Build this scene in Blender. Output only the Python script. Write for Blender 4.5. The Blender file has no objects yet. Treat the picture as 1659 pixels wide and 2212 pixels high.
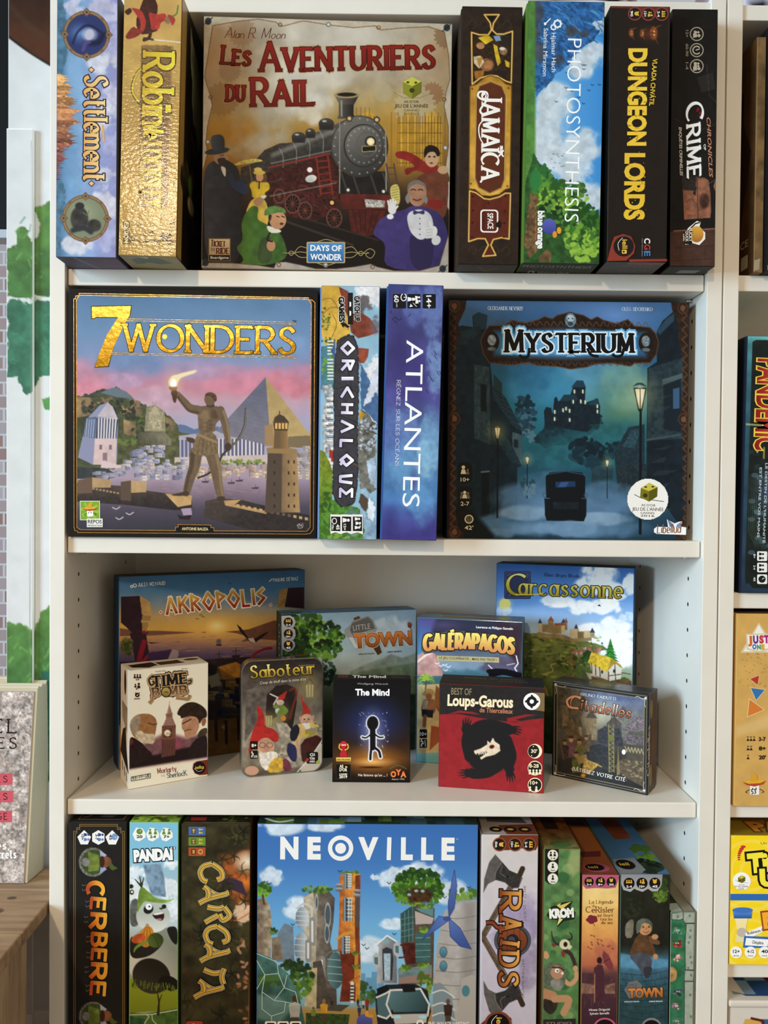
import bpy,bmesh,math,random
import numpy as np
from mathutils import Vector,Matrix

# ------------------------------------------------------------------ camera, world, lights, exposure
C = bpy.context.scene
COL = C.collection
ZO = 1.4257            # height of the surveyed origin above the shop floor
FPX,IMW,IMH = 1700.0,1659.0,2212.0
CAM = (0.37324,-0.93589,0.00369 + ZO)
YAW,PITCH,ROLL = 0.006,-0.01681,0.00819

cd = bpy.data.cameras.new('camera')
cam = bpy.data.objects.new('camera',cd)
COL.objects.link(cam)
fw = Vector((math.sin(YAW) * math.cos(PITCH),math.cos(YAW) * math.cos(PITCH),math.sin(PITCH)))
r0 = Vector((math.cos(YAW),-math.sin(YAW),0))
u0 = r0.cross(fw)
rt = r0 * math.cos(ROLL) + u0 * math.sin(ROLL)
up = u0 * math.cos(ROLL) - r0 * math.sin(ROLL)
cam.matrix_world = Matrix(((rt.x,up.x,-fw.x,CAM[0]),(rt.y,up.y,-fw.y,CAM[1]),(rt.z,up.z,-fw.z,CAM[2]),(0,0,0,1)))
cd.sensor_fit = 'VERTICAL'
cd.sensor_height = 24.0
cd.lens = FPX / IMH * 24.0
cd.clip_start = 0.02
cd.clip_end = 50
C.camera = cam

wd = bpy.data.worlds.new('room_ambient')
C.world = wd
wd.use_nodes = True
wd.node_tree.nodes['Background'].inputs[0].default_value = (0.52,0.45,0.355,1)
wd.node_tree.nodes['Background'].inputs[1].default_value = 1.12

def area(name,loc,target,size,size_y,power,color):
 l = bpy.data.lights.new(name,'AREA')
 l.shape = 'RECTANGLE'
 l.size,l.size_y,l.energy,l.color = size,size_y,power,color
 o = bpy.data.objects.new(name,l)
 COL.objects.link(o)
 o.location = loc
 d = Vector(target) - Vector(loc)
 o.rotation_euler = d.to_track_quat('-Z','Y').to_euler()
 return o

sl = bpy.data.lights.new('ceiling_spot_light','SPOT')
sl.energy,sl.color,sl.shadow_soft_size,sl.spot_size,sl.spot_blend = 370,(1.0,0.76,0.50),0.12,math.radians(36),1.0
so = bpy.data.objects.new('ceiling_spot_light',sl)
COL.objects.link(so)
so.location = (-1.20,-4.90,ZO + 2.15)
so.rotation_euler = (Vector((0.55,0.0,ZO - 0.80)) - so.location).to_track_quat('-Z','Y').to_euler()
area('shop_window_light',(-4.30,-2.55,ZO + 0.85),(0.4,0.0,ZO),1.4,2.2,360,(0.52,0.77,1.0))

C.view_settings.view_transform = 'Standard'
C.view_settings.look = 'None'
C.view_settings.exposure = 0.0
C.view_settings.gamma = 1.0
C.view_settings.use_curve_mapping = False
C.cycles.max_bounces = 6
C.cycles.use_denoising = True

# ------------------------------------------------------------------ materials
def principled(name,color=(1,1,1),rough=0.5,metal=0.0,coat=0.0,spec=0.5):
 m = bpy.data.materials.new(name)
 m.use_nodes = True
 n = m.node_tree.nodes['Principled BSDF']
 n.inputs['Base Color'].default_value = (*color,1)
 n.inputs['Roughness'].default_value = rough
 n.inputs['Metallic'].default_value = metal
 n.inputs['Coat Weight'].default_value = coat
 n.inputs['Specular IOR Level'].default_value = spec
 return m

def noisy(m,c1,c2,scale,detail=4,stretch=(1,1,1),bump=0.0,lo=0.35,hi=0.65):
 nt = m.node_tree
 b = nt.nodes['Principled BSDF']
 tc = nt.nodes.new('ShaderNodeTexCoord')
 mp = nt.nodes.new('ShaderNodeMapping')
 mp.inputs['Scale'].default_value = stretch
 nz = nt.nodes.new('ShaderNodeTexNoise')
 nz.inputs['Scale'].default_value = scale
 nz.inputs['Detail'].default_value = detail
 cr = nt.nodes.new('ShaderNodeValToRGB')
 cr.color_ramp.elements[0].position,cr.color_ramp.elements[0].color = lo,(*c1,1)
 cr.color_ramp.elements[1].position,cr.color_ramp.elements[1].color = hi,(*c2,1)
 nt.links.new(tc.outputs['Object'],mp.inputs[0])
 nt.links.new(mp.outputs[0],nz.inputs[0])
 nt.links.new(nz.outputs[0],cr.inputs[0])
 nt.links.new(cr.outputs[0],b.inputs['Base Color'])
 if bump:
  bp = nt.nodes.new('ShaderNodeBump')
  bp.inputs['Strength'].default_value = bump
  bp.inputs['Distance'].default_value = 0.002
  nt.links.new(nz.outputs[0],bp.inputs['Height'])
  nt.links.new(bp.outputs[0],b.inputs['Normal'])
 return m

def print_material(name,rough=0.42,coat=0.25,bump=0.0,bscale=120.0,bdist=0.001,coat_rough=0.12,stretch=(1,1,1)):
 """Ink on card: colour attribute for the inks, its alpha for hot-stamped foil, a fine noise for the paper."""
 m = principled(name,(1,1,1),rough,0,coat,0.14)
 nt = m.node_tree
 b = nt.nodes['Principled BSDF']
 b.inputs['Coat Roughness'].default_value = coat_rough
 at = nt.nodes.new('ShaderNodeAttribute')
 at.attribute_name = 'Ink'
 tc = nt.nodes.new('ShaderNodeTexCoord')
 nz = nt.nodes.new('ShaderNodeTexNoise')
 nz.inputs['Scale'].default_value = 900.0
 nt.links.new(tc.outputs['Object'],nz.inputs[0])
 mr = nt.nodes.new('ShaderNodeMapRange')
 mr.inputs[3].default_value,mr.inputs[4].default_value = 0.96,1.04
 nt.links.new(nz.outputs[0],mr.inputs[0])
 mx = nt.nodes.new('ShaderNodeVectorMath')
 mx.operation = 'SCALE'
 nt.links.new(at.outputs['Color'],mx.inputs[0])
 nt.links.new(mr.outputs[0],mx.inputs['Scale'])
 nt.links.new(mx.outputs[0],b.inputs['Base Color'])
 nt.links.new(at.outputs['Alpha'],b.inputs['Metallic'])
 r2 = nt.nodes.new('ShaderNodeMapRange')
 r2.inputs[3].default_value,r2.inputs[4].default_value = rough,0.30
 nt.links.new(at.outputs['Alpha'],r2.inputs[0])
 nt.links.new(r2.outputs[0],b.inputs['Roughness'])
 mp = nt.nodes.new('ShaderNodeMapping')
 mp.inputs['Scale'].default_value = stretch
 nt.links.new(tc.outputs['Object'],mp.inputs[0])
 n2 = nt.nodes.new('ShaderNodeTexNoise')
 n2.inputs['Scale'].default_value = bscale
 n2.inputs['Detail'].default_value = 3
 nt.links.new(mp.outputs[0],n2.inputs[0])
 bp = nt.nodes.new('ShaderNodeBump')
 bp.inputs['Distance'].default_value = bdist
 if bump:
  bp.inputs['Strength'].default_value = bump
 else:
  ml = nt.nodes.new('ShaderNodeMath')
  ml.operation = 'MULTIPLY'
  ml.inputs[1].default_value = 0.5
  nt.links.new(at.outputs['Alpha'],ml.inputs[0])
  nt.links.new(ml.outputs[0],bp.inputs['Strength'])
 nt.links.new(n2.outputs[0],bp.inputs['Height'])
 nt.links.new(bp.outputs[0],b.inputs['Normal'])
 if bump:
  nt.links.new(bp.outputs[0],b.inputs['Coat Normal'])
 return m

M_PRINT = print_material('printed_card',0.55,0.0)
M_MATTE = print_material('matte_printed_card',0.6,0.0)
M_GLOSS = print_material('laminated_printed_card',0.42,0.25,coat_rough=0.1)
M_WAVY = print_material('wavy_laminated_card',0.42,0.35,0.22,170.0,0.0012,0.12,stretch=(1.0,1.0,1.7))
M_PAINT = print_material('brushed_wall_paint',0.45,0.1)
M_WHITE = noisy(principled('white_foil_board',(0.8,0.78,0.74),0.38),(0.785,0.74,0.65),(0.81,0.765,0.675),30)
M_DARK = principled('drilled_hole',(0.01,0.01,0.01),0.8)
M_STEEL = principled('nickel_steel',(0.6,0.6,0.6),0.25,1.0)
M_GREYCARD = noisy(principled('grey_card',(0.3,0.3,0.3),0.8),(0.28,0.27,0.26),(0.34,0.33,0.31),200)

# ------------------------------------------------------------------ scene helpers
def tag(o,label=None,cat=None,group=None,kind=None):
 for k,v in (('label',label),('category',cat),('group',group),('kind',kind)):
  if v:
   o[k] = v
 return o

def link(name,me,mats,parent=None):
 for m in mats:
  me.materials.append(m)
 o = bpy.data.objects.new(name,me)
 COL.objects.link(o)
 if parent is not None:
  o.parent = parent
 return o

def empty(name,loc,rz=0.0,ry=0.0,rx=0.0):
 o = bpy.data.objects.new(name,None)
 COL.objects.link(o)
 o.empty_display_size = 0.02
 o.rotation_mode = 'XYZ'
 o.location = loc
 o.rotation_euler = (rx,ry,rz)
 return o

def lin(c):
 c = np.asarray(c,float)
 return np.where(c <= 0.04045,c / 12.92,((np.clip(c,0,9) + 0.055) / 1.055) ** 2.4)

def rgb(c):
 if isinstance(c,str):
  c = c.lstrip('#')
  if len(c) == 3:
   c = ''.join(x * 2 for x in c)
  return np.array([int(c[i:i + 2],16) / 255 for i in (0,2,4)])
 return np.array(c[:3],float)

class MB:
 """Collects vertices, faces, ink colours and material slots of ONE mesh."""

 def __init__(s):
  s.v,s.c,s.f,s.m,s.n = [],[],[],[],0
  s.grids = []

 def add(s,verts,faces,cols,mat=0):
  s.v.append(np.asarray(verts,float))
  cols = np.asarray(cols,float)
  if cols.ndim == 1:
   cols = np.tile(cols,(len(verts),1))
  s.c.append(cols)
  n = s.n
  for f in faces:
   s.f.append([i + n for i in f])
   s.m.append(mat)
  s.n += len(verts)

 def add_quads(s,verts,quads,cols,mat=0):
  s.v.append(verts)
  s.c.append(cols)
  s.grids.append((quads + s.n,mat))
  s.n += len(verts)

 def box(s,x0,x1,y0,y1,z0,z1,col,mat=0,bev=0.0008,face_cols=None):
  bm = bmesh.new()
  bmesh.ops.create_cube(bm,size=1)
  for v in bm.verts:
   v.co = Vector(((x0 + x1) / 2 + v.co.x * (x1 - x0),(y0 + y1) / 2 + v.co.y * (y1 - y0),(z0 + z1) / 2 + v.co.z * (z1 - z0)))
  if bev:
   bmesh.ops.bevel(bm,geom=bm.edges[:],offset=bev,segments=2,affect='EDGES',profile=0.6)
  bm.normal_update()
  base = np.append(lin(rgb(col)),0)
  fc = {k: np.append(lin(rgb(v)),0) for k,v in (face_cols or {}).items()}
  for f in bm.faces:
   nn = f.normal
   ax = max(range(3),key=lambda i: abs(nn[i]))
   key = ('left','front','bottom')[ax] if nn[ax] < 0 else ('right','back','top')[ax]
   cc = fc.get(key,base)
   s.add([v.co[:] for v in f.verts],[range(len(f.verts))],cc,mat)
  bm.free()

 def build(s,name,mats,parent=None,smooth=False):
  me = bpy.data.meshes.new(name)
  V = np.vstack(s.v)
  Cc = np.vstack(s.c)
  loops,starts,mi = [],[],[]
  pos = 0
  if s.f:
   tot = np.array([len(f) for f in s.f])
   loops.append(np.concatenate([np.array(f) for f in s.f]))
   st = np.concatenate(([0],np.cumsum(tot)[:-1]))
   starts.append(st)
   mi.append(np.array(s.m))
   pos = int(tot.sum())
  for q,mt in s.grids:
   loops.append(q.ravel())
   starts.append(pos + np.arange(len(q)) * 4)
   mi.append(np.full(len(q),mt))
   pos += q.size
  L,S,MI = np.concatenate(loops),np.concatenate(starts),np.concatenate(mi)
  me.vertices.add(len(V))
  me.vertices.foreach_set('co',V.ravel())
  me.loops.add(len(L))
  me.loops.foreach_set('vertex_index',L.astype(np.int32))
  me.polygons.add(len(S))
  me.polygons.foreach_set('loop_start',S.astype(np.int32))
  me.polygons.foreach_set('material_index',MI.astype(np.int32))
  at = me.color_attributes.new('Ink','FLOAT_COLOR','POINT')
  at.data.foreach_set('color',np.clip(Cc,0,1).astype(np.float32).ravel())
  me.update(calc_edges=True)
  me.polygons.foreach_set('use_smooth',np.full(len(S),smooth))
  me.validate()
  return link(name,me,mats,parent)

# ------------------------------------------------------------------ value noise
_rs = np.random.RandomState(7)
_T = _rs.rand(256,256)

def vnoise(x,y,seed=0):
 x = x + seed * 37.13
 y = y + seed * 91.7
 xi,yi = np.floor(x).astype(int),np.floor(y).astype(int)
 fx,fy = x - xi,y - yi
 fx = fx * fx * (3 - 2 * fx)
 fy = fy * fy * (3 - 2 * fy)
 g = lambda a,b: _T[a & 255,b & 255]
 return (g(xi,yi) * (1 - fx) + g(xi + 1,yi) * fx) * (1 - fy) + (g(xi,yi + 1) * (1 - fx) + g(xi + 1,yi + 1) * fx) * fy

def fbm(x,y,scale=40.0,octv=4,seed=0):
 t,a,n = 0,0.5,0
 x,y = x / scale,y / scale
 for k in range(octv):
  t = t + a * vnoise(x,y,seed + k)
  n += a
  a *= 0.5
  x,y = x * 2,y * 2
 return t / n

def sstep(d,w):
 t = np.clip(0.5 + d / (2 * w),0,1)
 return t * t * (3 - 2 * t)

# ------------------------------------------------------------------ stroke alphabet (own drawing)
def _e(cx,cy,rx,ry,a0,a1,n=18):
 return [(cx + rx * math.cos(math.radians(a0 + (a1 - a0) * i / n)),cy + ry * math.sin(math.radians(a0 + (a1 - a0) * i / n))) for i in range(n + 1)]

def _sp(*p):
 out = []
 q = [p[0]] + list(p) + [p[-1]]
 for i in range(1,len(q) - 2):
  for k in range(6):
   t = k / 6
   out.append(tuple(0.5 * ((2 * q[i][j]) + (-q[i - 1][j] + q[i + 1][j]) * t + (2 * q[i - 1][j] - 5 * q[i][j] + 4 * q[i + 1][j] - q[i + 2][j]) * t * t + (-q[i - 1][j] + 3 * q[i][j] - 3 * q[i + 1][j] + q[i + 2][j]) * t ** 3) for j in (0,1)))
 out.append(p[-1])
 return out

def _l(*p):
 return list(p)

G = {
 'A': (.76,[_l((0,0),(.38,1)),_l((.38,1),(.76,0)),_l((.15,.34),(.61,.34))]),
 'B': (.58,[_l((0,0),(0,1)),_l((0,1),(.28,1)) + _e(.28,.76,.24,.24,90,-90)[1:] + [(0,.52)],_l((.2,.52),(.3,.52)) + _e(.3,.26,.28,.26,90,-90)[1:] + [(0,0)]]),
 'C': (.76,[_e(.44,.5,.44,.5,48,312,28)]),
 'D': (.72,[_l((0,0),(0,1)),_l((0,1),(.25,1)) + _e(.25,.5,.47,.5,90,-90,26)[1:] + [(0,0)]]),
 'E': (.52,[_l((0,0),(0,1)),_l((0,1),(.52,1)),_l((0,.52),(.42,.52)),_l((0,0),(.52,0))]),
 'F': (.5,[_l((0,0),(0,1)),_l((0,1),(.5,1)),_l((0,.52),(.4,.52))]),
 'G': (.8,[_e(.44,.5,.44,.5,48,325,28),_l((.8,.45),(.5,.45)),_l((.8,.45),(.8,.2))]),
 'H': (.68,[_l((0,0),(0,1)),_l((.68,0),(.68,1)),_l((0,.52),(.68,.52))]),
 'I': (.06,[_l((.03,0),(.03,1))]),
 'J': (.4,[_l((.36,1),(.36,.25)) + _e(.14,.22,.22,.22,0,-160,12)]),
 'K': (.64,[_l((0,0),(0,1)),_l((0,.4),(.58,1)),_l((.2,.6),(.64,0))]),
 'L': (.5,[_l((0,0),(0,1)),_l((0,0),(.5,0))]),
 'M': (.9,[_l((.06,0),(.1,1)),_l((.1,1),(.45,.12)),_l((.45,.12),(.8,1)),_l((.8,1),(.84,0))]),
 'N': (.7,[_l((0,0),(0,1)),_l((0,1),(.7,0)),_l((.7,0),(.7,1))]),
 'O': (.88,[_e(.44,.5,.44,.5,0,360,36)]),
 'P': (.56,[_l((0,0),(0,1)),_l((0,1),(.28,1)) + _e(.28,.73,.28,.27,90,-90)[1:] + [(0,.46)]]),
 'Q': (.88,[_e(.44,.5,.44,.5,0,360,36),_l((.5,.28),(.9,-.1))]),
 'R': (.62,[_l((0,0),(0,1)),_l((0,1),(.28,1)) + _e(.28,.74,.28,.26,90,-90)[1:] + [(0,.48)],_l((.26,.48),(.62,0))]),
 'S': (.52,[_sp((.5,.82),(.38,.97),(.2,.98),(.06,.86),(.06,.68),(.2,.56),(.38,.45),(.5,.3),(.46,.1),(.28,.01),(.1,.04),(.0,.18))]),
 'T': (.64,[_l((.32,0),(.32,1)),_l((0,1),(.64,1))]),
 'U': (.66,[_l((0,1),(0,.33)) + _e(.33,.33,.33,.33,180,360,20)[1:] + [(.66,1)]]),
 'V': (.72,[_l((0,1),(.36,0)),_l((.36,0),(.72,1))]),
 'W': (1.05,[_l((0,1),(.26,0)),_l((.26,0),(.52,1)),_l((.52,1),(.79,0)),_l((.79,0),(1.05,1))]),
 'X': (.68,[_l((0,1),(.68,0)),_l((0,0),(.68,1))]),
 'Y': (.7,[_l((0,1),(.35,.48)),_l((.35,.48),(.7,1)),_l((.35,.48),(.35,0))]),
 'Z': (.62,[_l((0,1),(.62,1)),_l((.62,1),(0,0)),_l((0,0),(.62,0))]),
 'a': (.5,[_e(.24,.3,.24,.3,0,360,24),_l((.5,.6),(.5,0))]),
 'b': (.5,[_l((0,1),(0,0)),_e(.26,.3,.24,.3,0,360,24)]),
 'c': (.46,[_e(.26,.3,.26,.3,45,315,20)]),
 'd': (.5,[_e(.24,.3,.24,.3,0,360,24),_l((.5,1),(.5,0))]),
 'e': (.5,[[(0.02,.31),(.5,.31)] + _e(.26,.3,.24,.3,3,315,22)]),
 'f': (.3,[_l((.12,0),(.12,.8)) + _e(.28,.8,.16,.2,180,60,8),_l((0,.6),(.28,.6))]),
 'g': (.5,[_e(.24,.3,.24,.3,0,360,24),_l((.5,.6),(.5,-.1)) + _e(.26,-.1,.24,.22,0,-140,10)]),
 'h': (.48,[_l((0,1),(0,0)),_l((0,.36)) + _e(.24,.36,.24,.24,180,0,12) + [(.48,0)]]),
 'i': (.06,[_l((.03,.6),(.03,0)),_l((.03,.8),(.03,.9))]),
 'j': (.2,[_l((.17,.6),(.17,-.12)) + _e(.02,-.12,.15,.15,0,-120,6),_l((.17,.8),(.17,.9))]),
 'l': (.06,[_l((.03,1),(.03,0))]),
 'm': (.8,[_l((0,.6),(0,0)),_l((0,.36)) + _e(.2,.38,.2,.22,180,0,10) + [(.4,0)],_l((.4,.36)) + _e(.6,.38,.2,.22,180,0,10) + [(.8,0)]]),
 'n': (.46,[_l((0,.6),(0,0)),_l((0,.34)) + _e(.23,.36,.23,.24,180,0,12) + [(.46,0)]]),
 'o': (.52,[_e(.26,.3,.26,.3,0,360,26)]),
 'p': (.5,[_l((0,.6),(0,-.35)),_e(.26,.3,.24,.3,0,360,24)]),
 'q': (.5,[_e(.24,.3,.24,.3,0,360,24),_l((.5,.6),(.5,-.35))]),
 'r': (.32,[_l((0,.6),(0,0)),_l((0,.34)) + _e(.24,.34,.24,.25,180,60,8)]),
 's': (.38,[_sp((.36,.49),(.22,.6),(.04,.5),(.08,.38),(.3,.25),(.36,.12),(.2,0),(.01,.1))]),
 't': (.34,[_l((.12,.88),(.12,.18)) + _e(.28,.18,.16,.18,180,300,8),_l((0,.6),(.32,.6))]),
 'u': (.46,[_l((0,.6),(0,.24)) + _e(.23,.24,.23,.24,180,360,12)[1:] + [(.46,.6)],_l((.46,.3),(.46,0))]),
 'v': (.46,[_l((0,.6),(.23,0)),_l((.23,0),(.46,.6))]),
 'x': (.44,[_l((0,.6),(.44,0)),_l((0,0),(.44,.6))]),
 'y': (.46,[_l((0,.6),(.23,0)),_l((.46,.6),(.1,-.34))]),
 'z': (.4,[_l((0,.6),(.4,.6)),_l((.4,.6),(0,0)),_l((0,0),(.4,0))]),
 'w': (.7,[_l((0,.6),(.18,0)),_l((.18,0),(.35,.6)),_l((.35,.6),(.52,0)),_l((.52,0),(.7,.6))]),
 '.': (.06,[_l((.03,0),(.03,.07))]),',': (.08,[_l((.06,.06),(0,-.14))]),"'": (.06,[_l((.03,.85),(.03,1))]),
 '-': (.3,[_l((0,.36),(.3,.36))]),'!': (.06,[_l((.03,.3),(.03,1)),_l((.03,0),(.03,.08))]),
 '*': (.2,[_l((.1,.36),(.1,.5))]),' ': (.3,[]),
 '7': (.6,[_l((0,1),(.6,1)),_l((.6,1),(.14,0))]),
}
GREEK = dict(G)
GREEK.update({
 'O': (.8,[_l((.4,0),(.02,.5)),_l((.02,.5),(.4,1)),_l((.4,1),(.78,.5)),_l((.78,.5),(.4,0))]),
 'Q': (.8,[_l((.4,0),(.02,.5)),_l((.02,.5),(.4,1)),_l((.4,1),(.78,.5)),_l((.78,.5),(.4,0)),_l((.4,.3),(.75,-.02))]),
 'C': (.5,[_l((.5,1),(0,.5)),_l((0,.5),(.5,0))]),
 'R': (.56,[_l((0,0),(0,1)),_l((0,1),(.5,.72)),_l((.5,.72),(.05,.45)),_l((.15,.5),(.56,0))]),
 'P': (.5,[_l((.05,0),(0,1)),_l((0,1),(.5,.72)),_l((.5,.72),(.03,.42))]),
 'S': (.5,[_l((.5,1),(.05,.68)),_l((.05,.68),(.48,.4)),_l((.48,.4),(0,0))]),
 'V': (.6,[_l((0,1),(.12,0)),_l((.12,0),(.5,0)),_l((.5,0),(.6,1))]),
 'E': (.62,[_l((.6,1),(0,1)),_l((0,1),(.34,.5)),_l((.34,.5),(0,0)),_l((0,0),(.62,0))]),
 '^': (.7,[_l((0,0),(.35,1)),_l((.35,1),(.7,0))]),
 'A': (.72,[_l((0,0),(.36,1)),_l((.36,1),(.72,0)),_l((.32,.2),(.4,.28))]),
})
ACC = {'É': 'E/','È': 'E\\','Ê': 'E^','é': 'e/','è': 'e\\','ï': 'i"','Ï': 'I"','Î': 'I^','Â': 'A^','ü': 'u"'}

class Art:
 """Printed artwork on one face of a box: a fine grid of ink colours painted first, lettering and crisp shapes laid on top."""

 def __init__(s,mb,frame,corners,mat=0,px=1.35,scale=3.0,gain=1.0,inset=0.0007,mask=None,lift=0.00008):
  s.mb,s.mat,s.gain,s.mask,s.inset = mb,mat,gain,mask,inset
  s.round = 0        # how often painted outlines are corner-cut, for organic shapes
  s.O,s.U,s.V = [np.asarray(a,float) for a in frame]
  s.N = np.cross(s.V,s.U)
  s.N = s.N / np.linalg.norm(s.N)
  s.lift,s.z = lift,lift + 3e-5
  src = np.array([(0,0),(1,0),(1,1),(0,1)],float)
  dst = np.array(corners,float)
  s.H = s._hom(src,dst)
  s.Hi = np.linalg.inv(s.H)
  s.scale = scale
  wpx = np.hypot(*(dst[1] - dst[0]))
  hpx = np.hypot(*(dst[3] - dst[0]))
  step = px * scale
  s.step = step
  s.nx,s.ny = max(2,int(wpx / step)),max(2,int(hpx / step))
  uu,vv = np.meshgrid(np.linspace(0,1,s.nx + 1),np.linspace(0,1,s.ny + 1))
  s.uu,s.vv = uu,vv
  s.X,s.Y = s.p(uu,vv)
  s.img = np.zeros(uu.shape + (4,))
  s.x0,s.x1 = dst[:,0].min(),dst[:,0].max()
  s.y0,s.y1 = dst[:,1].min(),dst[:,1].max()

 @staticmethod
 def _hom(a,b):
  A,y = [],[]
  for (u,v),(x,z) in zip(a,b):
   A.append([u,v,1,0,0,0,-u * x,-v * x]); y.append(x)
   A.append([0,0,0,u,v,1,-u * z,-v * z]); y.append(z)
  return np.append(np.linalg.solve(np.array(A),np.array(y)),1).reshape(3,3)

 def p(s,u,v):
  h = s.H
  w = h[2,0] * u + h[2,1] * v + 1
  return (h[0,0] * u + h[0,1] * v + h[0,2]) / w,(h[1,0] * u + h[1,1] * v + h[1,2]) / w

 def uv(s,x,y):
  h = s.Hi
  w = h[2,0] * x + h[2,1] * y + h[2,2]
  return (h[0,0] * x + h[0,1] * y + h[0,2]) / w,(h[1,0] * x + h[1,1] * y + h[1,2]) / w

 # ---- painting on the grid
 def _win(s,xa,xb,ya,yb):
  u,v = s.uv(np.array([xa,xb,xb,xa],float),np.array([ya,ya,yb,yb],float))
  i0,i1 = max(0,int(u.min() * s.nx) - 1),min(s.nx + 1,int(u.max() * s.nx) + 3)
  j0,j1 = max(0,int(v.min() * s.ny) - 1),min(s.ny + 1,int(v.max() * s.ny) + 3)
  if i1 <= i0 or j1 <= j0:
   return None
  return slice(j0,j1),slice(i0,i1)

 def _col(s,col,X,Y,grad,tex,ts,seed):
  c = np.ones(X.shape + (3,)) * rgb(col)
  if grad is not None:
   c2,(ax,ay),(bx,by) = grad
   t = ((X - ax) * (bx - ax) + (Y - ay) * (by - ay)) / max(1e-6,(bx - ax) ** 2 + (by - ay) ** 2)
   t = np.clip(t,0,1)[...,None]
   c = c * (1 - t) + rgb(c2) * t
  if tex:
   c = c * (1 + tex * 2 * (fbm(X,Y,ts,4,seed) - 0.5))[...,None]
  return c

 def _mix(s,w,c,a,foil):
  a = np.clip(a,0,1)[...,None]
  s.img[w][...,:3] = s.img[w][...,:3] * (1 - a) + c * a
  s.img[w][...,3:] = s.img[w][...,3:] * (1 - a) + foil * a

 def fill(s,col,grad=None,tex=0,ts=60,seed=1):
  s.img[...,:3] = s._col(col,s.X,s.Y,grad,tex,ts,seed)

 def vgrad(s,*stops,tex=0,ts=80,seed=2,axis='y',wob=0):
  t = (s.Y if axis == 'y' else s.X)
  if wob:
   t = t + wob * 2 * (fbm(s.X,s.Y,ts * 1.5,4,seed + 9) - 0.5)
  k = np.array([a for a,_ in stops],float)
  cs = np.array([rgb(c) for _,c in stops])
  o = np.argsort(k)
  c = np.stack([np.interp(t,k[o],cs[o,i]) for i in range(3)],-1)
  if tex:
   c = c * (1 + tex * 2 * (fbm(s.X,s.Y,ts,5,seed) - 0.5))[...,None]
  s.img[...,:3] = c

 def mott(s,amp=0.25,ts=30,seed=4,tint=None):
  n = 2 * (fbm(s.X,s.Y,ts,5,seed) - 0.5)
  if tint is None:
   s.img[...,:3] *= np.clip(1 + amp * n,0,2)[...,None]
  else:
   a = np.clip(n * 2.2,0,1)[...,None] * amp
   s.img[...,:3] = s.img[...,:3] * (1 - a) + rgb(tint) * a

 def poly(s,pts,col,a=1.0,soft=None,grad=None,tex=0,ts=40,seed=3,foil=0.0,wob=0,wts=25):
  soft = max(s.step * 0.55,soft or 0)
  P = np.array(pts,float)
  for _ in range(s.round):
   Q = np.roll(P,-1,0)
   P = np.stack([P * .78 + Q * .22,P * .22 + Q * .78],1).reshape(-1,2)
  pad = soft + wob
  w = s._win(P[:,0].min() - pad,P[:,0].max() + pad,P[:,1].min() - pad,P[:,1].max() + pad)
  if w is None:
   return
  X,Y = s.X[w],s.Y[w]
  if wob:
   n1,n2 = fbm(X,Y,wts,3,seed + 20) - 0.5,fbm(X,Y,wts,3,seed + 40) - 0.5
   Xd,Yd = X + n1 * 2 * wob,Y + n2 * 2 * wob
  else:
   Xd,Yd = X,Y
  d = np.full(X.shape,1e18)
  ins = np.zeros(X.shape,bool)
  n = len(P)
  for i in range(n):
   ax,ay = P[i]
   bx,by = P[(i + 1) % n]
   ex,ey = bx - ax,by - ay
   L = ex * ex + ey * ey + 1e-12
   t = np.clip(((Xd - ax) * ex + (Yd - ay) * ey) / L,0,1)
   d = np.minimum(d,(Xd - ax - t * ex) ** 2 + (Yd - ay - t * ey) ** 2)
   if ay != by:
    c = ((ay > Yd) != (by > Yd)) & (Xd < (bx - ax) * (Yd - ay) / (by - ay) + ax)
    ins ^= c
  sd = np.sqrt(d) * np.where(ins,1,-1)
  s._mix(w,s._col(col,X,Y,grad,tex,ts,seed),sstep(sd,soft) * a,foil)

 def ell(s,cx,cy,rx,ry,col,a=1.0,soft=None,rot=0.0,grad=None,tex=0,ts=40,seed=3,foil=0.0,ring=None):
  soft = max(s.step * 0.55,soft or 0)
  R = max(rx,ry) + soft
  w = s._win(cx - R,cx + R,cy - R,cy + R)
  if w is None:
   return
  X,Y = s.X[w],s.Y[w]
  c_,s_ = math.cos(math.radians(rot)),math.sin(math.radians(rot))
  dx,dy = X - cx,Y - cy
  a1,b1 = (dx * c_ + dy * s_) / rx,(-dx * s_ + dy * c_) / ry
  r = np.sqrt(a1 * a1 + b1 * b1)
  sd = (1 - r) * min(rx,ry)
  al = sstep(sd,soft)
  if ring:
   al = al * sstep(ring - sd,soft)
  s._mix(w,s._col(col,X,Y,grad,tex,ts,seed),al * a,foil)

 def glow(s,cx,cy,rx,ry,col,a=1.0,pw=1.5,rot=0.0):
  R = max(rx,ry) * 1.05
  w = s._win(cx - R,cx + R,cy - R,cy + R)
  if w is None:
   return
  X,Y = s.X[w],s.Y[w]
  c_,s_ = math.cos(math.radians(rot)),math.sin(math.radians(rot))
  dx,dy = X - cx,Y - cy
  r = np.sqrt(((dx * c_ + dy * s_) / rx) ** 2 + ((-dx * s_ + dy * c_) / ry) ** 2)
  s._mix(w,np.ones(X.shape + (3,)) * rgb(col),np.clip(1 - r,0,1) ** pw * a,0)

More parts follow.
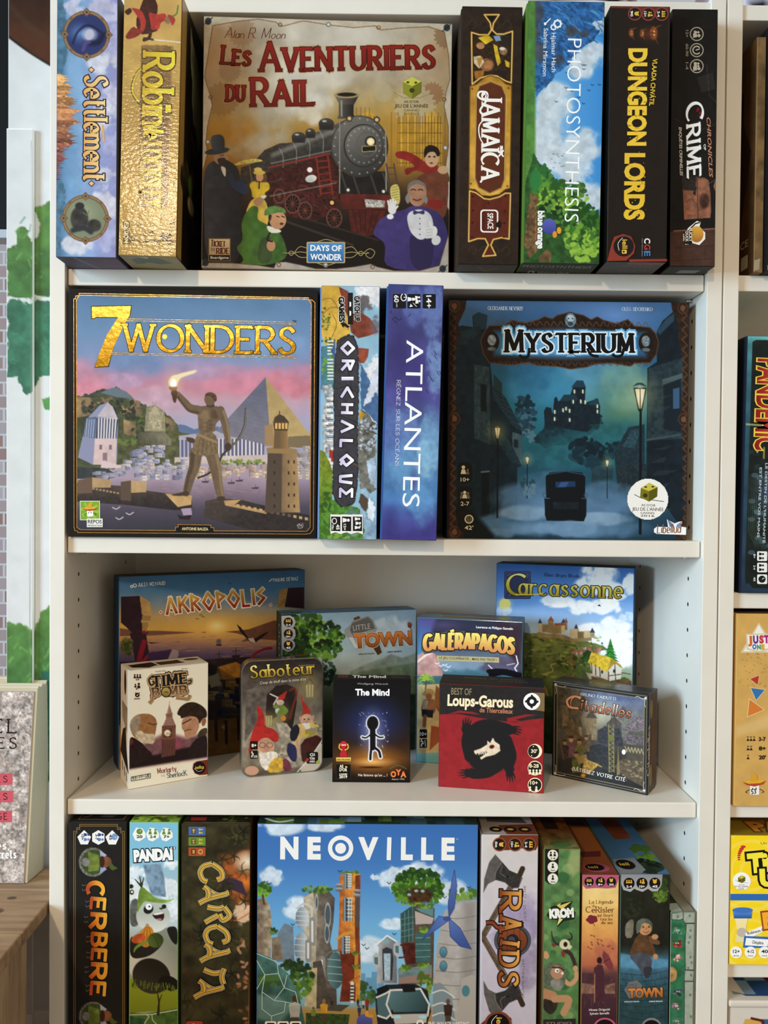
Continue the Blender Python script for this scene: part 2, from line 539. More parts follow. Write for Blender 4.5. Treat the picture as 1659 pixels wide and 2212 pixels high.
 def line(s,pts,wd,col,a=1.0,soft=None,foil=0.0,tex=0,w2=None):
  soft = max(s.step * 0.55,soft or 0)
  P = np.array(pts,float)
  n = len(P)
  w2 = wd if w2 is None else w2
  pad = soft + max(wd,w2)
  w = s._win(P[:,0].min() - pad,P[:,0].max() + pad,P[:,1].min() - pad,P[:,1].max() + pad)
  if w is None:
   return
  X,Y = s.X[w],s.Y[w]
  d = np.full(X.shape,1e9)
  for i in range(n - 1):
   (ax,ay),(bx,by) = P[i],P[i + 1]
   ex,ey = bx - ax,by - ay
   t = np.clip(((X - ax) * ex + (Y - ay) * ey) / (ex * ex + ey * ey + 1e-12),0,1)
   hw = (wd + (w2 - wd) * (i + t) / max(1,n - 1)) / 2
   d = np.minimum(d,np.hypot(X - ax - t * ex,Y - ay - t * ey) - hw)
  s._mix(w,s._col(col,X,Y,None,tex,30,5),sstep(-d,soft) * a,foil)

 def curve(s,pts,wd,col,**k):
  s.line(_sp(*pts),wd,col,**k)

 def cloud(s,cx,cy,rx,ry,col,a=0.9,ts=None,seed=5,thr=0.45,soft=0.18):
  w = s._win(cx - rx,cx + rx,cy - ry,cy + ry)
  if w is None:
   return
  X,Y = s.X[w],s.Y[w]
  r = np.sqrt(((X - cx) / rx) ** 2 + ((Y - cy) / ry) ** 2)
  f = (1 - r) * 0.75 + 1.1 * (fbm(X,Y,ts or rx * 0.45,5,seed) - 0.5) + 0.25
  al = sstep(f - thr,soft) * np.clip((1 - r) * 4,0,1)
  sh = 0.86 + 0.28 * fbm(X,Y + 6,(ts or rx * 0.45) * 0.6,4,seed + 3)
  s._mix(w,np.clip(rgb(col) * sh[...,None],0,1),al * a,0)

 def leaves(s,cx,cy,rx,ry,cols,n=120,size=10,seed=1,jag=0.5):
  rn = random.Random(seed)
  for i in range(n):
   t = i / n
   an,rr = rn.uniform(0,6.283),math.sqrt(rn.random())
   x,y = cx + rx * rr * math.cos(an),cy + ry * rr * math.sin(an)
   k = min(len(cols) - 1,max(0,int((0.5 - (y - cy) / (2 * ry) + rn.uniform(-0.3,0.3)) * len(cols))))
   z = size * rn.uniform(0.5,1.2)
   s.ell(x,y,z,z * rn.uniform(0.5,0.9),cols[k],0.9,rot=rn.uniform(0,180))

 def scatter(s,x0,x1,y0,y1,n,fn,seed=1):
  rn = random.Random(seed)
  for i in range(n):
   fn(rn.uniform(x0,x1),rn.uniform(y0,y1),rn)

 def buildings(s,x0,x1,y0,y1,n,wd,ht,cols,seed=1,win='#554'):
  """A cluster of little houses, rows from back to front."""
  rn = random.Random(seed)
  ys = sorted(rn.uniform(y0,y1) for _ in range(n))
  for y in ys:
   x,w,h = rn.uniform(x0,x1),wd * rn.uniform(.6,1.3),ht * rn.uniform(.6,1.3)
   c = rgb(rn.choice(cols)) * rn.uniform(.88,1.06)
   s.poly([(x,y),(x + w,y),(x + w,y + h),(x,y + h)],c)
   s.poly([(x,y),(x + w * .35,y),(x + w * .35,y + h),(x,y + h)],c * .8)
   if win:
    for k in range(2):
     s.ell(x + w * (.5 + .25 * k),y + h * .5,wd * .06,ht * .12,win,.8)

 # ---- crisp inked shapes and lettering on top
 def to3(s,x,y,dz):
  u,v = s.uv(np.asarray(x,float),np.asarray(y,float))
  return s.O + u[:,None] * s.U + v[:,None] * s.V + s.N * dz

 def _vc(s,col,t,foil):
  if isinstance(col,(list,tuple)) and isinstance(col[0],str):
   cs = np.array([rgb(c) for c in col])
   k = np.linspace(0,1,len(cs))
   c = np.stack([np.interp(t,k,cs[:,i]) for i in range(3)],-1)
  else:
   c = np.tile(rgb(col),(len(t),1))
  return np.hstack([lin(c) * s.gain,np.full((len(t),1),foil)])

 def up(s):
  s.z += 1.3e-5
  return s.z

 def vpoly(s,pts,col,foil=0.0):
  P = np.array(pts,float)
  t = (P[:,1] - P[:,1].min()) / max(1e-9,np.ptp(P[:,1]))
  V = s.to3(P[:,0],P[:,1],s.up())
  A = 0.5 * np.sum(P[:,0] * np.roll(P[:,1],-1) - np.roll(P[:,0],-1) * P[:,1])
  idx = list(range(len(P)))
  if A > 0:
   idx = idx[::-1]
  s.mb.add(V,[idx],s._vc(col,t,foil),s.mat)

 def vell(s,cx,cy,rx,ry,col,foil=0.0,n=36):
  s.vpoly([(cx + rx * math.cos(6.28318 * i / n),cy + ry * math.sin(6.28318 * i / n)) for i in range(n)],col,foil)

 def vrect(s,x0,y0,x1,y1,col,r=0.0,foil=0.0):
  if r <= 0:
   return s.vpoly([(x0,y0),(x1,y0),(x1,y1),(x0,y1)],col,foil)
  pts = []
  for cx,cy,a in ((x1 - r,y0 + r,-90),(x1 - r,y1 - r,0),(x0 + r,y1 - r,90),(x0 + r,y0 + r,180)):
   pts += [(cx + r * math.cos(math.radians(a + 15 * k)),cy + r * math.sin(math.radians(a + 15 * k))) for k in range(7)]
  s.vpoly(pts,col,foil)

 def _ribbon(s,pts,half,col,foil,dz,t=None):
  """A strip of quads along a polyline; half = half width per point."""
  P = np.array(pts,float)
  n = len(P)
  closed = n > 3 and np.hypot(*(P[0] - P[-1])) < 1e-6
  D = np.diff(P,axis=0)
  D /= np.maximum(1e-9,np.hypot(D[:,0],D[:,1]))[:,None]
  T = np.vstack([D[:1],D]) + np.vstack([D,D[-1:]])
  if closed:
   T[0] = T[-1] = D[0] + D[-1]
  T /= np.maximum(1e-6,np.hypot(T[:,0],T[:,1]))[:,None]
  dm = np.vstack([D[:1],D])
  cosb = np.clip(np.abs((T * dm).sum(1)),0.45,1)
  Nn = np.stack([-T[:,1],T[:,0]],1) * (np.asarray(half) / cosb)[:,None]
  A,B = P + Nn,P - Nn
  V = s.to3(np.r_[A[:,0],B[:,0]],np.r_[A[:,1],B[:,1]],dz)
  fs = [(i,i + 1,n + i + 1,n + i) for i in range(n - 1)]
  tt = np.zeros(2 * n) if t is None else np.r_[t,t]
  s.mb.add(V,fs,s._vc(col,tt,foil),s.mat)

 def vline(s,pts,wd,col,foil=0.0):
  s._ribbon(pts,np.full(len(pts),wd / 2),col,foil,s.up())

 def vframe(s,x0,y0,x1,y1,wd,col,foil=0.0):
  for a,b in (((x0,y0),(x1,y0)),((x1,y0),(x1,y1)),((x1,y1),(x0,y1)),((x0,y1),(x0,y0))):
   s.vline([a,b],wd,col,foil)

 def stroke(s,text,p0,p1,h,col,tv=.14,th=.07,serif=0.0,grow=0.0,foil=0.0,font=None,gap=.2,arc=0.0,slant=0.0,nib=18,outline=None,caps=0.0,round_=False,hs=None):
  """Lettering from the stroke alphabet between p0 and p1 (baseline), cap height h. outline = (width, colour); caps = growth of the first letter."""
  if outline is not None:
   s.stroke(text,p0,p1,h,outline[1],tv,th,serif,outline[0],0,font,gap,arc,slant,nib,None,caps,round_,hs)
  font = font or G
  items,x = [],0.0
  for i,ch in enumerate(text):
   base = ACC.get(ch,ch)
   w,st = font.get(base[0],font.get(base[0].upper(),G[' ']))
   st = [list(q) for q in st]
   if len(base) > 1:
    top = 1.12 if base[0].isupper() else .72
    if base[0] == 'i':
     st = st[:1]
    k = base[1]
    if k == '/':
     st.append([(w * .4,top),(w * .65,top + .16)])
    elif k == '\\':
     st.append([(w * .6,top),(w * .35,top + .16)])
    elif k == '^':
     st += [[(w * .3,top),(w * .5,top + .14)],[(w * .5,top + .14),(w * .7,top)]]
    else:
     st += [[(w * .5 - .12,top),(w * .5 - .12,top + .1)],[(w * .5 + .12,top),(w * .5 + .12,top + .1)]]
   g = (1 + caps) if (hs is None and caps and (i == 0 or text[i - 1] == ' ')) else (hs[i] if hs else 1)
   items.append((x,g,w,st))
   x += w * g + gap + tv * .5
  total = max(1e-6,x - gap - tv * .5)
  p0,p1 = np.array(p0,float),np.array(p1,float)
  d = p1 - p0
  L = np.hypot(*d)
  d /= L
  up = np.array([d[1],-d[0]])
  sx = L / total

  def place(q):
   q = np.array(q,float)
   X = (q[:,0] + slant * q[:,1]) * sx
   tt = X / L
   off = arc * (1 - (2 * tt - 1) ** 2)
   return p0 + X[:,None] * d + (q[:,1] * h + off)[:,None] * up

  z = s.up()
  kk = 0
  for x,g,w,st in items:
   ends = []
   for q in st:
    ends += [q[0],q[-1]]
   for q in st:
    q = np.array([q[0]] + [b_ for a_,b_ in zip(q,q[1:]) if abs(a_[0] - b_[0]) + abs(a_[1] - b_[1]) > 1e-6],float)
    q0 = q * g + (x,0)
    a = place(q0)
    D = np.gradient(q0,axis=0) * (sx,h)
    ang = np.arctan2(D[:,1],D[:,0])
    half = 0.5 * h * (th + (tv - th) * np.abs(np.sin(ang - math.radians(nib))))
    half = half + grow
    b = a.copy()
    closed = len(q) > 3 and np.hypot(*(q[0] - q[-1])) < 1e-6
    if not closed:
     for e,f in ((0,1),(-1,-2)):
      dv = a[e] - a[f]
      n_ = np.hypot(*dv)
      shared = sum(1 for z_ in ends if abs(z_[0] - q[e][0]) < 1e-3 and abs(z_[1] - q[e][1]) < 1e-3) > 1
      ext = grow + (half[e] * .55 if shared else 0)
      b[e] = a[e] + dv / max(1e-9,n_) * ext
    yv = np.clip(1 - q0[:,1] / max(g,.6),0,1)
    s._ribbon(b,half,col,foil,z + kk * 2.5e-6,yv)
    kk = (kk + 1) % 5
    if serif and not closed:
     for e,f in ((0,1),(-1,-2)):
      shared = sum(1 for z_ in ends if abs(z_[0] - q[e][0]) < 1e-3 and abs(z_[1] - q[e][1]) < 1e-3) > 1
      dx,dy = q[e] - q[f]
      if len(q) > 2 and abs(dy) < abs(dx) * 2.5:
       continue
      if shared and abs(dy) < abs(dx) * 2.5:
       continue
      sl = serif * h
      c0 = q0[e]
      if abs(dy) > abs(dx) * .8 and (abs(q[e][1]) < .02 or q[e][1] > .55):
       if shared and len(q) == 2 and abs(dx) > .1:
        continue
       cc = place([c0])[0]
       hw = half[e] + sl
       yy = np.clip(1 - c0[1],0,1)
       thh = max(th * h * .5,1) + grow
       s._ribbon([cc - d * (hw),cc + d * (hw)],np.full(2,thh),col,foil,z + kk * 2.5e-6,np.full(2,yy))
       kk = (kk + 1) % 5
      elif abs(dx) > abs(dy) * 3 and not shared and len(q) == 2 and (q[e][1] > .9 or q[e][1] < .05):
       cc = place([c0])[0]
       sg = -1 if q[e][1] > .9 else 1
       yy = np.clip(1 - c0[1],0,1)
       s._ribbon([cc - up * grow * sg,cc + up * sg * (sl * 1.5 + grow)],np.full(2,max(th * h * .5,1) + grow),col,foil,z + kk * 2.5e-6,np.full(2,yy))
  return total

 def text(s,text,p0,p1,h,col,bold=0.0,outline=None,shear=0.0,foil=0.0,keep=False,arc=0.0,res=3):
  """Plain sans lettering fitted between p0 and p1; h = cap height."""
  if outline is not None:
   s._text(text,p0,p1,h,outline[1],bold + outline[0],bold,shear,0.0,arc,res)
  s._text(text,p0,p1,h,col,bold,bold,shear,foil,arc,res)

 def _text(s,text,p0,p1,h,col,off,base_off,shear,foil,arc,res):
  V,F = glyphs(text,off,shear,res)
  if not len(V):
   return
  B,_ = glyphs(text,base_off,shear,res)
  x0,x1 = B[:,0].min(),B[:,0].max()
  p0,p1 = np.array(p0,float),np.array(p1,float)
  d = p1 - p0
  L = np.hypot(*d)
  d /= L
  up = np.array([d[1],-d[0]])
  X = (V[:,0] - x0) / (x1 - x0) * L
  Yh = V[:,1] / 0.73 * h
  tt = X / L
  P = p0 + X[:,None] * d + (Yh + arc * (1 - (2 * tt - 1) ** 2))[:,None] * up
  W = s.to3(P[:,0],P[:,1],s.up()) + V[:,2:] * s.N
  s.mb.add(W,F,s._vc(col,np.clip(1 - V[:,1] / 0.73,0,1),foil),s.mat)

 def done(s):
  u = s.inset / np.linalg.norm(s.U)
  v = s.inset / np.linalg.norm(s.V)
  uu = u + s.uu * (1 - 2 * u)
  vv = v + s.vv * (1 - 2 * v)
  V = s.O + uu[...,None] * s.U + vv[...,None] * s.V + s.N * s.lift
  ny,nx = s.ny,s.nx
  i = np.arange(ny)[:,None] * (nx + 1) + np.arange(nx)[None,:]
  q = np.stack([i,i + nx + 1,i + nx + 2,i + 1],-1).reshape(-1,4)
  if s.mask is not None:
   k = s.mask((s.uu[:-1,:-1] + s.uu[1:,1:]) / 2,(s.vv[:-1,:-1] + s.vv[1:,1:]) / 2).reshape(-1)
   q = q[k]
  im = s.img.reshape(-1,4).copy()
  im[:,:3] = lin(np.clip(im[:,:3],0,1)) * s.gain
  s.mb.add_quads(V.reshape(-1,3),q,im,s.mat)

_gl = {}

def _mesh_of(text,off,shear,res):
 c = bpy.data.curves.new('lettering','FONT')
 c.body,c.offset,c.shear,c.resolution_u = text,off,shear,res
 o = bpy.data.objects.new('lettering',c)
 m = o.to_mesh()
 V = np.array([v.co[:] for v in m.vertices]) if len(m.vertices) else np.zeros((0,3))
 F = [tuple(p.vertices) for p in m.polygons]
 o.to_mesh_clear()
 bpy.data.objects.remove(o)
 bpy.data.curves.remove(c)
 return V,F

def glyphs(text,off,shear,res):
 """Outline of a line of text, letter by letter, so that swollen neighbours may overlap."""
 VV,FF,x,n = [np.zeros((0,3))],[],0.0,0
 for k,ch in enumerate(text):
  adv = _gl.get(ch)
  if adv is None:
   adv = _gl[ch] = _mesh_of(ch + '|',0,0,2)[0][:,0].max() - _mesh_of('|',0,0,2)[0][:,0].max()
  key = (ch,off,shear,res)
  if key not in _gl:
   _gl[key] = _mesh_of(ch,off,shear,res)
  V,F = _gl[key]
  VV.append(V + (x,0,0))
  VV[-1][:,2] = (k % 4) * 2.5e-6
  FF += [tuple(i + n for i in f) for f in F]
  n += len(V)
  x += adv
 return np.vstack(VV),FF

# ------------------------------------------------------------------ game boxes
def face_frame(face,x0,x1,y0,y1,z0,z1):
 if face == 'front':
  return (x0,y0,z1),(x1 - x0,0,0),(0,0,z0 - z1)
 if face == 'top':
  return (x0,y1,z1),(x1 - x0,0,0),(0,y0 - y1,0)
 if face == 'bottom':
  return (x0,y0,z0),(x1 - x0,0,0),(0,y1 - y0,0)
 if face == 'left':
  return (x0,y1,z1),(0,y0 - y1,0),(0,0,z0 - z1)
 if face == 'right':
  return (x1,y0,z1),(0,y1 - y0,0),(0,0,z0 - z1)

GROUPS = {1: 'board games on the top shelf',2: 'board games on the second shelf',3: 'card and board games on the third shelf',
          4: 'board games on the lowest visible shelf',5: 'board games in the right-hand bookcase'}

class Box:
 """A game box standing on a shelf: Empty > lid (with its print) and base tray."""

 def __init__(s,label,row,loc,w,h,d,yaw=0.0,tilt=0.0,body='#222',faces=None,mats=M_PRINT,split='front',lid=0.8,base='#1a1a1a',bev=0.0009,inset=0.0011,cat='board game',name='game_box'):
  lift = w * math.sin(tilt) if tilt > 0 else 0
  s.root = tag(empty(name,(loc[0],loc[1],loc[2] + ZO + lift),yaw,tilt),label,cat,GROUPS[row])
  s.w,s.h,s.d,s.split = w,h,d,split
  s.mb = MB()
  s.mats = mats
  if split == 'front':      # lid faces the viewer, tray behind
   s.ext = (0,w,0,d * lid,0,h)
   bx = (inset,w - inset,d * lid - 0.004,d,inset * .3,h - inset)
  elif split == 'right':    # spine shown: lid on the right, tray edge peeps out on the left
   s.ext = (w * (1 - lid),w,0,d,0,h)
   bx = (0,w * (1 - lid) + .004,inset * 2,d - inset,inset * .3,h - inset * 2)
  elif split == 'none':
   s.ext = (0,w,0,d,0,h)
   bx = None
  s.mb.box(*s.ext,body,0,bev,faces)
  if bx:
   b = MB()
   b.box(*bx,base,0,bev * .6)
   b.build('base_tray',[M_PRINT],s.root)

 def art(s,face,corners,**k):
  return Art(s.mb,face_frame(face,*s.ext),corners,**k)

 def done(s,part='lid'):
  s.lid = s.mb.build(part,[s.mats],s.root)
  return s.root

def icon_person(a,x,y,r,col,d=1):
 """little pawn, drawn upright (d=1) or turned with a spine (d=0)"""
 if d:
  a.vell(x,y - r * .9,r * .5,r * .5,col,n=12)
  a.vpoly([(x - r * .75,y + r),(x - r * .45,y - r * .3),(x + r * .45,y - r * .3),(x + r * .75,y + r)],col)
 else:
  a.vell(x + r * .9,y,r * .5,r * .5,col,n=12)
  a.vpoly([(x - r,y - r * .75),(x + r * .3,y - r * .45),(x + r * .3,y + r * .45),(x - r,y + r * .75)],col)
# ------------------------------------------------------------------ the shop
def slab(name,x0,x1,y0,y1,z0,z1,mat,parent=None,bev=0.0,kind=None):
 b = MB()
 b.box(x0,x1,y0,y1,z0,z1,'#fff',0,bev)
 o = b.build(name,[mat],parent)
 return tag(o,kind=kind)

M_FLOOR = noisy(principled('worn_floorboards',(.2,.15,.1),0.6),(0.14,0.10,0.07),(0.26,0.19,0.13),6,stretch=(1,12,1))
M_WALLP = noisy(principled('pale_wall_paint',(.7,.68,.7),0.8),(0.60,0.58,0.62),(0.66,0.64,0.68),8)
M_BRICK = principled('old_brick',(.4,.3,.26),0.85)
_nt = M_BRICK.node_tree
_bk = _nt.nodes.new('ShaderNodeTexBrick')
_tc = _nt.nodes.new('ShaderNodeTexCoord')
_mp = _nt.nodes.new('ShaderNodeMapping')
_mp.inputs['Rotation'].default_value = (math.pi / 2,0,0)
_bk.inputs['Color1'].default_value = (0.30,0.16,0.13,1)
_bk.inputs['Color2'].default_value = (0.44,0.36,0.36,1)
_bk.inputs['Mortar'].default_value = (0.55,0.52,0.5,1)
_bk.inputs['Scale'].default_value = 6
_nt.links.new(_tc.outputs['Object'],_mp.inputs[0])
_nt.links.new(_mp.outputs[0],_bk.inputs[0])
_nt.links.new(_bk.outputs[0],_nt.nodes['Principled BSDF'].inputs['Base Color'])

slab('floor',-3.5,3.5,-6.0,2.2,-0.05,0.0,M_FLOOR,kind='structure')
slab('wall_back',-0.113,3.4,0.30,0.36,0,3.2,M_WALLP,kind='structure')
slab('wall_rear',-3.4,-0.115,1.6,1.7,0,3.2,M_BRICK,kind='structure')
# painted pier beside the bookcase, with the tree mural, and the batten nailed on it
pw = MB()
px0,px1,py = -0.1140,-0.0195,0.100
pw.box(px0,px1,py,0.299,0.0,2.6,'#f2f0ea',0,0.001)
# mural strip: photo pixels, panel seen from x 16..118
m = Art(pw,((px0,py,ZO + 0.70),(px1 - px0,0,0),(0,0,-1.38)),[(18,-85),(176,-83),(172,2184),(17,2184)],0,2.6,1.0)
m.fill('#d3d2d0',tex=.03,ts=30)
GR = ['#5f9c4a','#6ea352','#4e8a48','#7fae5e']

def mural(m):
 m.poly([(0,-100),(180,-100),(178,172),(109,141),(60,110),(35,95),(15,78)],'#2e1a11',tex=.25,ts=40,grad=('#4a2716',(60,-20),(40,100)))
 m.curve([(16,10),(60,55),(109,88),(170,120)],12,'#4a342a',a=.5,soft=8)
 m.curve([(16,80),(60,112),(109,142),(170,175)],5,'#1e120c',soft=2)
 for k,pts in enumerate(([(72,450),(109,434),(175,420),(175,640),(10,640),(8,540),(32,520),(28,490),(46,482),(62,492),(60,520),(78,515),(90,505),(88,480)],
                             [(88,1322),(109,1308),(175,1296),(175,1560),(0,1560),(5,1352),(18,1344),(28,1352),(42,1345),(54,1352),(70,1362),(84,1340)])):
  m.poly(pts,'#58803f',tex=.22,ts=22,wob=7,wts=14,seed=3 + k,grad=('#47703c',(0,pts[0][1]),(0,pts[0][1] + 170)))
 m.poly([(10,655),(34,640),(50,655),(80,645),(109,655),(175,640),(175,830),(100,810),(84,820),(70,845),(55,850),(40,830),(36,812),(10,815)],'#3b6e55',tex=.25,ts=20,wob=8,wts=14,seed=8)
 m.poly([(92,862),(109,856),(170,850),(170,890),(100,885)],'#5c9554',tex=.2,wob=5)
 m.poly([(82,1470),(95,1450),(175,1440),(175,1700),(90,1690),(80,1640)],'#2f5f4d',tex=.25,ts=20,wob=8,wts=14,seed=11)
 m.scatter(12,168,470,800,90,lambda x,y,r: m.line([(x,y),(x + r.uniform(-14,14),y + r.uniform(-16,16))],r.uniform(2,5),r.choice(['#7fb062','#578f4c','#8dbb72','#35654e']) if y < 650 else r.choice(['#3f7a5c','#2e6150','#548c62']),a=.45),3)
 m.scatter(12,168,1360,1650,70,lambda x,y,r: m.line([(x,y),(x + r.uniform(-14,14),y + r.uniform(-16,16))],r.uniform(2,5),r.choice(['#8cbc6c','#578f4c','#79aa58','#4b8648']),a=.45),4)

mural(m)
m.done()
pw.build('wall_left',[M_PAINT])['kind'] = 'structure'
bt = MB()
bx0,bx1 = -0.1135,-0.0790
bt.box(bx0,bx1,0.094,0.0995,0.0,ZO + 0.4795,'#f2f0ea',0,0.0012)
m = Art(bt,((bx0,0.094,ZO + 0.4785),(bx1 - bx0,0,0),(0,0,-1.16)),[(9,275),(67,275),(66,2199),(9,2199)],0,2.6,1.0)
m.fill('#d1d0cd',tex=.03,ts=30)
mural(m)
m.curve([(65,300),(66,420),(64,900),(62,1200),(60,1500)],1.6,'#8c8478',a=.7)
m.done()
bt.build('trim_1',[M_PAINT])['kind'] = 'structure'
bp = MB()
bp.box(-0.75,-0.135,0.9,0.95,ZO + 0.62,ZO + 1.4,'#0c0c0d',0,0.003)
bp.box(-0.75,-0.135,0.9,0.95,ZO + 0.60,ZO + 0.62,'#b9bcc0',0,0.002)
bp.box(-0.72,-0.70,0.91,0.94,0.0,ZO + 0.60,'#222',0,0.002)
bp.box(-0.165,-0.145,0.91,0.94,0.0,ZO + 0.60,'#222',0,0.002)
tag(bp.build('display_stand',[M_PRINT]),'black display stand far behind the painted white post at the upper left edge','display stand')

# ------------------------------------------------------------------ bookcases
def bookcase(label,x0,x1,top,shelves,holes):
 root = tag(empty('bookcase',((x0 + x1) / 2,0.14,0)),label,'bookcase',None)
 ox,oy = -(x0 + x1) / 2,-0.14
 for side,xa,xb,xi,sg in (('left',x0 - 0.018,x0,x0,1),('right',x1,x1 + 0.018,x1,-1)):
  b = MB()
  b.box(xa + ox,xb + ox,0 + oy,0.28 + oy,0,ZO + 0.5988,'#fff',0,0.0008)
  for yy in (0.0435,0.225):
   for k in range(-26,20):
    zc = ZO + holes + k * 0.032
    n = 10
    V = [(xi + ox + sg * 0.00015,yy + oy + .0021 * math.cos(6.2832 * i / n),zc + .0027 * math.sin(6.2832 * i / n)) for i in range(n)]
    b.add(V,[list(range(n))[::sg]],[0,0,0,0],1)
  b.build('side_panel',[M_WHITE,M_DARK],root)
 slab('back_panel',x0 + ox,x1 + ox,0.2725 + oy,0.277 + oy,0.06,ZO + 0.585,M_WHITE,root)
 slab('top_board',x0 + ox,x1 + ox,0.003 + oy,0.272 + oy,ZO + top[1],ZO + top[0],M_WHITE,root,0.001)
 for zt,zb in shelves:
  slab('shelf',x0 + .0012 + ox,x1 - .0012 + ox,0.006 + oy,0.271 + oy,ZO + zb,ZO + zt,M_WHITE,root,0.0015)
  for xs,dx in ((x0 + .0002,1),(x1 - .0002,-1)):
   for yy in (0.0435,0.225):
    b = MB()
    n = 12
    V = [(xs + ox + e * dx * .008,yy + oy + .0020 * math.cos(6.2832 * i / n),ZO + zb - .0022 + .0020 * math.sin(6.2832 * i / n)) for e in (0,1) for i in range(n)]
    b.add(V,[(i,(i + 1) % n,n + (i + 1) % n,n + i) for i in range(n)] + [list(range(n)),list(range(2 * n - 1,n - 1,-1))],[.6,.6,.6,0])
    b.build('shelf_pin',[M_STEEL],root)
 slab('plinth',x0 + ox,x1 + ox,0.02 + oy,0.035 + oy,0.0,0.06,M_WHITE,root)
 return root

HOLE = -0.0930
bookcase('white bookcase in the middle with four rows of board games',0.0,0.76,(0.5943,0.5757),
         [(0.2741,0.2543),(-0.0444,-0.0640),(-0.3602,-0.3788),(-0.679,-0.698),(-1.0,-1.019),(-1.35,-1.366)],HOLE)
bookcase('white bookcase cut off by the right edge of the picture',0.7978,1.558,(0.5916,0.5735),
         [(0.2742,0.2550),(-0.1057,-0.1248),(-0.3622,-0.3781),(-0.5542,-0.5733),(-0.81,-0.829),(-1.1,-1.119),(-1.35,-1.366)],HOLE)
# ------------------------------------------------------------------ top shelf
Z1,Z2,Z3,Z4 = 0.2742,-0.0443,-0.3601,-0.6789

def medallion(a,cx,cy,r,ring,inner):
 a.ell(cx,cy,r * .86,r * .86,inner)
 pts = [(cx + r * .84 * math.cos(math.radians(t)),cy + r * .84 * math.sin(math.radians(t))) for t in range(0,361,15)]
 a.line(pts,r * .13,'#5a4330')
 a.line(pts,r * .08,ring)
 for t in range(0,360,45):
  x,y = cx + r * .84 * math.cos(math.radians(t)),cy + r * .84 * math.sin(math.radians(t))
  q = r * (.17 if t % 90 == 0 else .09)
  a.poly([(x - q,y),(x,y - q),(x + q,y),(x,y + q)],'#6a4e34')
  a.poly([(x - q * .7,y),(x,y - q * .7),(x + q * .7,y),(x,y + q * .7)],ring)
  a.poly([(x - q * .35,y),(x,y - q * .35),(x + q * .35,y),(x,y + q * .35)],'#4a3524')

# pale blue box with the red castle
B = Box('pale blue game box with orange castle and two round medallions, leftmost on the top shelf',1,(0.0042,-0.0372,Z1),0.0686,0.297,0.299,tilt=0.004,body='#55566e',split='none',faces={'bottom': '#6a6678'})
a = B.art('front',[(441,-57),(909,-57),(895,1985),(427,1985)],scale=3.57)
a.vgrad((425,'#476b8c'),(520,'#6d95ba'),(640,'#83a6cc'),(740,'#8d9cc8'),(905,'#8f90bd'),axis='x',tex=.1,wob=30)
for i,(x,y,rx,ry) in enumerate([(840,60,190,120),(800,470,150,130),(870,300,120,160),(880,760,120,190),(800,900,120,160),(860,1120,160,150),(800,1330,130,90),(820,1560,150,170),(860,1800,170,190),(560,40,110,90),(590,1890,160,100)]):
 a.cloud(x,y,rx,ry,['#c3bfd2','#d6d2d8','#a9a9cc'][i % 3],.85,seed=i + 3)
a.poly([(420,-60),(470,-60),(525,200),(515,440),(470,580),(420,600)],'#4b7088',tex=.3,wob=16)
a.poly([(420,1395),(480,1400),(505,1480),(470,1720),(450,1990),(420,1990)],'#4d7089',tex=.3,wob=16)
a.poly([(520,420),(620,440),(640,700),(560,780),(510,600)],'#8fb2d4',a=.5,soft=30)
rn = random.Random(5)
for i in range(46):
 y = 585 + (1385 - 585) * i / 45
 t = (y - 585) / 800
 c = rgb('#d9a05c') * (1 - t) + rgb('#5f2b34') * t
 x = 440 + (40 + 150 * math.sin(math.pi * min(1,t * .95 + .12)) ** 1.2) * rn.uniform(.55,1.1)
 a.poly([(425,y - 15),(x - 50,y - 14),(x - 44,y - 6),(x,y),(x - 44,y + 8),(x - 52,y + 16),(425,y + 20)],np.clip(c * rn.uniform(.75,1.25),0,1),tex=.25,ts=16,seed=i)
 if t < .75:
  a.scatter(428,max(440,x - 60),y - 12,y + 14,4,lambda X,Y,r: a.poly([(X,Y),(X + r.uniform(8,26),Y),(X + 20,Y + r.uniform(4,12)),(X,Y + 9)],r.choice(['#e8c88a','#a8543a','#d9b070','#8a3f3a']),.75),i)
medallion(a,668,262,205,'#94734f','#2a3566')
a.glow(610,250,120,110,'#6f9cd0',.8)
a.glow(690,260,70,60,'#e4e2ea',.95,.7)
a.curve([(560,330),(600,240),(680,190),(780,240)],18,'#1a1838',a=.8,soft=8)
a.curve([(700,330),(760,320),(800,260)],40,'#16142c',a=.8,soft=14)
a.ell(690,262,34,42,'#b9b7c6',rot=20,soft=6)
a.curve([(640,380),(660,330),(690,320)],26,'#5a4a80',a=.8,soft=8)
medallion(a,658,1686,205,'#94734f','#7d8468')
a.glow(640,1640,150,140,'#a8ac88',.8)
a.ell(610,1690,70,95,'#3a3632',soft=8,tex=.4)
a.ell(612,1590,36,28,'#2c2a2c',soft=5)
a.ell(725,1740,55,48,'#34302c',soft=10,tex=.5)
a.curve([(560,1780),(640,1760),(700,1790)],40,'#2f3236',soft=10)
a.curve([(640,1640),(670,1660),(685,1625)],7,'#6e6a62')
for y in (536,1412):
 a.vpoly([(676,y),(704,y - 27),(732,y),(704,y + 27)],'#3b2a30')
 a.vpoly([(684,y),(704,y - 18),(724,y),(704,y + 18)],'#e8b878')
a.stroke('Settlement',(655,590),(648,1385),172,('#f2d79a','#e0a860'),.17,.055,.06,foil=0,gap=.13,outline=(9,'#33242c'),nib=30)
a.stroke('^',(790,960),(800,1090),1,'#e0a860',22,12,font=GREEK)
a.done()
a = B.art('bottom',[(0,0),(70,0),(70,300),(0,300)],scale=1)
a.vgrad((0,'#55566a'),(70,'#8a7f90'),axis='x',tex=.2,ts=40)
a.line([(20,0),(40,60)],4,'#a8a0b4',a=.6)
a.done()
B.done()

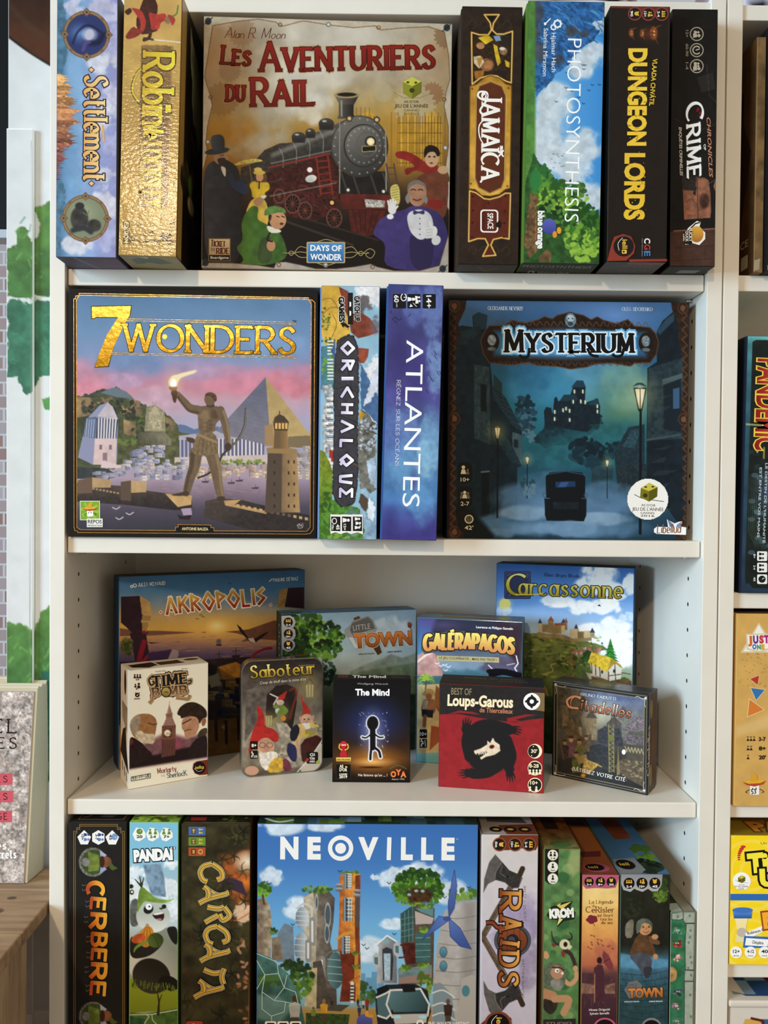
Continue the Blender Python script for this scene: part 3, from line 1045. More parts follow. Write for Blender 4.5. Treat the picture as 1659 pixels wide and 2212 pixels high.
# golden wavy box
B = Box('shiny gold game box with wavy reflections and red cloaked figure, second on the top shelf',1,(0.0772,-0.0434,Z1),0.065,0.2925,0.304,tilt=0.0200,body='#b08a40',mats=M_WAVY,split='none',faces={'right': '#2b241b','bottom': '#a59864'})
a = B.art('front',[(960,-48),(1407,-48),(1357,1985),(912,1975)],scale=3.57)
a.vgrad((0,'#c39a56'),(500,'#c09a52'),(1000,'#a8823c'),(1500,'#b58a3c'),(1990,'#b08a44'),tex=.12,ts=120)
a.poly([(1088,352),(1200,345),(1342,350),(1325,700),(1312,1100),(1300,1600),(1062,1610),(1072,1000)],'#806038',tex=.2,ts=30,wob=5)
a.line([(1330,350),(1312,900),(1304,1350),(1298,1600)],5,'#e0b878',a=.6)
a.round = 1
a.poly([(1080,60),(1110,-20),(1190,-30),(1225,60),(1190,170),(1230,230),(1150,260),(1080,270),(1040,180)],'#3a1712',tex=.3)
a.poly([(1005,60),(1090,75),(1130,170),(1110,240),(1060,280),(1090,180),(1040,100)],'#a3302a',tex=.2)
a.poly([(1140,90),(1210,110),(1280,95),(1290,150),(1240,170),(1230,225),(1165,235),(1160,160)],'#b0332c',tex=.25)
a.poly([(1020,205),(1060,225),(1110,240),(1050,290),(980,310),(960,285)],'#7c2822',tex=.2)
a.poly([(950,95),(1000,60),(1020,90),(985,125)],'#3c1814')
a.ell(1300,150,28,30,'#8a6a4c',tex=.4)
a.poly([(1290,105),(1340,115),(1360,150),(1330,200),(1320,150),(1300,125)],'#a5302a')
a.curve([(1335,120),(1365,100),(1375,60),(1378,35)],12,'#4d7a34')
a.line([(1120,300),(1395,320)],9,'#d8d4c4')
a.line([(1110,295),(1180,305)],16,'#4a3a2a')
a.curve([(1160,250),(1150,290),(1110,310)],26,'#3a201a')
a.round = 0
for i in range(26):
 rn = random.Random(i)
 x,y = rn.uniform(930,1330),rn.uniform(1730,1900)
 a.line([(x,y),(x + rn.uniform(10,60),y + rn.uniform(-30,40))],rn.uniform(5,14),'#241a0e',a=.75)
a.ell(1280,1830,45,40,'#17120c')
a.text('HO',(1262,1818),(1300,1822),34,'#d8b060',.02)
a.vrect(948,1712,1000,1890,'#5c4826')
a.text('EDITION',(958,1720),(956,1880),34,'#e8cf90',.01)
a.stroke('Robin',(1112,420),(1104,960),225,('#e6cf3a','#c9a32a'),.17,.09,.05,gap=.12,outline=(9,'#4b3c18'),caps=0)
a.stroke('de',(1112,980),(1108,1060),150,('#e6cf3a','#c9a32a'),.2,.12,outline=(7,'#4b3c18'))
a.stroke('LOCKSLEY',(1090,1110),(1080,1590),150,('#d8b83a','#b08c2a'),.16,.1,.05,gap=.16,outline=(5,'#6b5424'))
a.curve([(1180,480),(1060,560),(1015,700),(1070,800)],22,'#4b3c18')
a.curve([(1180,480),(1062,560),(1018,700),(1068,790)],12,'#d8bf3a')
a.done()
a = B.art('right',[(0,0),(300,0),(300,300),(0,300)],scale=2.0)
a.fill('#1c1710',tex=.4,ts=30)
a.poly([(0,0),(22,0),(20,300),(0,300)],'#b4904a')
a.poly([(40,10),(120,60),(90,150),(50,100)],'#8d8a66',tex=.4,wob=10)
a.poly([(40,190),(70,180),(60,220)],'#5f7a34',wob=6)
a.ell(60,220,16,10,'#b09a70')
a.leaves(100,200,80,90,['#2c2416','#4a3a22','#1a140c'],40,14)
a.done()
a = B.art('bottom',[(0,0),(65,0),(65,300),(0,300)],scale=.7)
a.fill('#a59a66',tex=.12)
a.poly([(8,12),(22,4),(45,6),(58,24),(40,30),(24,24),(10,30)],'#64785a',wob=4,tex=.3)
a.poly([(20,4),(32,3),(30,10)],'#d8d4b8')
a.done()
B.done()

# the big train box
B = Box('large square game box showing a black steam locomotive and people in old dress',1,(0.1597,0.0035,Z1),0.2943,0.2955,0.075,yaw=0.022,tilt=0.006,body='#a99a80',faces={'left': '#2a1e14'},base='#8a7a60')
a = B.art('front',[(105,107),(1590,150),(1572,1632),(98,1605)],scale=2.765)
a.vgrad((100,'#b5a892'),(420,'#b2a590'),(620,'#a8905e'),(800,'#9c7430'),(1000,'#85602c'),(1150,'#3c2a1c'),(1350,'#1a1310'),(1640,'#15100e'),tex=.14,ts=90,wob=30)
a.glow(130,350,330,420,'#a8794a',.75)
a.glow(1560,330,260,380,'#a67a4a',.7)
a.glow(1300,820,380,330,'#b98a2c',.8)
a.glow(300,800,260,260,'#b07a2a',.8)
for i,(x,y,rx,ry) in enumerate([(620,560,300,200),(480,720,260,170),(760,420,330,160),(900,230,420,150),(420,880,230,120),(720,650,200,130)]):
 a.cloud(x,y,rx,ry,['#c9c1b2','#a89c88','#d2cabb'][i % 3],.75,seed=i + 20,soft=.3)

def gear(a,cx,cy,r,col,al=.6,n=18):
 pts = []
 for i in range(n * 4):
  rr = r * (1.0 if i % 4 < 2 else .86)
  t = 6.28318 * i / (n * 4)
  pts.append((cx + rr * math.cos(t),cy + rr * math.sin(t)))
 a.poly(pts,col,a=al)

gear(a,215,600,105,'#8a6840',.55)
gear(a,260,430,70,'#8f6f50',.5)
gear(a,330,200,90,'#94704c',.4)
gear(a,1560,220,80,'#7a5636',.6)
gear(a,1475,565,70,'#8a5a3a',.6)
gear(a,1370,640,130,'#b9aa88',.7,22)
gear(a,1180,560,60,'#b4a688',.5)
for x,w in ((1340,70),(1470,62),(1090,60)):
 a.poly([(x - w,1000),(x - w,760),(x - w * .6,690),(x,665),(x + w * .6,690),(x + w,760),(x + w,1000)],'#c99a34',a=.75,soft=6,tex=.2)
 for k in range(-3,4):
  a.line([(x + k * w / 3.5,700),(x + k * w / 3.5,1000)],4,'#5a3c14',a=.8)
 for k in range(5):
  a.line([(x - w,740 + 60 * k),(x + w,740 + 60 * k)],4,'#5a3c14',a=.8)
for x in range(1230,1580,40):
 a.line([(x,680),(x,1050)],8,'#7a531c',a=.5)
for x in range(1020,1110,26):
 a.line([(x,650),(x,760)],6,'#7a531c',a=.6)
# parchment edging
ED,LN = '#bfb29b','#6a4426'
top = [(98,100),(1596,145),(1545,195),(1450,165),(1300,172),(1165,185),(1130,160),(1000,172),(850,155),(700,132),(570,165),(535,140),(430,122),(300,135),(155,162)]
a.poly(top,ED,tex=.12)
a.line(top[2:],5,LN,a=.8)
left = [(98,100),(155,162),(130,330),(108,470),(140,570),(155,640),(128,760),(118,860),(130,920),(104,1020),(96,1060)]
a.poly(left,ED,tex=.12)
a.line(left[1:],5,LN,a=.8)
right = [(1596,145),(1545,195),(1570,330),(1580,480),(1555,560),(1545,640),(1570,760),(1572,880),(1555,1000),(1582,1080),(1540,1130),(1545,1200),(1575,1260),(1582,1330),(1592,700)]
a.poly(right,ED,tex=.12)
a.line(right[1:-1],5,LN,a=.8)
# locomotive
a.poly([(400,985),(470,905),(560,865),(640,860),(640,1000),(480,1050),(320,1130),(330,1010)],'#39332c',tex=.35,ts=14)
a.poly([(500,960),(560,900),(700,830),(850,770),(960,720),(980,1040),(860,1000),(560,1060),(490,1010)],'#4d4842',grad=('#1c1917',(640,830),(700,1040)),tex=.25,ts=18)
a.line([(520,935),(700,860),(900,785)],26,'#8f8a80',a=.55,soft=12)
for x,y in ((560,905),(640,870),(720,835),(800,800)):
 a.curve([(x,y - 10),(x + 22,y + 40),(x + 20,y + 120)],6,'#a09a8e',a=.55)
a.line([(510,985),(880,905)],7,'#8a8478',a=.7)
for cx,cy,rx,ry in ((675,825,42,36),(745,800,30,32),(840,745,46,40)):
 a.poly([(cx - rx,cy),(cx + rx,cy),(cx + rx * .9,cy + ry),(cx - rx * .9,cy + ry)],'#2e2a27')
 a.ell(cx,cy,rx,ry * .8,'#4a4640',grad=('#1e1b19',(cx,cy - ry),(cx,cy + ry)))
 a.ell(cx - rx * .25,cy - ry * .35,rx * .3,ry * .16,'#c8c2b4',.8)
a.poly([(915,600),(1005,600),(1003,690),(1012,712),(905,718),(914,690)],'#57524a',grad=('#1e1c1a',(915,0),(1005,0)))
a.poly([(888,575),(1036,575),(1006,632),(918,632)],'#6e665a',grad=('#24211f',(900,0),(1036,0)))
a.ell(962,574,74,20,'#a08a62')
a.ell(962,572,58,12,'#1c1714')
a.line([(930,610),(932,700)],10,'#a8a294',a=.7)
a.poly([(480,1040),(860,930),(910,990),(930,1180),(900,1260),(780,1330),(560,1290),(500,1200)],'#3d1915',tex=.5,ts=14)
for i in range(60):
 rn = random.Random(i * 7)
 x,y = rn.uniform(520,900),rn.uniform(1040,1310)
 a.line([(x,y),(x + rn.uniform(-60,60),y + rn.uniform(-14,20))],rn.uniform(4,12),rn.choice(['#1a1210','#6a231d','#0f0b0a','#4c4440','#7c2c22']),a=.7)
for cx,cy,r in ((640,1225,60),(715,1265,55),(560,1180,46),(890,1310,60)):
 a.ell(cx,cy,r * .8,r,'#14100e')
 a.ell(cx,cy,r * .8,r,'#6a3a30',ring=8)
 for t in range(0,180,30):
  a.line([(cx - r * .7 * math.cos(math.radians(t)),cy - r * .9 * math.sin(math.radians(t))),(cx + r * .7 * math.cos(math.radians(t)),cy + r * .9 * math.sin(math.radians(t)))],4,'#7a3d30',a=.8)
for x0 in (780,850):
 a.line([(x0,940),(x0 + 30,1170)],10,'#7a2a22')
for k in range(6):
 a.line([(785 + 5 * k,975 + 38 * k),(858 + 4 * k,965 + 38 * k)],8,'#7a2a22')
a.line([(495,1010),(860,925)],12,'#7c2c24')
a.line([(505,1180),(900,1100)],8,'#8a8278',a=.6)
a.ell(750,1075,34,22,'#c8c4bc',tex=.2,rot=-12)
a.ell(742,1022,16,15,'#e8e4da')
a.poly([(910,1030),(1195,1030),(1225,1180),(920,1180)],'#1d1917',tex=.3)
for x,y in ((930,1040),(1105,1045),(1180,1040),(1000,1050)):
 a.line([(x,y),(x + 40,y + 120)],12,'#3c3631')
a.ell(1040,882,172,185,'#3c3834',grad=('#23201e',(900,0),(1200,0)))
a.ell(1040,880,165,178,'#66625c',grad=('#34312e',(980,740),(1100,1060)),tex=.08)
a.ell(1062,878,118,130,'#2e2b29',ring=9)
a.ell(1066,876,110,120,'#716d67',grad=('#3a3734',(1000,780),(1130,1000)),tex=.06)
a.ell(1085,868,66,76,'#5a5651',ring=6)
for t in range(0,360,18):
 a.ell(1040 + 152 * math.cos(math.radians(t)),880 + 165 * math.sin(math.radians(t)),5,5,'#a8a298',.8)
 a.ell(1066 + 96 * math.cos(math.radians(t)),876 + 104 * math.sin(math.radians(t)),4,5,'#b4aea2',.7)
a.ell(1105,853,34,34,'#2a2725')
a.ell(1106,853,22,22,'#e8b868')
a.glow(1106,853,26,26,'#fff4d0',1,.6)
a.poly([(1054,882),(1136,876),(1138,908),(1056,914)],'#1b1916')
a.line([(1054,882),(1136,876),(1138,908),(1056,914),(1054,882)],4,'#b09a60')
for x,y in ((978,715),(1142,722)):
 a.ell(x,y,20,20,'#3b3733')
 a.ell(x,y,11,11,'#d9b070')
a.line([(920,720),(922,1160)],7,'#837d73')
a.line([(1195,760),(1200,1150)],7,'#8d877c')
for x in (1200,1245):
 a.line([(x,985),(x + 35,1180)],9,'#4b3a34')
for k in range(5):
 a.line([(1205 + 6 * k,1010 + 38 * k),(1252 + 6 * k,1008 + 38 * k)],7,'#54423a')
a.poly([(925,1165),(1228,1170),(1218,1255),(932,1255)],'#5a211b',tex=.3)
a.poly([(1070,1195),(1195,1205),(1190,1245),(1080,1245)],'#a39c92',tex=.6,ts=10)
a.poly([(975,1260),(1205,1262),(1140,1405),(1080,1420),(990,1385)],'#4b1c18',tex=.3,ts=20)
for k in range(5):
 a.line([(1000 + 40 * k,1262),(1030 + 22 * k,1395)],5,'#2a0f0d',a=.8)
a.ell(875,1218,22,20,'#2a1512')
a.ell(876,1218,12,12,'#f0b060')
for x,y in ((972,1142),(1184,1150)):
 a.ell(x,y,17,17,'#2b2826')
 a.ell(x,y,9,9,'#e0d8c4')
a.line([(600,1330),(1000,1470)],14,'#3a302a',a=.8)
a.line([(700,1310),(1150,1440)],10,'#342a24',a=.8)
a.round = 2
# gentleman in top hat
a.poly([(112,1010),(165,965),(215,990),(262,1010),(330,1075),(378,1140),(345,1185),(330,1170),(340,1590),(120,1595),(105,1200)],'#3b3d46',grad=('#23242c',(120,0),(330,0)),tex=.2)
a.poly([(255,1030),(330,1070),(380,1140),(352,1182),(260,1120)],'#2b3550')
a.poly([(205,1000),(240,1010),(238,1070),(222,1050)],'#cfcac0')
a.ell(206,950,40,42,'#a07c60')
a.ell(246,955,9,12,'#a07c60')
a.curve([(205,940),(225,936)],5,'#2c201a')
a.poly([(182,955),(240,950),(236,990),(200,1000)],'#3a2c24')
a.curve([(240,985),(290,1020),(305,1075)],40,'#2c2a2e',soft=5)
a.ell(186,912,74,20,'#333840',rot=-8)
a.poly([(142,818),(226,810),(236,905),(156,915)],'#4a525e',grad=('#2a2e36',(142,0),(236,0)))
# lady in yellow
a.poly([(275,1000),(330,968),(420,955),(475,970),(380,985)],'#c0ac5a',tex=.3,ts=12)
a.line([(380,985),(395,1090)],5,'#7a6630')
a.poly([(378,1115),(400,1090),(440,1100),(498,1095),(505,1140),(470,1160),(480,1190),(398,1195),(395,1150)],'#c3a22e',tex=.2)
a.poly([(395,1190),(482,1190),(505,1350),(420,1400),(350,1300)],'#c9a648',tex=.2)
a.ell(442,1066,22,28,'#c08c64')
a.ell(440,1040,36,14,'#caa94a')
a.ell(432,1022,24,13,'#d0b45c')
a.line([(440,1095),(438,1135)],8,'#2a201a')
# boy in green
a.poly([(298,1490),(345,1450),(330,1330),(390,1235),(440,1245),(425,1320),(480,1345),(575,1400),(622,1545),(500,1595),(320,1590),(355,1560)],'#486e2d',grad=('#3a5a26',(330,0),(600,0)),tex=.22)
a.poly([(440,1440),(520,1410),(520,1580),(430,1585)],'#394a2a',tex=.2)
a.poly([(480,1350),(580,1385),(560,1400),(500,1400)],'#ddd8c8')
a.poly([(400,1215),(430,1185),(470,1190),(460,1225),(430,1245)],'#a87a58')
a.poly([(440,1180),(490,1172),(470,1200)],'#d8d0b8')
a.ell(552,1322,50,56,'#c08c66',tex=.12)
a.ell(575,1345,12,8,'#5a2a20')
a.curve([(545,1300),(560,1305)],6,'#2a1a14')
a.curve([(575,1300),(592,1306)],6,'#2a1a14')
a.poly([(468,1300),(475,1255),(530,1235),(590,1250),(605,1285),(560,1275),(510,1290)],'#587c3f',tex=.25,ts=12)
a.poly([(490,1300),(520,1288),(505,1340)],'#3a2a1c')
a.ell(512,1475,26,34,'#b88660')
a.curve([(505,1400),(490,1440),(520,1450)],10,'#1c1814')
# gentleman in violet and lady with red scarf
a.poly([(1365,1080),(1440,1030),(1530,1030),(1578,1080),(1560,1330),(1400,1330)],'#6b3a28',tex=.2)
a.poly([(1250,915),(1310,905),(1380,935),(1450,990),(1500,985),(1520,1020),(1450,1045),(1370,1020),(1320,1060),(1305,1010),(1380,1005),(1330,965),(1260,950)],'#85251f',tex=.25)
a.ell(1472,948,42,56,'#c29a76')
a.poly([(1425,960),(1425,890),(1460,868),(1510,885),(1525,930),(1505,945),(1490,910),(1450,915)],'#1d1614')
for x in (1458,1488):
 a.ell(x,942,8,5,'#2a1a14')
a.ell(1470,980,10,5,'#7a1f1c')
a.ell(1540,1020,32,24,'#c29a76')
a.poly([(1445,1195),(1540,1200),(1540,1255),(1450,1250)],'#7c2420')
a.poly([(1120,1400),(1150,1330),(1215,1280),(1310,1260),(1350,1235),(1420,1235),(1530,1280),(1575,1400),(1570,1625),(1185,1615),(1200,1460),(1140,1420)],'#43386f',grad=('#332b58',(1150,1300),(1560,1600)),tex=.15)
a.poly([(1320,1280),(1400,1250),(1470,1280),(1490,1380),(1410,1450),(1340,1390)],'#c9c7c6',tex=.08)
a.poly([(1335,1390),(1410,1450),(1490,1400),(1480,1620),(1350,1615)],'#2c2547')
a.poly([(1362,1258),(1395,1272),(1430,1256),(1430,1290),(1395,1278),(1362,1292)],'#3a3060')
for k in range(4):
 a.ell(1402,1310 + 32 * k,4,4,'#444')
a.ell(1385,1160,56,78,'#a3765a',tex=.12)
a.poly([(1325,1160),(1330,1100),(1380,1078),(1435,1100),(1445,1165),(1430,1120),(1385,1100),(1345,1120)],'#6d6a66')
a.poly([(1310,1190),(1335,1150),(1345,1200),(1330,1230)],'#7d7a76')
a.poly([(1428,1160),(1452,1195),(1440,1230),(1425,1205)],'#7d7a76')
for x in (1362,1405):
 a.curve([(x - 14,1142),(x,1136),(x + 14,1142)],7,'#3a2820')
a.curve([(1362,1195),(1385,1203),(1408,1195)],8,'#5a2f26')
a.poly([(1220,1118),(1278,1100),(1286,1235),(1232,1215)],'#c8b866')
for k in range(6):
 a.line([(1234,1128 + 16 * k),(1272,1118 + 16 * k)],4,'#5a5230',a=.7)
for k in range(4):
 a.line([(1222 + 9 * k,1250),(1212 + 15 * k,1208 - 6 * (k % 3))],13,'#d9d6d0')
a.line([(1250,1260),(1268,1238)],13,'#d9d6d0')
a.ell(1236,1258,24,28,'#d9d6d0',rot=-15)
a.ell(1225,1300,20,16,'#e4e0da')
a.ell(1478,1392,28,38,'#d9d6d0',rot=20)
for k in range(4):
 a.line([(1478,1366 + 17 * k),(1446,1372 + 17 * k)],15,'#d2cfca')
 a.line([(1476,1374 + 17 * k),(1442,1380 + 17 * k)],2.5,'#8c8a88')
a.line([(1470,1360),(1462,1332)],13,'#d9d6d0')
a.ell(1500,1440,26,30,'#cfccc8',rot=30)
a.round = 0
# foot scroll
bot = [(95,1612),(95,1560),(140,1578),(280,1580),(430,1592),(530,1608),(545,1575),(600,1572),(690,1590),(780,1612),(900,1612),(1010,1600),(1110,1582),(1150,1600),(1250,1622),(1400,1622),(1520,1590),(1545,1500),(1572,1410),(1575,1640)]
a.poly(bot,'#a79c90',tex=.12)
a.line(bot[1:-1],5,'#4e3524',a=.8)
for x,y in ((128,135),(1560,170),(120,1578),(1540,1610)):
 a.ell(x,y,20,22,'#2a3238',tex=.4)
 a.curve([(x - 26,y + 20),(x,y),(x + 26,y - 22)],6,'#1a1f22')
for x,y in ((850,153),(130,857),(1553,888),(840,1590)):
 a.ell(x,y,15,15,'#6e6a66')
 a.ell(x,y,9,9,'#d0ccc4')
for x,y in ((560,155),(1150,170),(560,1590),(1120,1600),(1545,600),(145,590)):
 a.ell(x,y,13,13,LN,ring=5)
# lettering
a.stroke('Alan R. Moon',(230,238),(588,242),46,'#5a2c1c',.1,.05,0,slant=.25,gap=.13,caps=.35)
RD,OUT,HALO = ('#8e1f18','#6c1511'),'#34160c','#b88a5c'

def rail(t,p0,p1,h,**k):
 a.stroke(t,p0,p1,h,HALO,.19,.1,.05,grow=8,gap=.2,**k)
 a.stroke(t,p0,p1,h,RD,.19,.1,.05,gap=.2,outline=(4.5,OUT),**k)

rail('LES',(215,388),(378,402),90,hs=[1.12,.9,.9])
rail('AVENTURIERS',(450,432),(1478,412),126,hs=[1.28] + [1] * 10)
rail('DU',(246,612),(345,614),88)
rail('RAIL',(402,640),(762,632),136,hs=[1.15,1,1,1])
# award print
a.line([(1245,560),(1300,590),(1400,590),(1450,570)],4,'#8a7a4a')
a.vpoly([(1350,468),(1405,495),(1405,560),(1350,598),(1296,565),(1296,498)],'#8a8a2a')
a.vpoly([(1350,468),(1405,495),(1352,524),(1296,498)],'#c4c04a')
a.vpoly([(1352,524),(1405,495),(1405,560),(1350,598)],'#6f6e1e')
a.vell(1350,548,16,14,'#3c3a12')
a.vell(1325,500,9,6,'#3c3a12')
a.vell(1372,502,9,6,'#3c3a12')
a.text("AS D'OR",(1302,622),(1390,622),15,'#5c523c')
a.text("JEU DE L'ANNÉE",(1246,650),(1446,650),21,'#4c442f')
a.text('CANNES',(1302,672),(1392,672),13,'#84785c')
a.text('2005',(1300,693),(1392,693),14,'#94886a')
for sx in (-1,1):
 cx = 842 + sx * 108
 for k in range(3):
  a.vline(_sp((cx,1490 + 26 * k),(cx + sx * 50,1480 + 30 * k),(cx + sx * 95,1530 - 12 * k),(cx + sx * (150 if k == 1 else 115),1515)),4.5,'#9a8a5a')
a.vline(_sp((1060,1520),(1100,1490),(1132,1510),(1110,1545),(1080,1530),(1090,1510)),4.5,'#9a8a5a')
a.vline(_sp((780,1455),(842,1436),(905,1455)),5,'#9a8a5a')
a.vline(_sp((780,1572),(842,1590),(905,1572)),5,'#9a8a5a')
a.vrect(726,1450,956,1576,'#b0a070',8)
a.vrect(734,1456,948,1570,('#4f8cc4','#2c5f98'),6)
a.text('DAYS OF',(748,1502),(934,1504),34,'#f2f2ee',.03)
a.text('WONDER',(748,1556),(936,1558),36,'#f2f2ee',.03)
a.vrect(140,1430,274,1568,'#6e5a3e')
a.vrect(146,1436,268,1530,('#d8c8a0','#b09a70'))
a.vrect(146,1530,268,1562,'#1a1512')
a.stroke('TICKET',(156,1478),(240,1480),30,'#5a1f16',.22,.12,.05,gap=.15,hs=[1.2,1,1,1,1,1])
a.stroke('TO',(154,1506),(178,1507),18,'#5a1f16',.2,.12,gap=.2)
a.stroke('RIDE',(190,1522),(262,1522),32,'#5a1f16',.22,.12,.05,gap=.15)
a.text('Boardgame',(154,1553),(262,1553),16,'#e4dccc',.015)
a.done()
B.done()

# brown box with brass frame
B = Box('dark brown game box with brass frame and white title, next to the train box',1,(0.4609,-0.0255,Z1),0.0704,0.2942,0.287,tilt=0.0055,body='#241b15',faces={'left': '#2c2019','bottom': '#3a332c'},split='right',lid=.985,base='#332519')
a = B.art('front',[(132,50),(594,52),(572,2040),(100,2040)],scale=3.57)
a.fill('#2a1f19',tex=.25,ts=40)
for i in range(15):
 y = 150 + 125 * i
 for x in (160 - 2 * i,555 - 1.5 * i):
  a.ell(x,y,10,10,'#1a1310')
  a.ell(x,y,5,5,'#4a3a2c')
for y in (190,1940):
 for x in (210,300,390,480):
  a.curve([(x - 40,y),(x,y - 40),(x + 30,y),(x,y + 25)],6,'#433428',a=.8)
GD = ('#f0cd7a','#8a5f1e')
sh1 = [(200,245),(260,262),(330,262),(355,225),(345,170),(300,110),(415,108),(370,175),(362,225),(395,255),(450,255),(520,232),(512,625),(470,612),(400,575),(350,570),(270,590),(205,640)]
a.poly(sh1,'#15100c')
a.poly([(215,270),(500,260),(500,610),(400,560),(280,575),(215,610)],'#2f2114',tex=.5,ts=16)
a.poly([(250,285),(330,262),(370,300),(310,335)],'#d9b82c',tex=.2)
a.poly([(370,330),(400,345),(430,470),(405,500),(385,420)],'#cfae2a',tex=.3)
a.poly([(460,450),(498,470),(496,510),(470,500)],'#c9a92c')
a.poly([(370,270),(430,265),(450,300),(390,310)],'#7a94b4')
a.poly([(420,270),(500,265),(490,340),(450,350)],'#26221f')
a.ell(270,345,32,26,'#a8754c',tex=.4)
a.ell(450,385,30,28,'#9c7858',tex=.4)
a.ell(440,365,22,12,'#d8d0c0')
a.ell(320,490,56,50,'#7a5030',tex=.4)
a.ell(328,492,34,34,'#99683e',tex=.3)
a.poly([(215,430),(270,420),(300,470),(260,520),(220,480)],'#c9bda0',tex=.3)
a.poly([(240,440),(290,430),(260,520)],'#b4802c')
a.poly([(220,540),(300,530),(290,590),(230,600)],'#8a5a24',tex=.4)
a.ell(420,560,60,30,'#241c18')
for wd,c in ((17,'#5a3c12'),(11,'#c08a30'),(4,'#f4dc98')):
 a.line(sh1 + sh1[:1],wd,c)
pl = [(188,655),(240,640),(300,590),(350,572),(420,590),(470,635),(515,645),(505,1440),(470,1450),(420,1490),(350,1505),(280,1500),(230,1455),(180,1450)]
a.poly(pl,'#b07f2c',grad=('#d0a040',(340,600),(340,1480)),tex=.18,ts=60)
a.line(pl + pl[:1],8,'#6a4616')
st = [(235,720),(260,650),(350,615),(440,650),(470,720),(465,1370),(440,1440),(345,1485),(255,1440),(228,1370)]
a.poly(st,'#5a2c19',tex=.12,ts=50)
a.line(st + st[:1],10,'#e2bd6a')
a.line(st + st[:1],4,'#6a4616')
for x,y in ((205,675),(490,665),(195,1410),(485,1425)):
 a.ell(x,y,8,8,'#6a4616')
sh2 = [(185,1465),(235,1480),(300,1525),(345,1530),(420,1510),(470,1480),(510,1480),(500,1840),(440,1830),(375,1845),(355,1890),(395,1970),(290,1980),(335,1890),(310,1840),(250,1840),(178,1865)]
a.poly(sh2,'#5a2418',tex=.15)
for wd,c in ((17,'#5a3c12'),(11,'#c08a30'),(4,'#f4dc98')):
 a.line(sh2 + sh2[:1],wd,c)
for x,y in ((210,1510),(470,1505),(335,1562),(210,1620),(465,1620),(208,1715),(462,1715),(205,1830),(460,1825)):
 a.ell(x,y,8,8,'#2a0f0a')
a.stroke('JAMAÏCA',(285,715),(282,1370),130,'#f4f1ea',.2,.07,.07,gap=.13,nib=18,hs=[1.15,1,1,1,1,1,1])
a.vline(_sp((320,720),(300,760),(255,735),(265,700),(320,705),(320,760),(270,840),(300,880)),15,'#f4f1ea')
a.vline(_sp((300,910),(262,960),(265,1040),(300,1110)),9,'#f4f1ea')
a.vline([(300,1350),(272,1398)],14,'#f4f1ea')
a.vline([(412,1150),(452,1195)],12,'#f4f1ea')
a.vline([(452,1145),(412,1195)],12,'#f4f1ea')
a.vrect(272,1608,412,1788,'#eeebe4',26)
a.vrect(283,1619,401,1777,'#5a2418',20)
a.text('SPACE',(328,1636),(330,1760),46,'#eeebe4',.02)
a.stroke('Cowboys',(290,1630),(290,1770),26,'#1c120e',.12,.07,slant=.3,gap=.1)
a.vpoly([(390,1720),(420,1690),(440,1710),(430,1750),(400,1745)],'#1a1512')
a.done()
a = B.art('bottom',[(0,0),(70,0),(70,290),(0,290)],scale=1)
a.fill('#4a443c',tex=.15)
a.line([(25,10),(35,26),(48,12)],2,'#7a6040')
a.done()
B.done()

# forest and sky box
B = Box('green and blue game box with trees, clouds and thin white title on the top shelf',1,(0.5341,-0.0320,Z1),0.0888,0.297,0.293,tilt=0.0085,body='#3c5a2a',faces={'left': '#587a32','bottom': '#33382c'},split='right',lid=.985,base='#55782e')
a = B.art('front',[(637,8),(1240,15),(1197,2030),(597,2035)],scale=3.57)
a.vgrad((600,'#6fa8d8'),(900,'#58a0dc'),(1240,'#3f8fd6'),axis='x')
for i,(x,y,rx,ry) in enumerate([(800,950,190,320),(850,780,180,180),(1050,480,150,160),(1150,420,130,130),(900,1250,230,220),(760,1150,160,220),(1080,1120,190,160),(1120,1520,150,140),(1020,1330,160,150),(1190,180,80,90)]):
 a.cloud(x,y,rx,ry,'#c6d3dd',.95,seed=i + 40,thr=.36,soft=.3)
a.poly([(600,-10),(1260,-10),(1240,130),(1140,180),(1200,240),(1160,310),(1040,380),(980,460),(930,520),(850,570),(810,640),(720,720),(690,760),(660,520),(600,540)],'#2b5f98',tex=.45,ts=26,wob=16)
a.scatter(690,1230,10,560,170,lambda X,Y,r: a.line([(X,Y),(X + r.uniform(20,60),Y + r.uniform(10,50))],r.uniform(6,14),r.choice(['#1d4c86','#3f86c4','#5aa4d8','#173a66','#2f78b8']),a=.55) if Y < 600 - (X - 690) * .75 + 60 else None,7)
for x,y,rx,ry in ((700,100,60,90),(720,400,50,80),(880,460,40,40),(980,240,50,45),(1080,260,40,28),(690,250,40,60)):
 a.ell(x,y,rx,ry,'#43454e',soft=14,tex=.35,a=.85)
a.poly([(597,0),(690,0),(690,1200),(675,1500),(597,1900)],'#4d7f35',tex=.25,ts=50,a=.96,soft=14)
a.poly([(675,1190),(720,1260),(800,1320),(850,1400),(930,1430),(1010,1480),(1080,1580),(1150,1640),(1210,1700),(1210,2050),(590,2050),(590,1500)],'#2c5228',tex=.4,ts=40,wob=18)
a.leaves(900,1520,230,130,['#7aa83a','#96bf44','#4f7f2c','#2c5624'],150,22,3)
a.leaves(1070,1790,150,230,['#94bd44','#6f9f38','#3f7228','#1f4a1e'],230,24,4)
a.leaves(820,1700,120,130,['#34662a','#1e4420','#56873a','#16301a'],90,24,5)
a.leaves(740,1380,80,110,['#5d9634','#4a8038','#2f6a34'],60,20,6)
a.poly([(650,1500),(720,1520),(690,1640),(720,1800),(700,1960),(640,2000),(600,1900)],'#6b5236',tex=.5,ts=20,wob=12)
a.poly([(720,1990),(780,1930),(820,1960),(810,2030),(720,2035)],'#6e5638',tex=.4)
a.ell(690,1400,45,90,'#2f7a3e',soft=20)
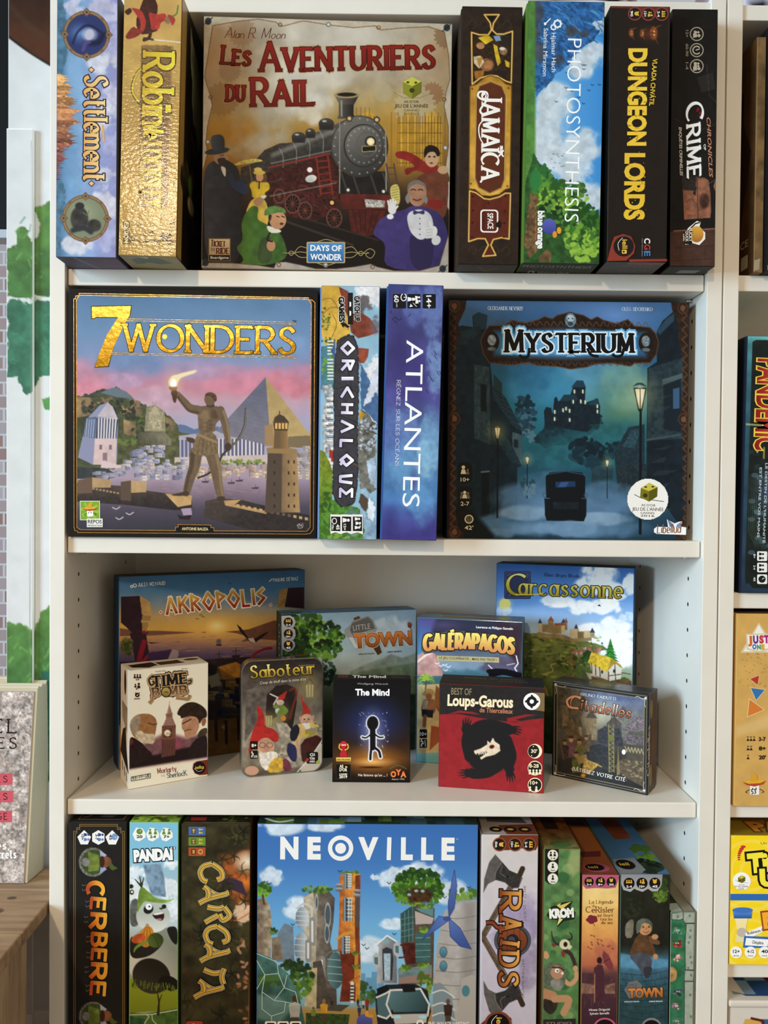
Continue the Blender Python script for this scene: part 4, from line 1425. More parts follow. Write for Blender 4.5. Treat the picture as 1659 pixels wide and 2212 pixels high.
a.scatter(850,1200,480,850,12,lambda X,Y,r: a.line([(X - 9,Y - 9),(X,Y),(X + 14,Y - 5)],5,'#1d2a3a'),3)
a.scatter(810,930,1180,1310,16,lambda X,Y,r: a.line([(X - 6,Y - 5),(X,Y),(X + 8,Y - 3)],3,'#56646e'),4)
a.text('PHOTOSYNTHESIS',(948,300),(922,1710),118,'#fdfefe',-.012)
a.text('Hjalmar Hach',(820,258),(822,560),36,'#eef2f4',0)
a.text('Sabrina Miramon',(760,222),(752,592),36,'#eef2f4',0)
for cx,cy,r in ((868,188,26),(836,215,18)):
 a.vline(_e(cx,cy,r,r,0,360),r * .5,'#eef2f4')
 for t in range(0,360,45):
  a.vline([(cx + r * math.cos(math.radians(t)),cy + r * math.sin(math.radians(t))),(cx + r * 1.4 * math.cos(math.radians(t)),cy + r * 1.4 * math.sin(math.radians(t)))],9,'#eef2f4')
a.vline([(770,192),(812,148)],9,'#eef2f4')
a.vell(770,190,10,12,'#eef2f4')
a.vell(802,1752,55,62,('#5a62b8','#3c428e'))
a.vell(880,1780,17,26,'#e89a3a')
a.vell(846,1812,18,26,'#e0903a')
a.text('blue',(714,1632),(714,1748),52,'#f2f4f4',.045)
a.text('orange',(714,1758),(712,1925),52,'#f2f4f4',.045)
a.text('Hot Games Cool Planet',(694,1634),(690,1860),14,'#c98a5a',0)
a.text('TM',(1022,1692),(1020,1726),14,'#e8eef0')
a.done()
a = B.art('bottom',[(0,0),(600,0),(600,2000),(0,2000)],scale=9)
a.fill('#3a3f30',tex=.15)
a.text('PHOTOSYNTHESIS',(15,120),(560,120),70,'#b8bcb4',-.012)
a.text('Hjalmar Hach',(170,290),(420,290),70,'#aeb2a8',0)
a.vline(_e(110,250,22,34,0,360),12,'#aeb2a8')
a.done()
B.done()

# black box with yellow title
def iello(a,cx,cy,r,rim='#7a2a20',bg='#14100f',vert=True,tail=True):
 """round publisher badge, lettering turned with the spine"""
 if rim:
  a.vell(cx,cy,r * 1.2,r * 1.2,rim)
 a.vell(cx,cy,r,r,bg)
 if vert:
  a.text('iell',(cx - r * .12,cy - r * .68),(cx - r * .12,cy + r * .22),r * .5,'#e6b84a',.02)
  a.vrect(cx - r * .18,cy + r * .32,cx + r * .3,cy + r * .72,'#e6b84a',r * .08)
  a.vell(cx,cy + r * .52,r * .1,r * .1,bg)
  a.vline(_sp((cx - r * .1,cy - r * .85),(cx - r * .55,cy - r * .3),(cx - r * .45,cy + r * .4)),r * .05,'#eee')
 else:
  a.text('iell',(cx - r * .66,cy + r * .22),(cx + r * .24,cy + r * .12),r * .5,'#e6b84a',.02)
  a.vrect(cx + r * .32,cy - r * .22,cx + r * .7,cy + r * .18,'#e6b84a',r * .08)
  a.vell(cx + r * .5,cy - r * .02,r * .1,r * .1,bg)
  a.vline(_sp((cx - r * .85,cy + r * .1),(cx - r * .2,cy + r * .6),(cx + r * .5,cy + r * .4)),r * .05,'#eee')

def round_icon(a,cx,cy,r,kind,txt,rim,bg,ink,vert=True,tcol=None):
 if rim:
  a.vell(cx,cy,r * 1.22,r * 1.22,rim)
 a.vell(cx,cy,r,r,bg)
 q = r * .3
 ox,oy = (q * .9,0) if vert else (0,-q * .9)
 if kind == 'clock':
  a.vell(cx + ox,cy + oy,q * 1.15,q * 1.15,ink)
  for sg in (-1,1):
   (a.vell(cx + ox + q * 1.1,cy + oy + sg * q * .9,q * .4,q * .5,ink) if vert else a.vell(cx + ox + sg * q * .9,cy + oy - q * 1.1,q * .5,q * .4,ink))
 else:
  for k in ((-1,0,1) if kind == 'players' else (-.6,.6)):
   icon_person(a,cx + ox + (0 if vert else k * q * 1.3),cy + oy + (k * q * 1.3 if vert else 0),q * (.85 if kind == 'players' else (1.2 if k > 0 else .8)),ink,0 if vert else 1)
 if txt:
  if vert:
   a.text(txt,(cx - r * .75,cy - r * .5),(cx - r * .75,cy + r * .5),r * .42,tcol or '#eee',.03)
  else:
   a.text(txt,(cx - r * .5,cy + r * .78),(cx + r * .5,cy + r * .78),r * .42,tcol or '#eee',.03)

B = Box('black game box with chunky yellow title running down it and red corner badges',1,(0.6285,-0.0415,Z1),0.0679,0.2868,0.303,tilt=0.001,body='#16110f',faces={'left': '#0d0b0a','bottom': '#2c241c'},mats=M_GLOSS,split='none')
a = B.art('front',[(103,40),(568,53),(535,2028),(75,2018)],scale=3.57)
a.fill('#17110e',tex=.2,ts=60)
a.poly([(103,38),(570,50),(560,105),(510,160),(470,100),(400,80),(330,75),(260,60),(100,52)],'#6a2a24',tex=.1)
a.line([(560,60),(550,1000),(540,2020)],6,'#3a2c24',a=.7)
for cx,cy,k,t in ((293,105,'clock','90'),(397,110,'age','12+'),(500,112,'players','2-4')):
 round_icon(a,cx,cy,44,k,t,'#8a3a30','#17100e','#d8b43c')
a.glow(400,260,130,90,'#7a3a1c',.6)
for x,y,s in ((440,255,52),(350,255,30),(265,250,34)):
 a.ell(x,y,s * .6,s,'#7c4020',soft=6,tex=.5,ts=14)
 a.ell(x + s * .1,y - s * .25,s * .14,s * .14,'#e0b060')
 a.ell(x + s * .1,y + s * .25,s * .14,s * .14,'#e0b060')
 a.curve([(x + s * .3,y - s * .8),(x + s * .9,y - s * 1.1),(x + s * 1.2,y - s * 1.2)],10,'#6a3a24',w2=2)
 a.curve([(x + s * .3,y + s * .8),(x + s * .5,y + s * 1.3),(x + s * .8,y + s * 1.7)],10,'#6a3a24',w2=2)
Y1 = ('#efd24a','#c9a02c')
a.text('DUNGEON',(250,375),(240,1128),140,'#efc83e',.045,outline=(.02,'#4a3410'))
a.text('LORDS',(222,1185),(215,1700),150,'#e8bf38',.045,outline=(.02,'#4a3410'))
a.scatter(240,380,390,1690,60,lambda X,Y,r: a.vell(X,Y,r.uniform(2,6),r.uniform(2,9),'#b08a2a',n=7),2)
a.text('VLAADA CHVÁTIL',(430,460),(400,825),36,'#d8b838',.03)
a.vpoly([(110,1880),(130,1830),(200,1810),(260,1830),(292,1900),(282,1960),(220,2015),(76,2016)],'#8a3428')
iello(a,203,1905,78,None)
a.text('C',(362,1845),(362,1885),46,'#eceae4',.03)
a.text('G',(362,1892),(362,1934),46,'#b03a34',.03)
a.text('E',(362,1942),(362,1982),46,'#3f7ab8',.03)
a.text('Czech Games Edition',(342,1846),(340,1985),12,'#8f9296')
a.vrect(245,2005,535,2024,'#8a3428')
a.done()
a = B.art('bottom',[(0,0),(68,0),(68,300),(0,300)],scale=1)
a.fill('#241b15',tex=.2)
a.poly([(25,0),(68,0),(68,10),(25,8)],'#8a3428')
for k in range(3):
 a.ell(28 + 12 * k,14,5,5,'#6a5a34',ring=1.5)
 a.line([(22 + 12 * k,30),(32 + 12 * k,34)],2,'#7a4a28',a=.6)
a.done()
B.done()

# slim black box with photographs
B = Box('slim black game box with white slanted title and brown photo, rightmost on the top shelf',1,(0.7055,-0.0260,Z1),0.0525,0.2938,0.287,tilt=-0.003,body='#151312',faces={'left': '#0d0c0c','bottom': '#3a3a38'},mats=M_PRINT,split='none')
a = B.art('front',[(578,66),(936,68),(912,2062),(562,2050)],scale=3.57)
a.fill('#171514',tex=.25,ts=80)
a.poly([(770,600),(900,560),(920,690),(810,720)],'#2a2624',a=.8)
a.line([(850,500),(870,740),(930,800)],3,'#5a5652',a=.7)
a.line([(930,960),(800,1010),(590,920)],3,'#4c4844',a=.7)
a.poly([(655,1360),(770,1370),(830,1380),(865,1400),(880,1500),(885,1640),(880,1690),(672,1700)],'#8a5a44',tex=.3,ts=30)
a.poly([(655,1360),(768,1368),(762,1480),(662,1470)],'#2c2624',tex=.4,ts=10)
a.line([(772,1370),(782,1690)],6,'#3a2820')
a.ell(830,1560,40,60,'#4a3026',soft=12,tex=.5)
a.poly([(740,1500),(770,1440),(760,1520)],'#20181a')
a.line([(662,1475),(770,1480)],4,'#4a342a')
a.curve([(690,1560),(730,1540),(760,1570)],4,'#5a3a2c')
a.line([(925,1395),(770,1480)],3,'#7a7470',a=.8)
a.poly([(905,1450),(925,1380),(925,1500)],'#9a6a4c')
a.poly([(560,1790),(920,1775),(915,2070),(555,2060)],'#4a322a',tex=.15,ts=40)
for y in (1800,1905,2005):
 a.line([(560,y + 12),(918,y)],4,'#2c1e19',a=.8)
for x,y in ((720,1810),(840,1905),(640,1905),(740,2005)):
 a.line([(x,y),(x,y + 98)],4,'#2c1e19',a=.8)
a.line([(590,1785),(918,1775)],7,'#9a6e58')
for y,k,t in ((263,'age','12+'),(390,'clock','60-90'),(515,'players','1-4')):
 a.vell(768,y,54,55,'#a39a86')
 a.vell(768,y,46,47,'#1b1817')
 if k == 'clock':
  a.vline(_e(768,y,30,30,40,320),9,'#b8ae98')
  a.vline([(760,y),(792,y - 10)],8,'#b8ae98')
 else:
  for d in ((-13,13) if k == 'age' else (-20,0,20)):
   icon_person(a,764,y + d,18 if d <= 0 else 24,'#b8ae98',0)
 a.text(t,(682,y - 30 - (20 if k == 'clock' else 0)),(682,y + 26 + (22 if k == 'clock' else 0)),22,'#8f8776',.02)
a.text('CHRONICLES',(846,915),(866,1380),30,'#c0856a',.015,shear=.25)
a.stroke('CRIME',(690,815),(700,1380),98,'#20201f',.26,.13,.06,grow=10,gap=.13,slant=-.12,hs=[1.28,1,1,1,1])
a.stroke('CRIME',(690,815),(700,1380),98,'#f2f1ee',.26,.13,.06,gap=.13,slant=-.12,hs=[1.28,1,1,1,1])
a.text('OF',(822,1122),(824,1168),18,'#e8e6e0',.02)
for x,y,r in ((780,850,14),(795,880,12),(770,865,8),(790,905,9)):
 a.vell(x,y,r * .7,r,'#8a1a20',n=9)
a.text('ENQUÊTES CRIMINELLES',(630,988),(640,1362),22,'#d8d6d0',.02,shear=.2)
a.vpoly([(700,1765),(770,1710),(800,1720),(790,1760),(835,1800),(835,1850),(790,1895),(740,1880),(680,1890),(670,1830),(690,1800)],'#eeeae0')
a.vell(770,1812,52,62,('#e0ae44','#a8682a'))
a.vline([(690,1800),(760,1730),(795,1722)],10,'#241c18')
a.vrect(675,1785,735,1885,'#1f1a18')
a.text('LUCKY',(708,1766),(712,1868),24,'#f2efe6',.03)
a.text('DUCK',(682,1790),(684,1868),22,'#f2efe6',.03)
a.text('GAMES',(664,1806),(664,1862),10,'#f2efe6',.02)
a.done()
a = B.art('bottom',[(0,0),(52,0),(52,287),(0,287)],scale=1)
a.fill('#3c3d3c',tex=.12)
a.poly([(18,14),(42,14),(40,26),(16,26)],'#8f8f8c')
a.done()
B.done()
# ------------------------------------------------------------------ second shelf
def award(a,cx,cy,s,year,ink='#3c3a36'):
 """golden die above the prize lettering"""
 a.vline(_sp((cx - 92 * s,cy - 2 * s),(cx - 40 * s,cy + 22 * s),(cx + 40 * s,cy + 34 * s),(cx + 92 * s,cy + 40 * s)),4 * s,ink)
 a.vpoly([(cx,cy - 75 * s),(cx + 52 * s,cy - 48 * s),(cx + 50 * s,cy + 10 * s),(cx,cy + 42 * s),(cx - 56 * s,cy + 14 * s),(cx - 52 * s,cy - 40 * s)],'#7a741c')
 a.vpoly([(cx,cy - 75 * s),(cx + 52 * s,cy - 48 * s),(cx - 2 * s,cy - 22 * s),(cx - 52 * s,cy - 42 * s)],'#c9bf4c')
 a.vpoly([(cx - 2 * s,cy - 22 * s),(cx + 52 * s,cy - 48 * s),(cx + 50 * s,cy + 10 * s),(cx,cy + 42 * s)],'#5a5614')
 a.vell(cx - 24 * s,cy + 4 * s,14 * s,13 * s,'#3a3612')
 a.vell(cx - 22 * s,cy - 48 * s,9 * s,5 * s,'#3a3612')
 a.vell(cx + 22 * s,cy - 50 * s,9 * s,5 * s,'#3a3612')
 a.text("AS D'OR",(cx - 48 * s,cy + 70 * s),(cx + 40 * s,cy + 72 * s),15 * s,ink)
 a.text("JEU DE L'ANNÉE",(cx - 104 * s,cy + 97 * s),(cx + 90 * s,cy + 99 * s),21 * s,ink)
 a.text('CANNES',(cx - 52 * s,cy + 116 * s),(cx + 34 * s,cy + 118 * s),12 * s,ink)
 a.text(year,(cx - 52 * s,cy + 134 * s),(cx + 34 * s,cy + 136 * s),14 * s,ink)

B = Box('square game box with black and gold border showing a bronze torch-bearing statue by a harbour',2,(0.0040,0.0,Z2),0.2948,0.2935,0.075,body='#17130f',faces={'top': '#2a2018'},base='#120f0d')
a = B.art('front',[(61,58),(1622,78),(1612,1632),(48,1618)],scale=2.91)
a.vgrad((60,'#587a9c'),(330,'#6f8cae'),(500,'#8590b2'),(590,'#a98aa6'),(680,'#c1828f'),(770,'#bf9aa6'),(900,'#a8a2b8'),(1100,'#a4a0b4'),(1240,'#a893a2'),(1330,'#86727f'),(1450,'#4f4754'),(1640,'#2f2d34'),tex=.05,ts=120,wob=25)
for i,(x,y,rx,ry,c) in enumerate([(200,590,250,120,'#c9899a'),(150,690,160,90,'#d98a9a'),(1100,630,330,110,'#cf8496'),(1480,640,200,130,'#d4808c'),(900,560,260,90,'#a992b0'),(420,520,300,120,'#6e88b0'),(1300,420,330,120,'#7c9abc'),(650,760,250,120,'#c3a0b0'),(400,640,160,60,'#b294b0')]):
 a.cloud(x,y,rx,ry,c,.75,seed=i + 60,soft=.35,thr=.4)
# far hills and wooded hill
a.poly([(640,960),(760,910),(850,940),(1000,930),(1060,1100),(640,1100)],'#5f7090',wob=8)
a.poly([(95,735),(200,710),(260,690),(355,680),(430,720),(480,765),(560,800),(650,830),(730,900),(760,960),(860,990),(860,1160),(95,1200)],'#3e4636',tex=.35,ts=26,wob=14,grad=('#5a5a3a',(100,700),(600,1100)))
a.poly([(255,712),(300,690),(355,678),(420,705),(465,750),(360,740)],'#66727c',soft=5)
for pts in ([(95,735),(190,742),(230,790),(210,850),(95,870)],[(370,790),(460,800),(520,820),(510,870),(430,860),(380,840)],[(200,745),(330,735),(330,770),(240,780)],[(400,880),(470,900),(480,990),(400,970)],[(630,850),(700,880),(720,950),(650,940)],[(440,750),(505,765),(505,810),(450,800)]):
 a.poly(pts,'#a8875c',tex=.25,ts=20,grad=('#6e5a48',pts[0],pts[2]))
a.leaves(300,800,180,60,['#3a4030','#2a3026','#4a4c34'],70,16,4)
a.leaves(560,930,120,90,['#46502f','#2e3a28','#5f6a38'],60,15,6)
a.leaves(450,860,40,26,['#33382a'],25,12,7)
a.leaves(400,1010,90,30,['#6a743a','#4c5a30'],30,14,8)
# mausoleum
a.poly([(250,790),(300,772),(330,800),(365,880),(355,1165),(205,1165),(120,1120),(165,880)],'#8f90a8')
a.poly([(300,772),(332,800),(365,880),(235,860)],'#c0b2b8',tex=.1)
a.poly([(230,870),(366,880),(352,1000),(225,1000)],'#3c4258')
a.poly([(165,870),(230,862),(222,1000),(150,990)],'#5c6680')
for k in range(7):
 a.line([(244 + 18 * k,875),(240 + 17 * k,1002)],9,'#dcd2d2')
for k in range(4):
 a.line([(170 + 15 * k,880),(160 + 15 * k,990)],7,'#98a2bc')
a.poly([(218,1000),(356,1002),(350,1168),(205,1165)],'#d0b4b0',tex=.08)
a.poly([(140,990),(218,1000),(205,1165),(110,1120)],'#8c8ca6')
for x in (255,316):
 a.poly([(x - 9,1040),(x + 9,1040),(x + 9,1070),(x - 9,1070)],'#7a6a78')
a.poly([(268,1090),(296,1090),(294,1150),(266,1150)],'#8a7078')
for k in range(5):
 a.poly([(260 + 30 * k,1140 + 9 * k),(290 + 30 * k,1140 + 9 * k),(300 + 32 * k,1190),(255 + 30 * k,1185)],'#d4bcb8')
# seated colossus on its plinth
a.poly([(500,960),(660,960),(700,1010),(700,1045),(480,1030)],'#7d7660',tex=.15,grad=('#4f4a3c',(660,960),(480,1030)))
a.poly([(545,800),(600,790),(660,830),(665,960),(530,955)],'#8e8468',tex=.2,ts=12)
a.poly([(565,830),(625,830),(645,950),(550,945)],'#a69a7c',tex=.3,ts=10)
a.ell(598,825,20,26,'#b0a486')
a.line([(590,790),(582,770)],4,'#8e8468')
a.line([(598,790),(606,772)],4,'#8e8468')
a.line([(650,825),(625,945)],5,'#b0a486')
for k in range(6):
 a.line([(495 + 36 * k,1000),(495 + 36 * k,1035)],3,'#3c382e',a=.6)
# temple
a.poly([(748,985),(1160,930),(1225,920),(1295,985),(1290,1010),(748,1010)],'#a8a2ae',tex=.06)
a.poly([(1160,965),(1226,922),(1296,985)],'#cfc8c8')
a.poly([(750,1010),(1288,1000),(1285,1120),(750,1120)],'#62607a')
for k in range(22):
 x = 758 + 24.3 * k
 a.line([(x,1005),(x,1120)],9 if k < 17 else 10,'#ded4d2' if k > 8 else '#b4b0c0')
a.poly([(720,1120),(1300,1105),(1320,1160),(720,1160)],'#c6b4ac',tex=.08)
a.poly([(730,1150),(880,1150),(860,1185),(700,1180)],'#6a6a48',tex=.3)
a.leaves(1150,1155,150,18,['#5a6a34','#7c8a3c'],50,11,3)
# pyramid
a.poly([(1296,615),(985,955),(1060,985),(1330,1050)],'#5f6274',grad=('#7d7882',(1296,615),(1200,1020)),tex=.08)
a.poly([(1296,615),(1580,985),(1580,1060),(1330,1060)],'#a98f60',grad=('#bda06a',(1296,615),(1450,1040)),tex=.08)
for k in range(16):
 t = k / 16
 a.line([(1296 - 310 * t,615 + 340 * t),(1296 + 34 * t,615 + 420 * t)],2,'#4d5064',a=.25)
a.poly([(1440,990),(1580,985),(1580,1060),(1420,1060)],'#7d6c50',wob=6)
a.poly([(1290,920),(1340,910),(1350,1050),(1290,1050)],'#a08058',soft=6)
# town at the water
a.buildings(440,640,1040,1130,34,36,26,['#a9a6ba','#c0b6c0','#8f8ea8'],2)
a.buildings(380,800,1130,1180,44,38,26,['#b4aebc','#c8bcc0','#9a98b0','#d8c4bc'],3)
a.buildings(480,760,1185,1240,36,36,26,['#b9b0ba','#d0c2c0','#8c88a0'],4)
a.buildings(800,1300,1165,1225,60,34,28,['#d4b8a0','#e0c8b0','#c0a292','#b89a94'],5)
a.buildings(1440,1580,1050,1250,40,40,26,['#c0b0a8','#a89a98','#d4c0b0'],6)
a.poly([(95,1180),(300,1190),(360,1230),(300,1260),(95,1250)],'#3c4040',tex=.3,wob=8)
a.buildings(180,480,1205,1240,18,44,24,['#8c8aa0','#a8a2b0'],7)
a.scatter(620,1300,1260,1380,90,lambda X,Y,r: a.line([(X,Y),(X + r.uniform(10,50),Y)],2.5,r.choice(['#b8a0ac','#6c5c6c','#9a8692']),a=.5),5)
for x,y in ((915,1272),(1078,1280),(1230,1312),(1130,1265)):
 a.poly([(x - 26,y),(x + 26,y - 4),(x + 16,y + 9),(x - 18,y + 9)],'#4a3c40')
 a.line([(x,y),(x + 2,y - 18)],3,'#4a3c40')
# harbour walls
a.poly([(95,1280),(380,1300),(540,1330),(830,1370),(830,1450),(720,1455),(400,1420),(95,1400)],'#4d4038',tex=.2,ts=20,grad=('#2c2626',(300,1300),(300,1450)))
a.poly([(110,1265),(200,1245),(318,1262),(316,1310),(200,1312)],'#b09068',tex=.12)
a.poly([(110,1265),(200,1245),(200,1345),(100,1350)],'#6a5444')
a.poly([(380,1275),(440,1265),(545,1275),(540,1340),(440,1345)],'#b39268',tex=.12)
a.poly([(380,1275),(445,1266),(445,1395),(378,1390)],'#5c493c')
for k in range(8):
 a.poly([(200 + 22 * k,1312 + 4 * k),(214 + 22 * k,1312 + 4 * k),(214 + 22 * k,1324 + 4 * k),(200 + 22 * k,1324 + 4 * k)],'#a08660')
a.poly([(660,1350),(830,1362),(825,1420),(740,1435)],'#c09a66',tex=.12)
a.poly([(915,1395),(1000,1380),(1140,1390),(1300,1430),(1580,1490),(1580,1600),(1200,1580),(900,1500)],'#4a3e38',tex=.2,ts=20,grad=('#332c2a',(1000,1400),(1100,1560)))
a.poly([(1030,1395),(1140,1388),(1100,1420),(1300,1460),(1300,1480),(1040,1425)],'#b08c5e',tex=.15)
for k in range(14):
 a.poly([(1110 + 36 * k,1416 + 7 * k),(1130 + 36 * k,1419 + 7 * k),(1130 + 36 * k,1436 + 7 * k),(1110 + 36 * k,1434 + 7 * k)],'#c09c6c' if k < 5 or k > 9 else '#6a5644')
# lighthouse
a.poly([(1310,1075),(1490,1080),(1512,1470),(1290,1470)],'#7a6248',grad=('#b08c5c',(1390,0),(1500,0)),tex=.1)
a.poly([(1310,1075),(1400,1078),(1395,1470),(1290,1470)],'#4d4038',a=.85)
a.poly([(1300,1062),(1400,1050),(1492,1072),(1490,1100),(1305,1095)],'#96784e')
a.poly([(1350,955),(1432,955),(1440,1068),(1345,1065)],'#6e563c',grad=('#9a784c',(1380,0),(1440,0)))
a.poly([(1342,895),(1442,895),(1434,955),(1350,955)],'#54402c')
for k in range(4):
 a.poly([(1356 + 21 * k,905),(1370 + 21 * k,905),(1369 + 21 * k,942),(1356 + 21 * k,942)],'#e0b46a')
a.poly([(1345,895),(1352,868),(1382,848),(1412,862),(1440,895)],'#4a3c30')
a.line([(1383,850),(1383,830)],6,'#4a3c30')
for y in range(1140,1450,70):
 for x in (1350,1440,1475):
  a.poly([(x - 5,y),(x + 5,y),(x + 5,y + 20),(x - 5,y + 20)],'#33281f')
# the statue
a.round = 1
SK,SH,LT = '#6c5742','#463829','#937a58'
a.curve([(1170,815),(1162,920),(1120,1010),(1065,1065),(1020,1110),(995,1170),(940,1220),(870,1250)],13,'#3c352c')
a.curve([(1172,815),(1164,920),(1122,1010),(1067,1065)],5,'#8c8270')
a.poly([(790,990),(850,1000),(845,1035),(800,1020)],'#4c3a2c')
a.curve([(855,1095),(845,1180),(820,1250),(795,1345)],82,SK,w2=46,tex=.12)
a.curve([(835,1100),(828,1180),(806,1250),(785,1345)],30,SH,w2=14,a=.7,soft=8)
a.curve([(955,1095),(980,1190),(990,1260),(1012,1375)],84,SK,w2=46,tex=.12)
a.curve([(985,1100),(1005,1200),(1010,1270),(1026,1375)],22,LT,w2=10,a=.8,soft=6)
a.poly([(805,1330),(815,1362),(735,1366),(690,1358),(770,1340)],SH)
a.poly([(985,1370),(1035,1365),(1042,1395),(990,1398)],SH)
a.poly([(870,960),(980,960),(1000,1080),(985,1100),(900,1112),(828,1095),(845,1020)],'#7a6448',tex=.2,ts=14)
for k in range(5):
 a.line([(885 + 20 * k,990),(865 + 30 * k,1095)],5,SH,a=.5)
a.line([(865,975),(985,1025)],16,'#94795a')
a.poly([(862,800),(920,795),(1005,798),(1035,830),(1010,880),(980,910),(978,965),(872,965),(870,880)],SK,tex=.14,ts=20)
a.ell(915,850,40,30,LT,.6,soft=14)
a.ell(975,850,34,30,SH,.6,soft=14)
for y in (890,915,940):
 a.ell(915,y,16,9,LT,.45,soft=6)
 a.ell(948,y,14,9,SH,.45,soft=6)
a.line([(925,900),(925,960)],5,SH,a=.6)
a.curve([(870,822),(820,808),(785,770),(740,722)],58,SK,w2=36,tex=.1)
a.curve([(870,838),(815,826),(780,790),(742,738)],16,SH,a=.7,soft=6)
a.curve([(1010,825),(1035,890),(1050,960),(1060,1040)],56,SK,w2=34,tex=.1)
a.curve([(1030,830),(1052,900),(1064,970),(1070,1040)],14,LT,a=.8,soft=5)
a.ell(1058,1055,22,26,SH)
a.ell(720,714,20,24,SH)
a.poly([(925,770),(970,770),(975,805),(920,805)],SH)
a.ell(946,752,36,42,SK,rot=12)
a.poly([(912,740),(918,715),(955,708),(985,725),(990,765),(970,770),(960,740),(930,730)],'#5a3f2c',tex=.4,ts=8)
a.poly([(700,690),(740,690),(732,780),(712,770)],'#4e3526')
a.poly([(685,672),(742,672),(735,698),(692,698)],'#7c5638')
a.glow(720,640,90,100,'#e8b880',.7)
a.poly([(690,675),(683,640),(705,605),(740,598),(780,585),(870,566),(850,590),(800,605),(760,620),(742,650),(738,675)],'#f0dcae',soft=6)
a.poly([(700,675),(698,645),(715,620),(735,640),(732,672)],'#fffaf0',soft=5)
a.round = 0
# boat and gulls
a.poly([(738,1480),(770,1495),(830,1480),(815,1515),(750,1512)],'#2a2022')
a.poly([(760,1445),(825,1440),(830,1485),(775,1488)],'#a890a4')
for x,y in ((435,1478),(370,1508),(350,1443)):
 a.curve([(x - 22,y - 6),(x,y + 4),(x + 24,y - 10)],6,'#c4bcc0')
# border
IN = [(108,102),(1584,128),(1574,1590),(100,1574)]
BK = '#17120e'
a.poly([(40,50),(1630,70),(1630,128),(1560,128),(1560,118),(130,94),(130,102),(108,102),(108,126),(90,126),(40,126)],BK)
a.poly([(40,100),(108,102),(100,1574),(40,1640)],BK)
a.poly([(1584,128),(1640,70),(1640,1650),(1574,1590)],BK)
a.poly([(40,1630),(40,1560),(100,1560),(110,1580),(728,1590),(728,1558),(745,1558),(745,1542),(948,1546),(948,1562),(966,1562),(966,1592),(1560,1592),(1580,1575),(1640,1575),(1640,1650)],BK)
GF = '#c79a4e'
a.vline([(105,1580),(90,1580),(90,1566),(86,1560),(94,124),(106,124),(106,106),(128,104),(128,90),(1562,122),(1562,136),(1585,136),(1602,152),(1592,1572),(1572,1600),(1540,1604),(110,1592),(105,1580)],4,GF,1)
a.vline([(128,1574),(104,1560),(110,132),(132,102),(1560,132),(1580,160),(1572,1560),(1550,1586),(968,1582),(966,1562),(948,1562),(948,1546),(742,1542),(742,1558),(726,1558),(724,1580),(128,1574)],4,GF,1)
a.text('ANTOINE BAUZA',(765,1577),(932,1580),18,'#d8c38a',.03)
GO = ('#d8b24e','#a07c22')
for g,c,fo in ((5,'#33301c',0),(0,GO,1)):
 a.vpoly([(207 - g,174 - g),(452 + g,170 - g),(444 + g,228),(408,290),(345,420),(306 + g,546 + g),(226 - g,550 + g),(246,480),(300,350),(372,240 + g),(232,238 + g),(222,246 + g),(207 - g,246 + g)],c,fo)
a.stroke('WONDERS',(408,446),(1470,470),160,GO,.16,.09,.05,foil=1,gap=.13,outline=(4,'#33301c'))
a.vell(663,362,15,15,'#d8b24e',1)
for p,q in (((412,250),(1482,274)),((402,262),(1482,286)),((322,462),(1482,488)),((312,472),(1482,498))):
 a.vline([p,q],4.5,'#4a4638')
 a.vline([p,q],2.5,'#c9a860',1)
a.text('TM',(1460,274),(1484,275),14,'#4a4a50',.03)
a.vline(_sp((1490,1545),(1500,1565),(1525,1560),(1500,1540),(1495,1560)),4,'#a89a90')
a.stroke('Mi',(1500,1560),(1530,1556),24,'#a89a90',.1,.06,slant=.3)

def repos(a,x,y,w,h):
 """green square with a hatted playing card"""
 a.vrect(x,y,x + w,y + h,'#e8e8d8')
 a.vrect(x + w * .03,y + h * .03,x + w * .97,y + h * .97,'#7da52e')
 for t in range(0,360,45):
  a.vpoly([(x + w / 2,y + h / 2),(x + w / 2 + w * .47 * math.cos(math.radians(t)),y + h / 2 + h * .47 * math.sin(math.radians(t))),(x + w / 2 + w * .47 * math.cos(math.radians(t + 20)),y + h / 2 + h * .47 * math.sin(math.radians(t + 20)))],'#98bc3c')
 hat(a,x + w * .5,y + h * .42,w * .38)

def hat(a,cx,cy,r):
 a.vrect(cx - r * .38,cy + r * .1,cx + r * .42,cy + r * 1.0,'#f4f2ec',r * .1)
 a.vell(cx - r * .15,cy + r * .5,r * .05,r * .12,'#222',n=8)
 a.vell(cx + r * .15,cy + r * .48,r * .05,r * .12,'#222',n=8)
 a.vpoly([(cx - r,cy - r * .1),(cx - r * .7,cy + r * .15),(cx,cy + r * .3),(cx + r * .75,cy + r * .1),(cx + r,cy - r * .2),(cx + r * .5,cy - r * .02),(cx - r * .5,cy + r * .05)],'#b5482c')
 a.vpoly([(cx - r * .98,cy - r * .12),(cx - r * .5,cy + r * .05),(cx + r * .5,cy),(cx + r * .98,cy - r * .22),(cx + r * .6,cy - r * .3),(cx - r * .6,cy - r * .22)],'#e6ae34')
 a.vpoly([(cx - r * .32,cy - r * .1),(cx - r * .2,cy - r * .72),(cx + r * .05,cy - r * .8),(cx + r * .2,cy - r * .68),(cx + r * .3,cy - r * .12)],'#dda02c')
 a.vline(_sp((cx - r * .42,cy + r * .55),(cx - r * .75,cy + r * .75),(cx - r * .6,cy + r * .85)),r * .05,'#222')
 a.vline(_sp((cx + r * .44,cy + r * .5),(cx + r * .8,cy + r * .72),(cx + r * .62,cy + r * .82)),r * .05,'#222')

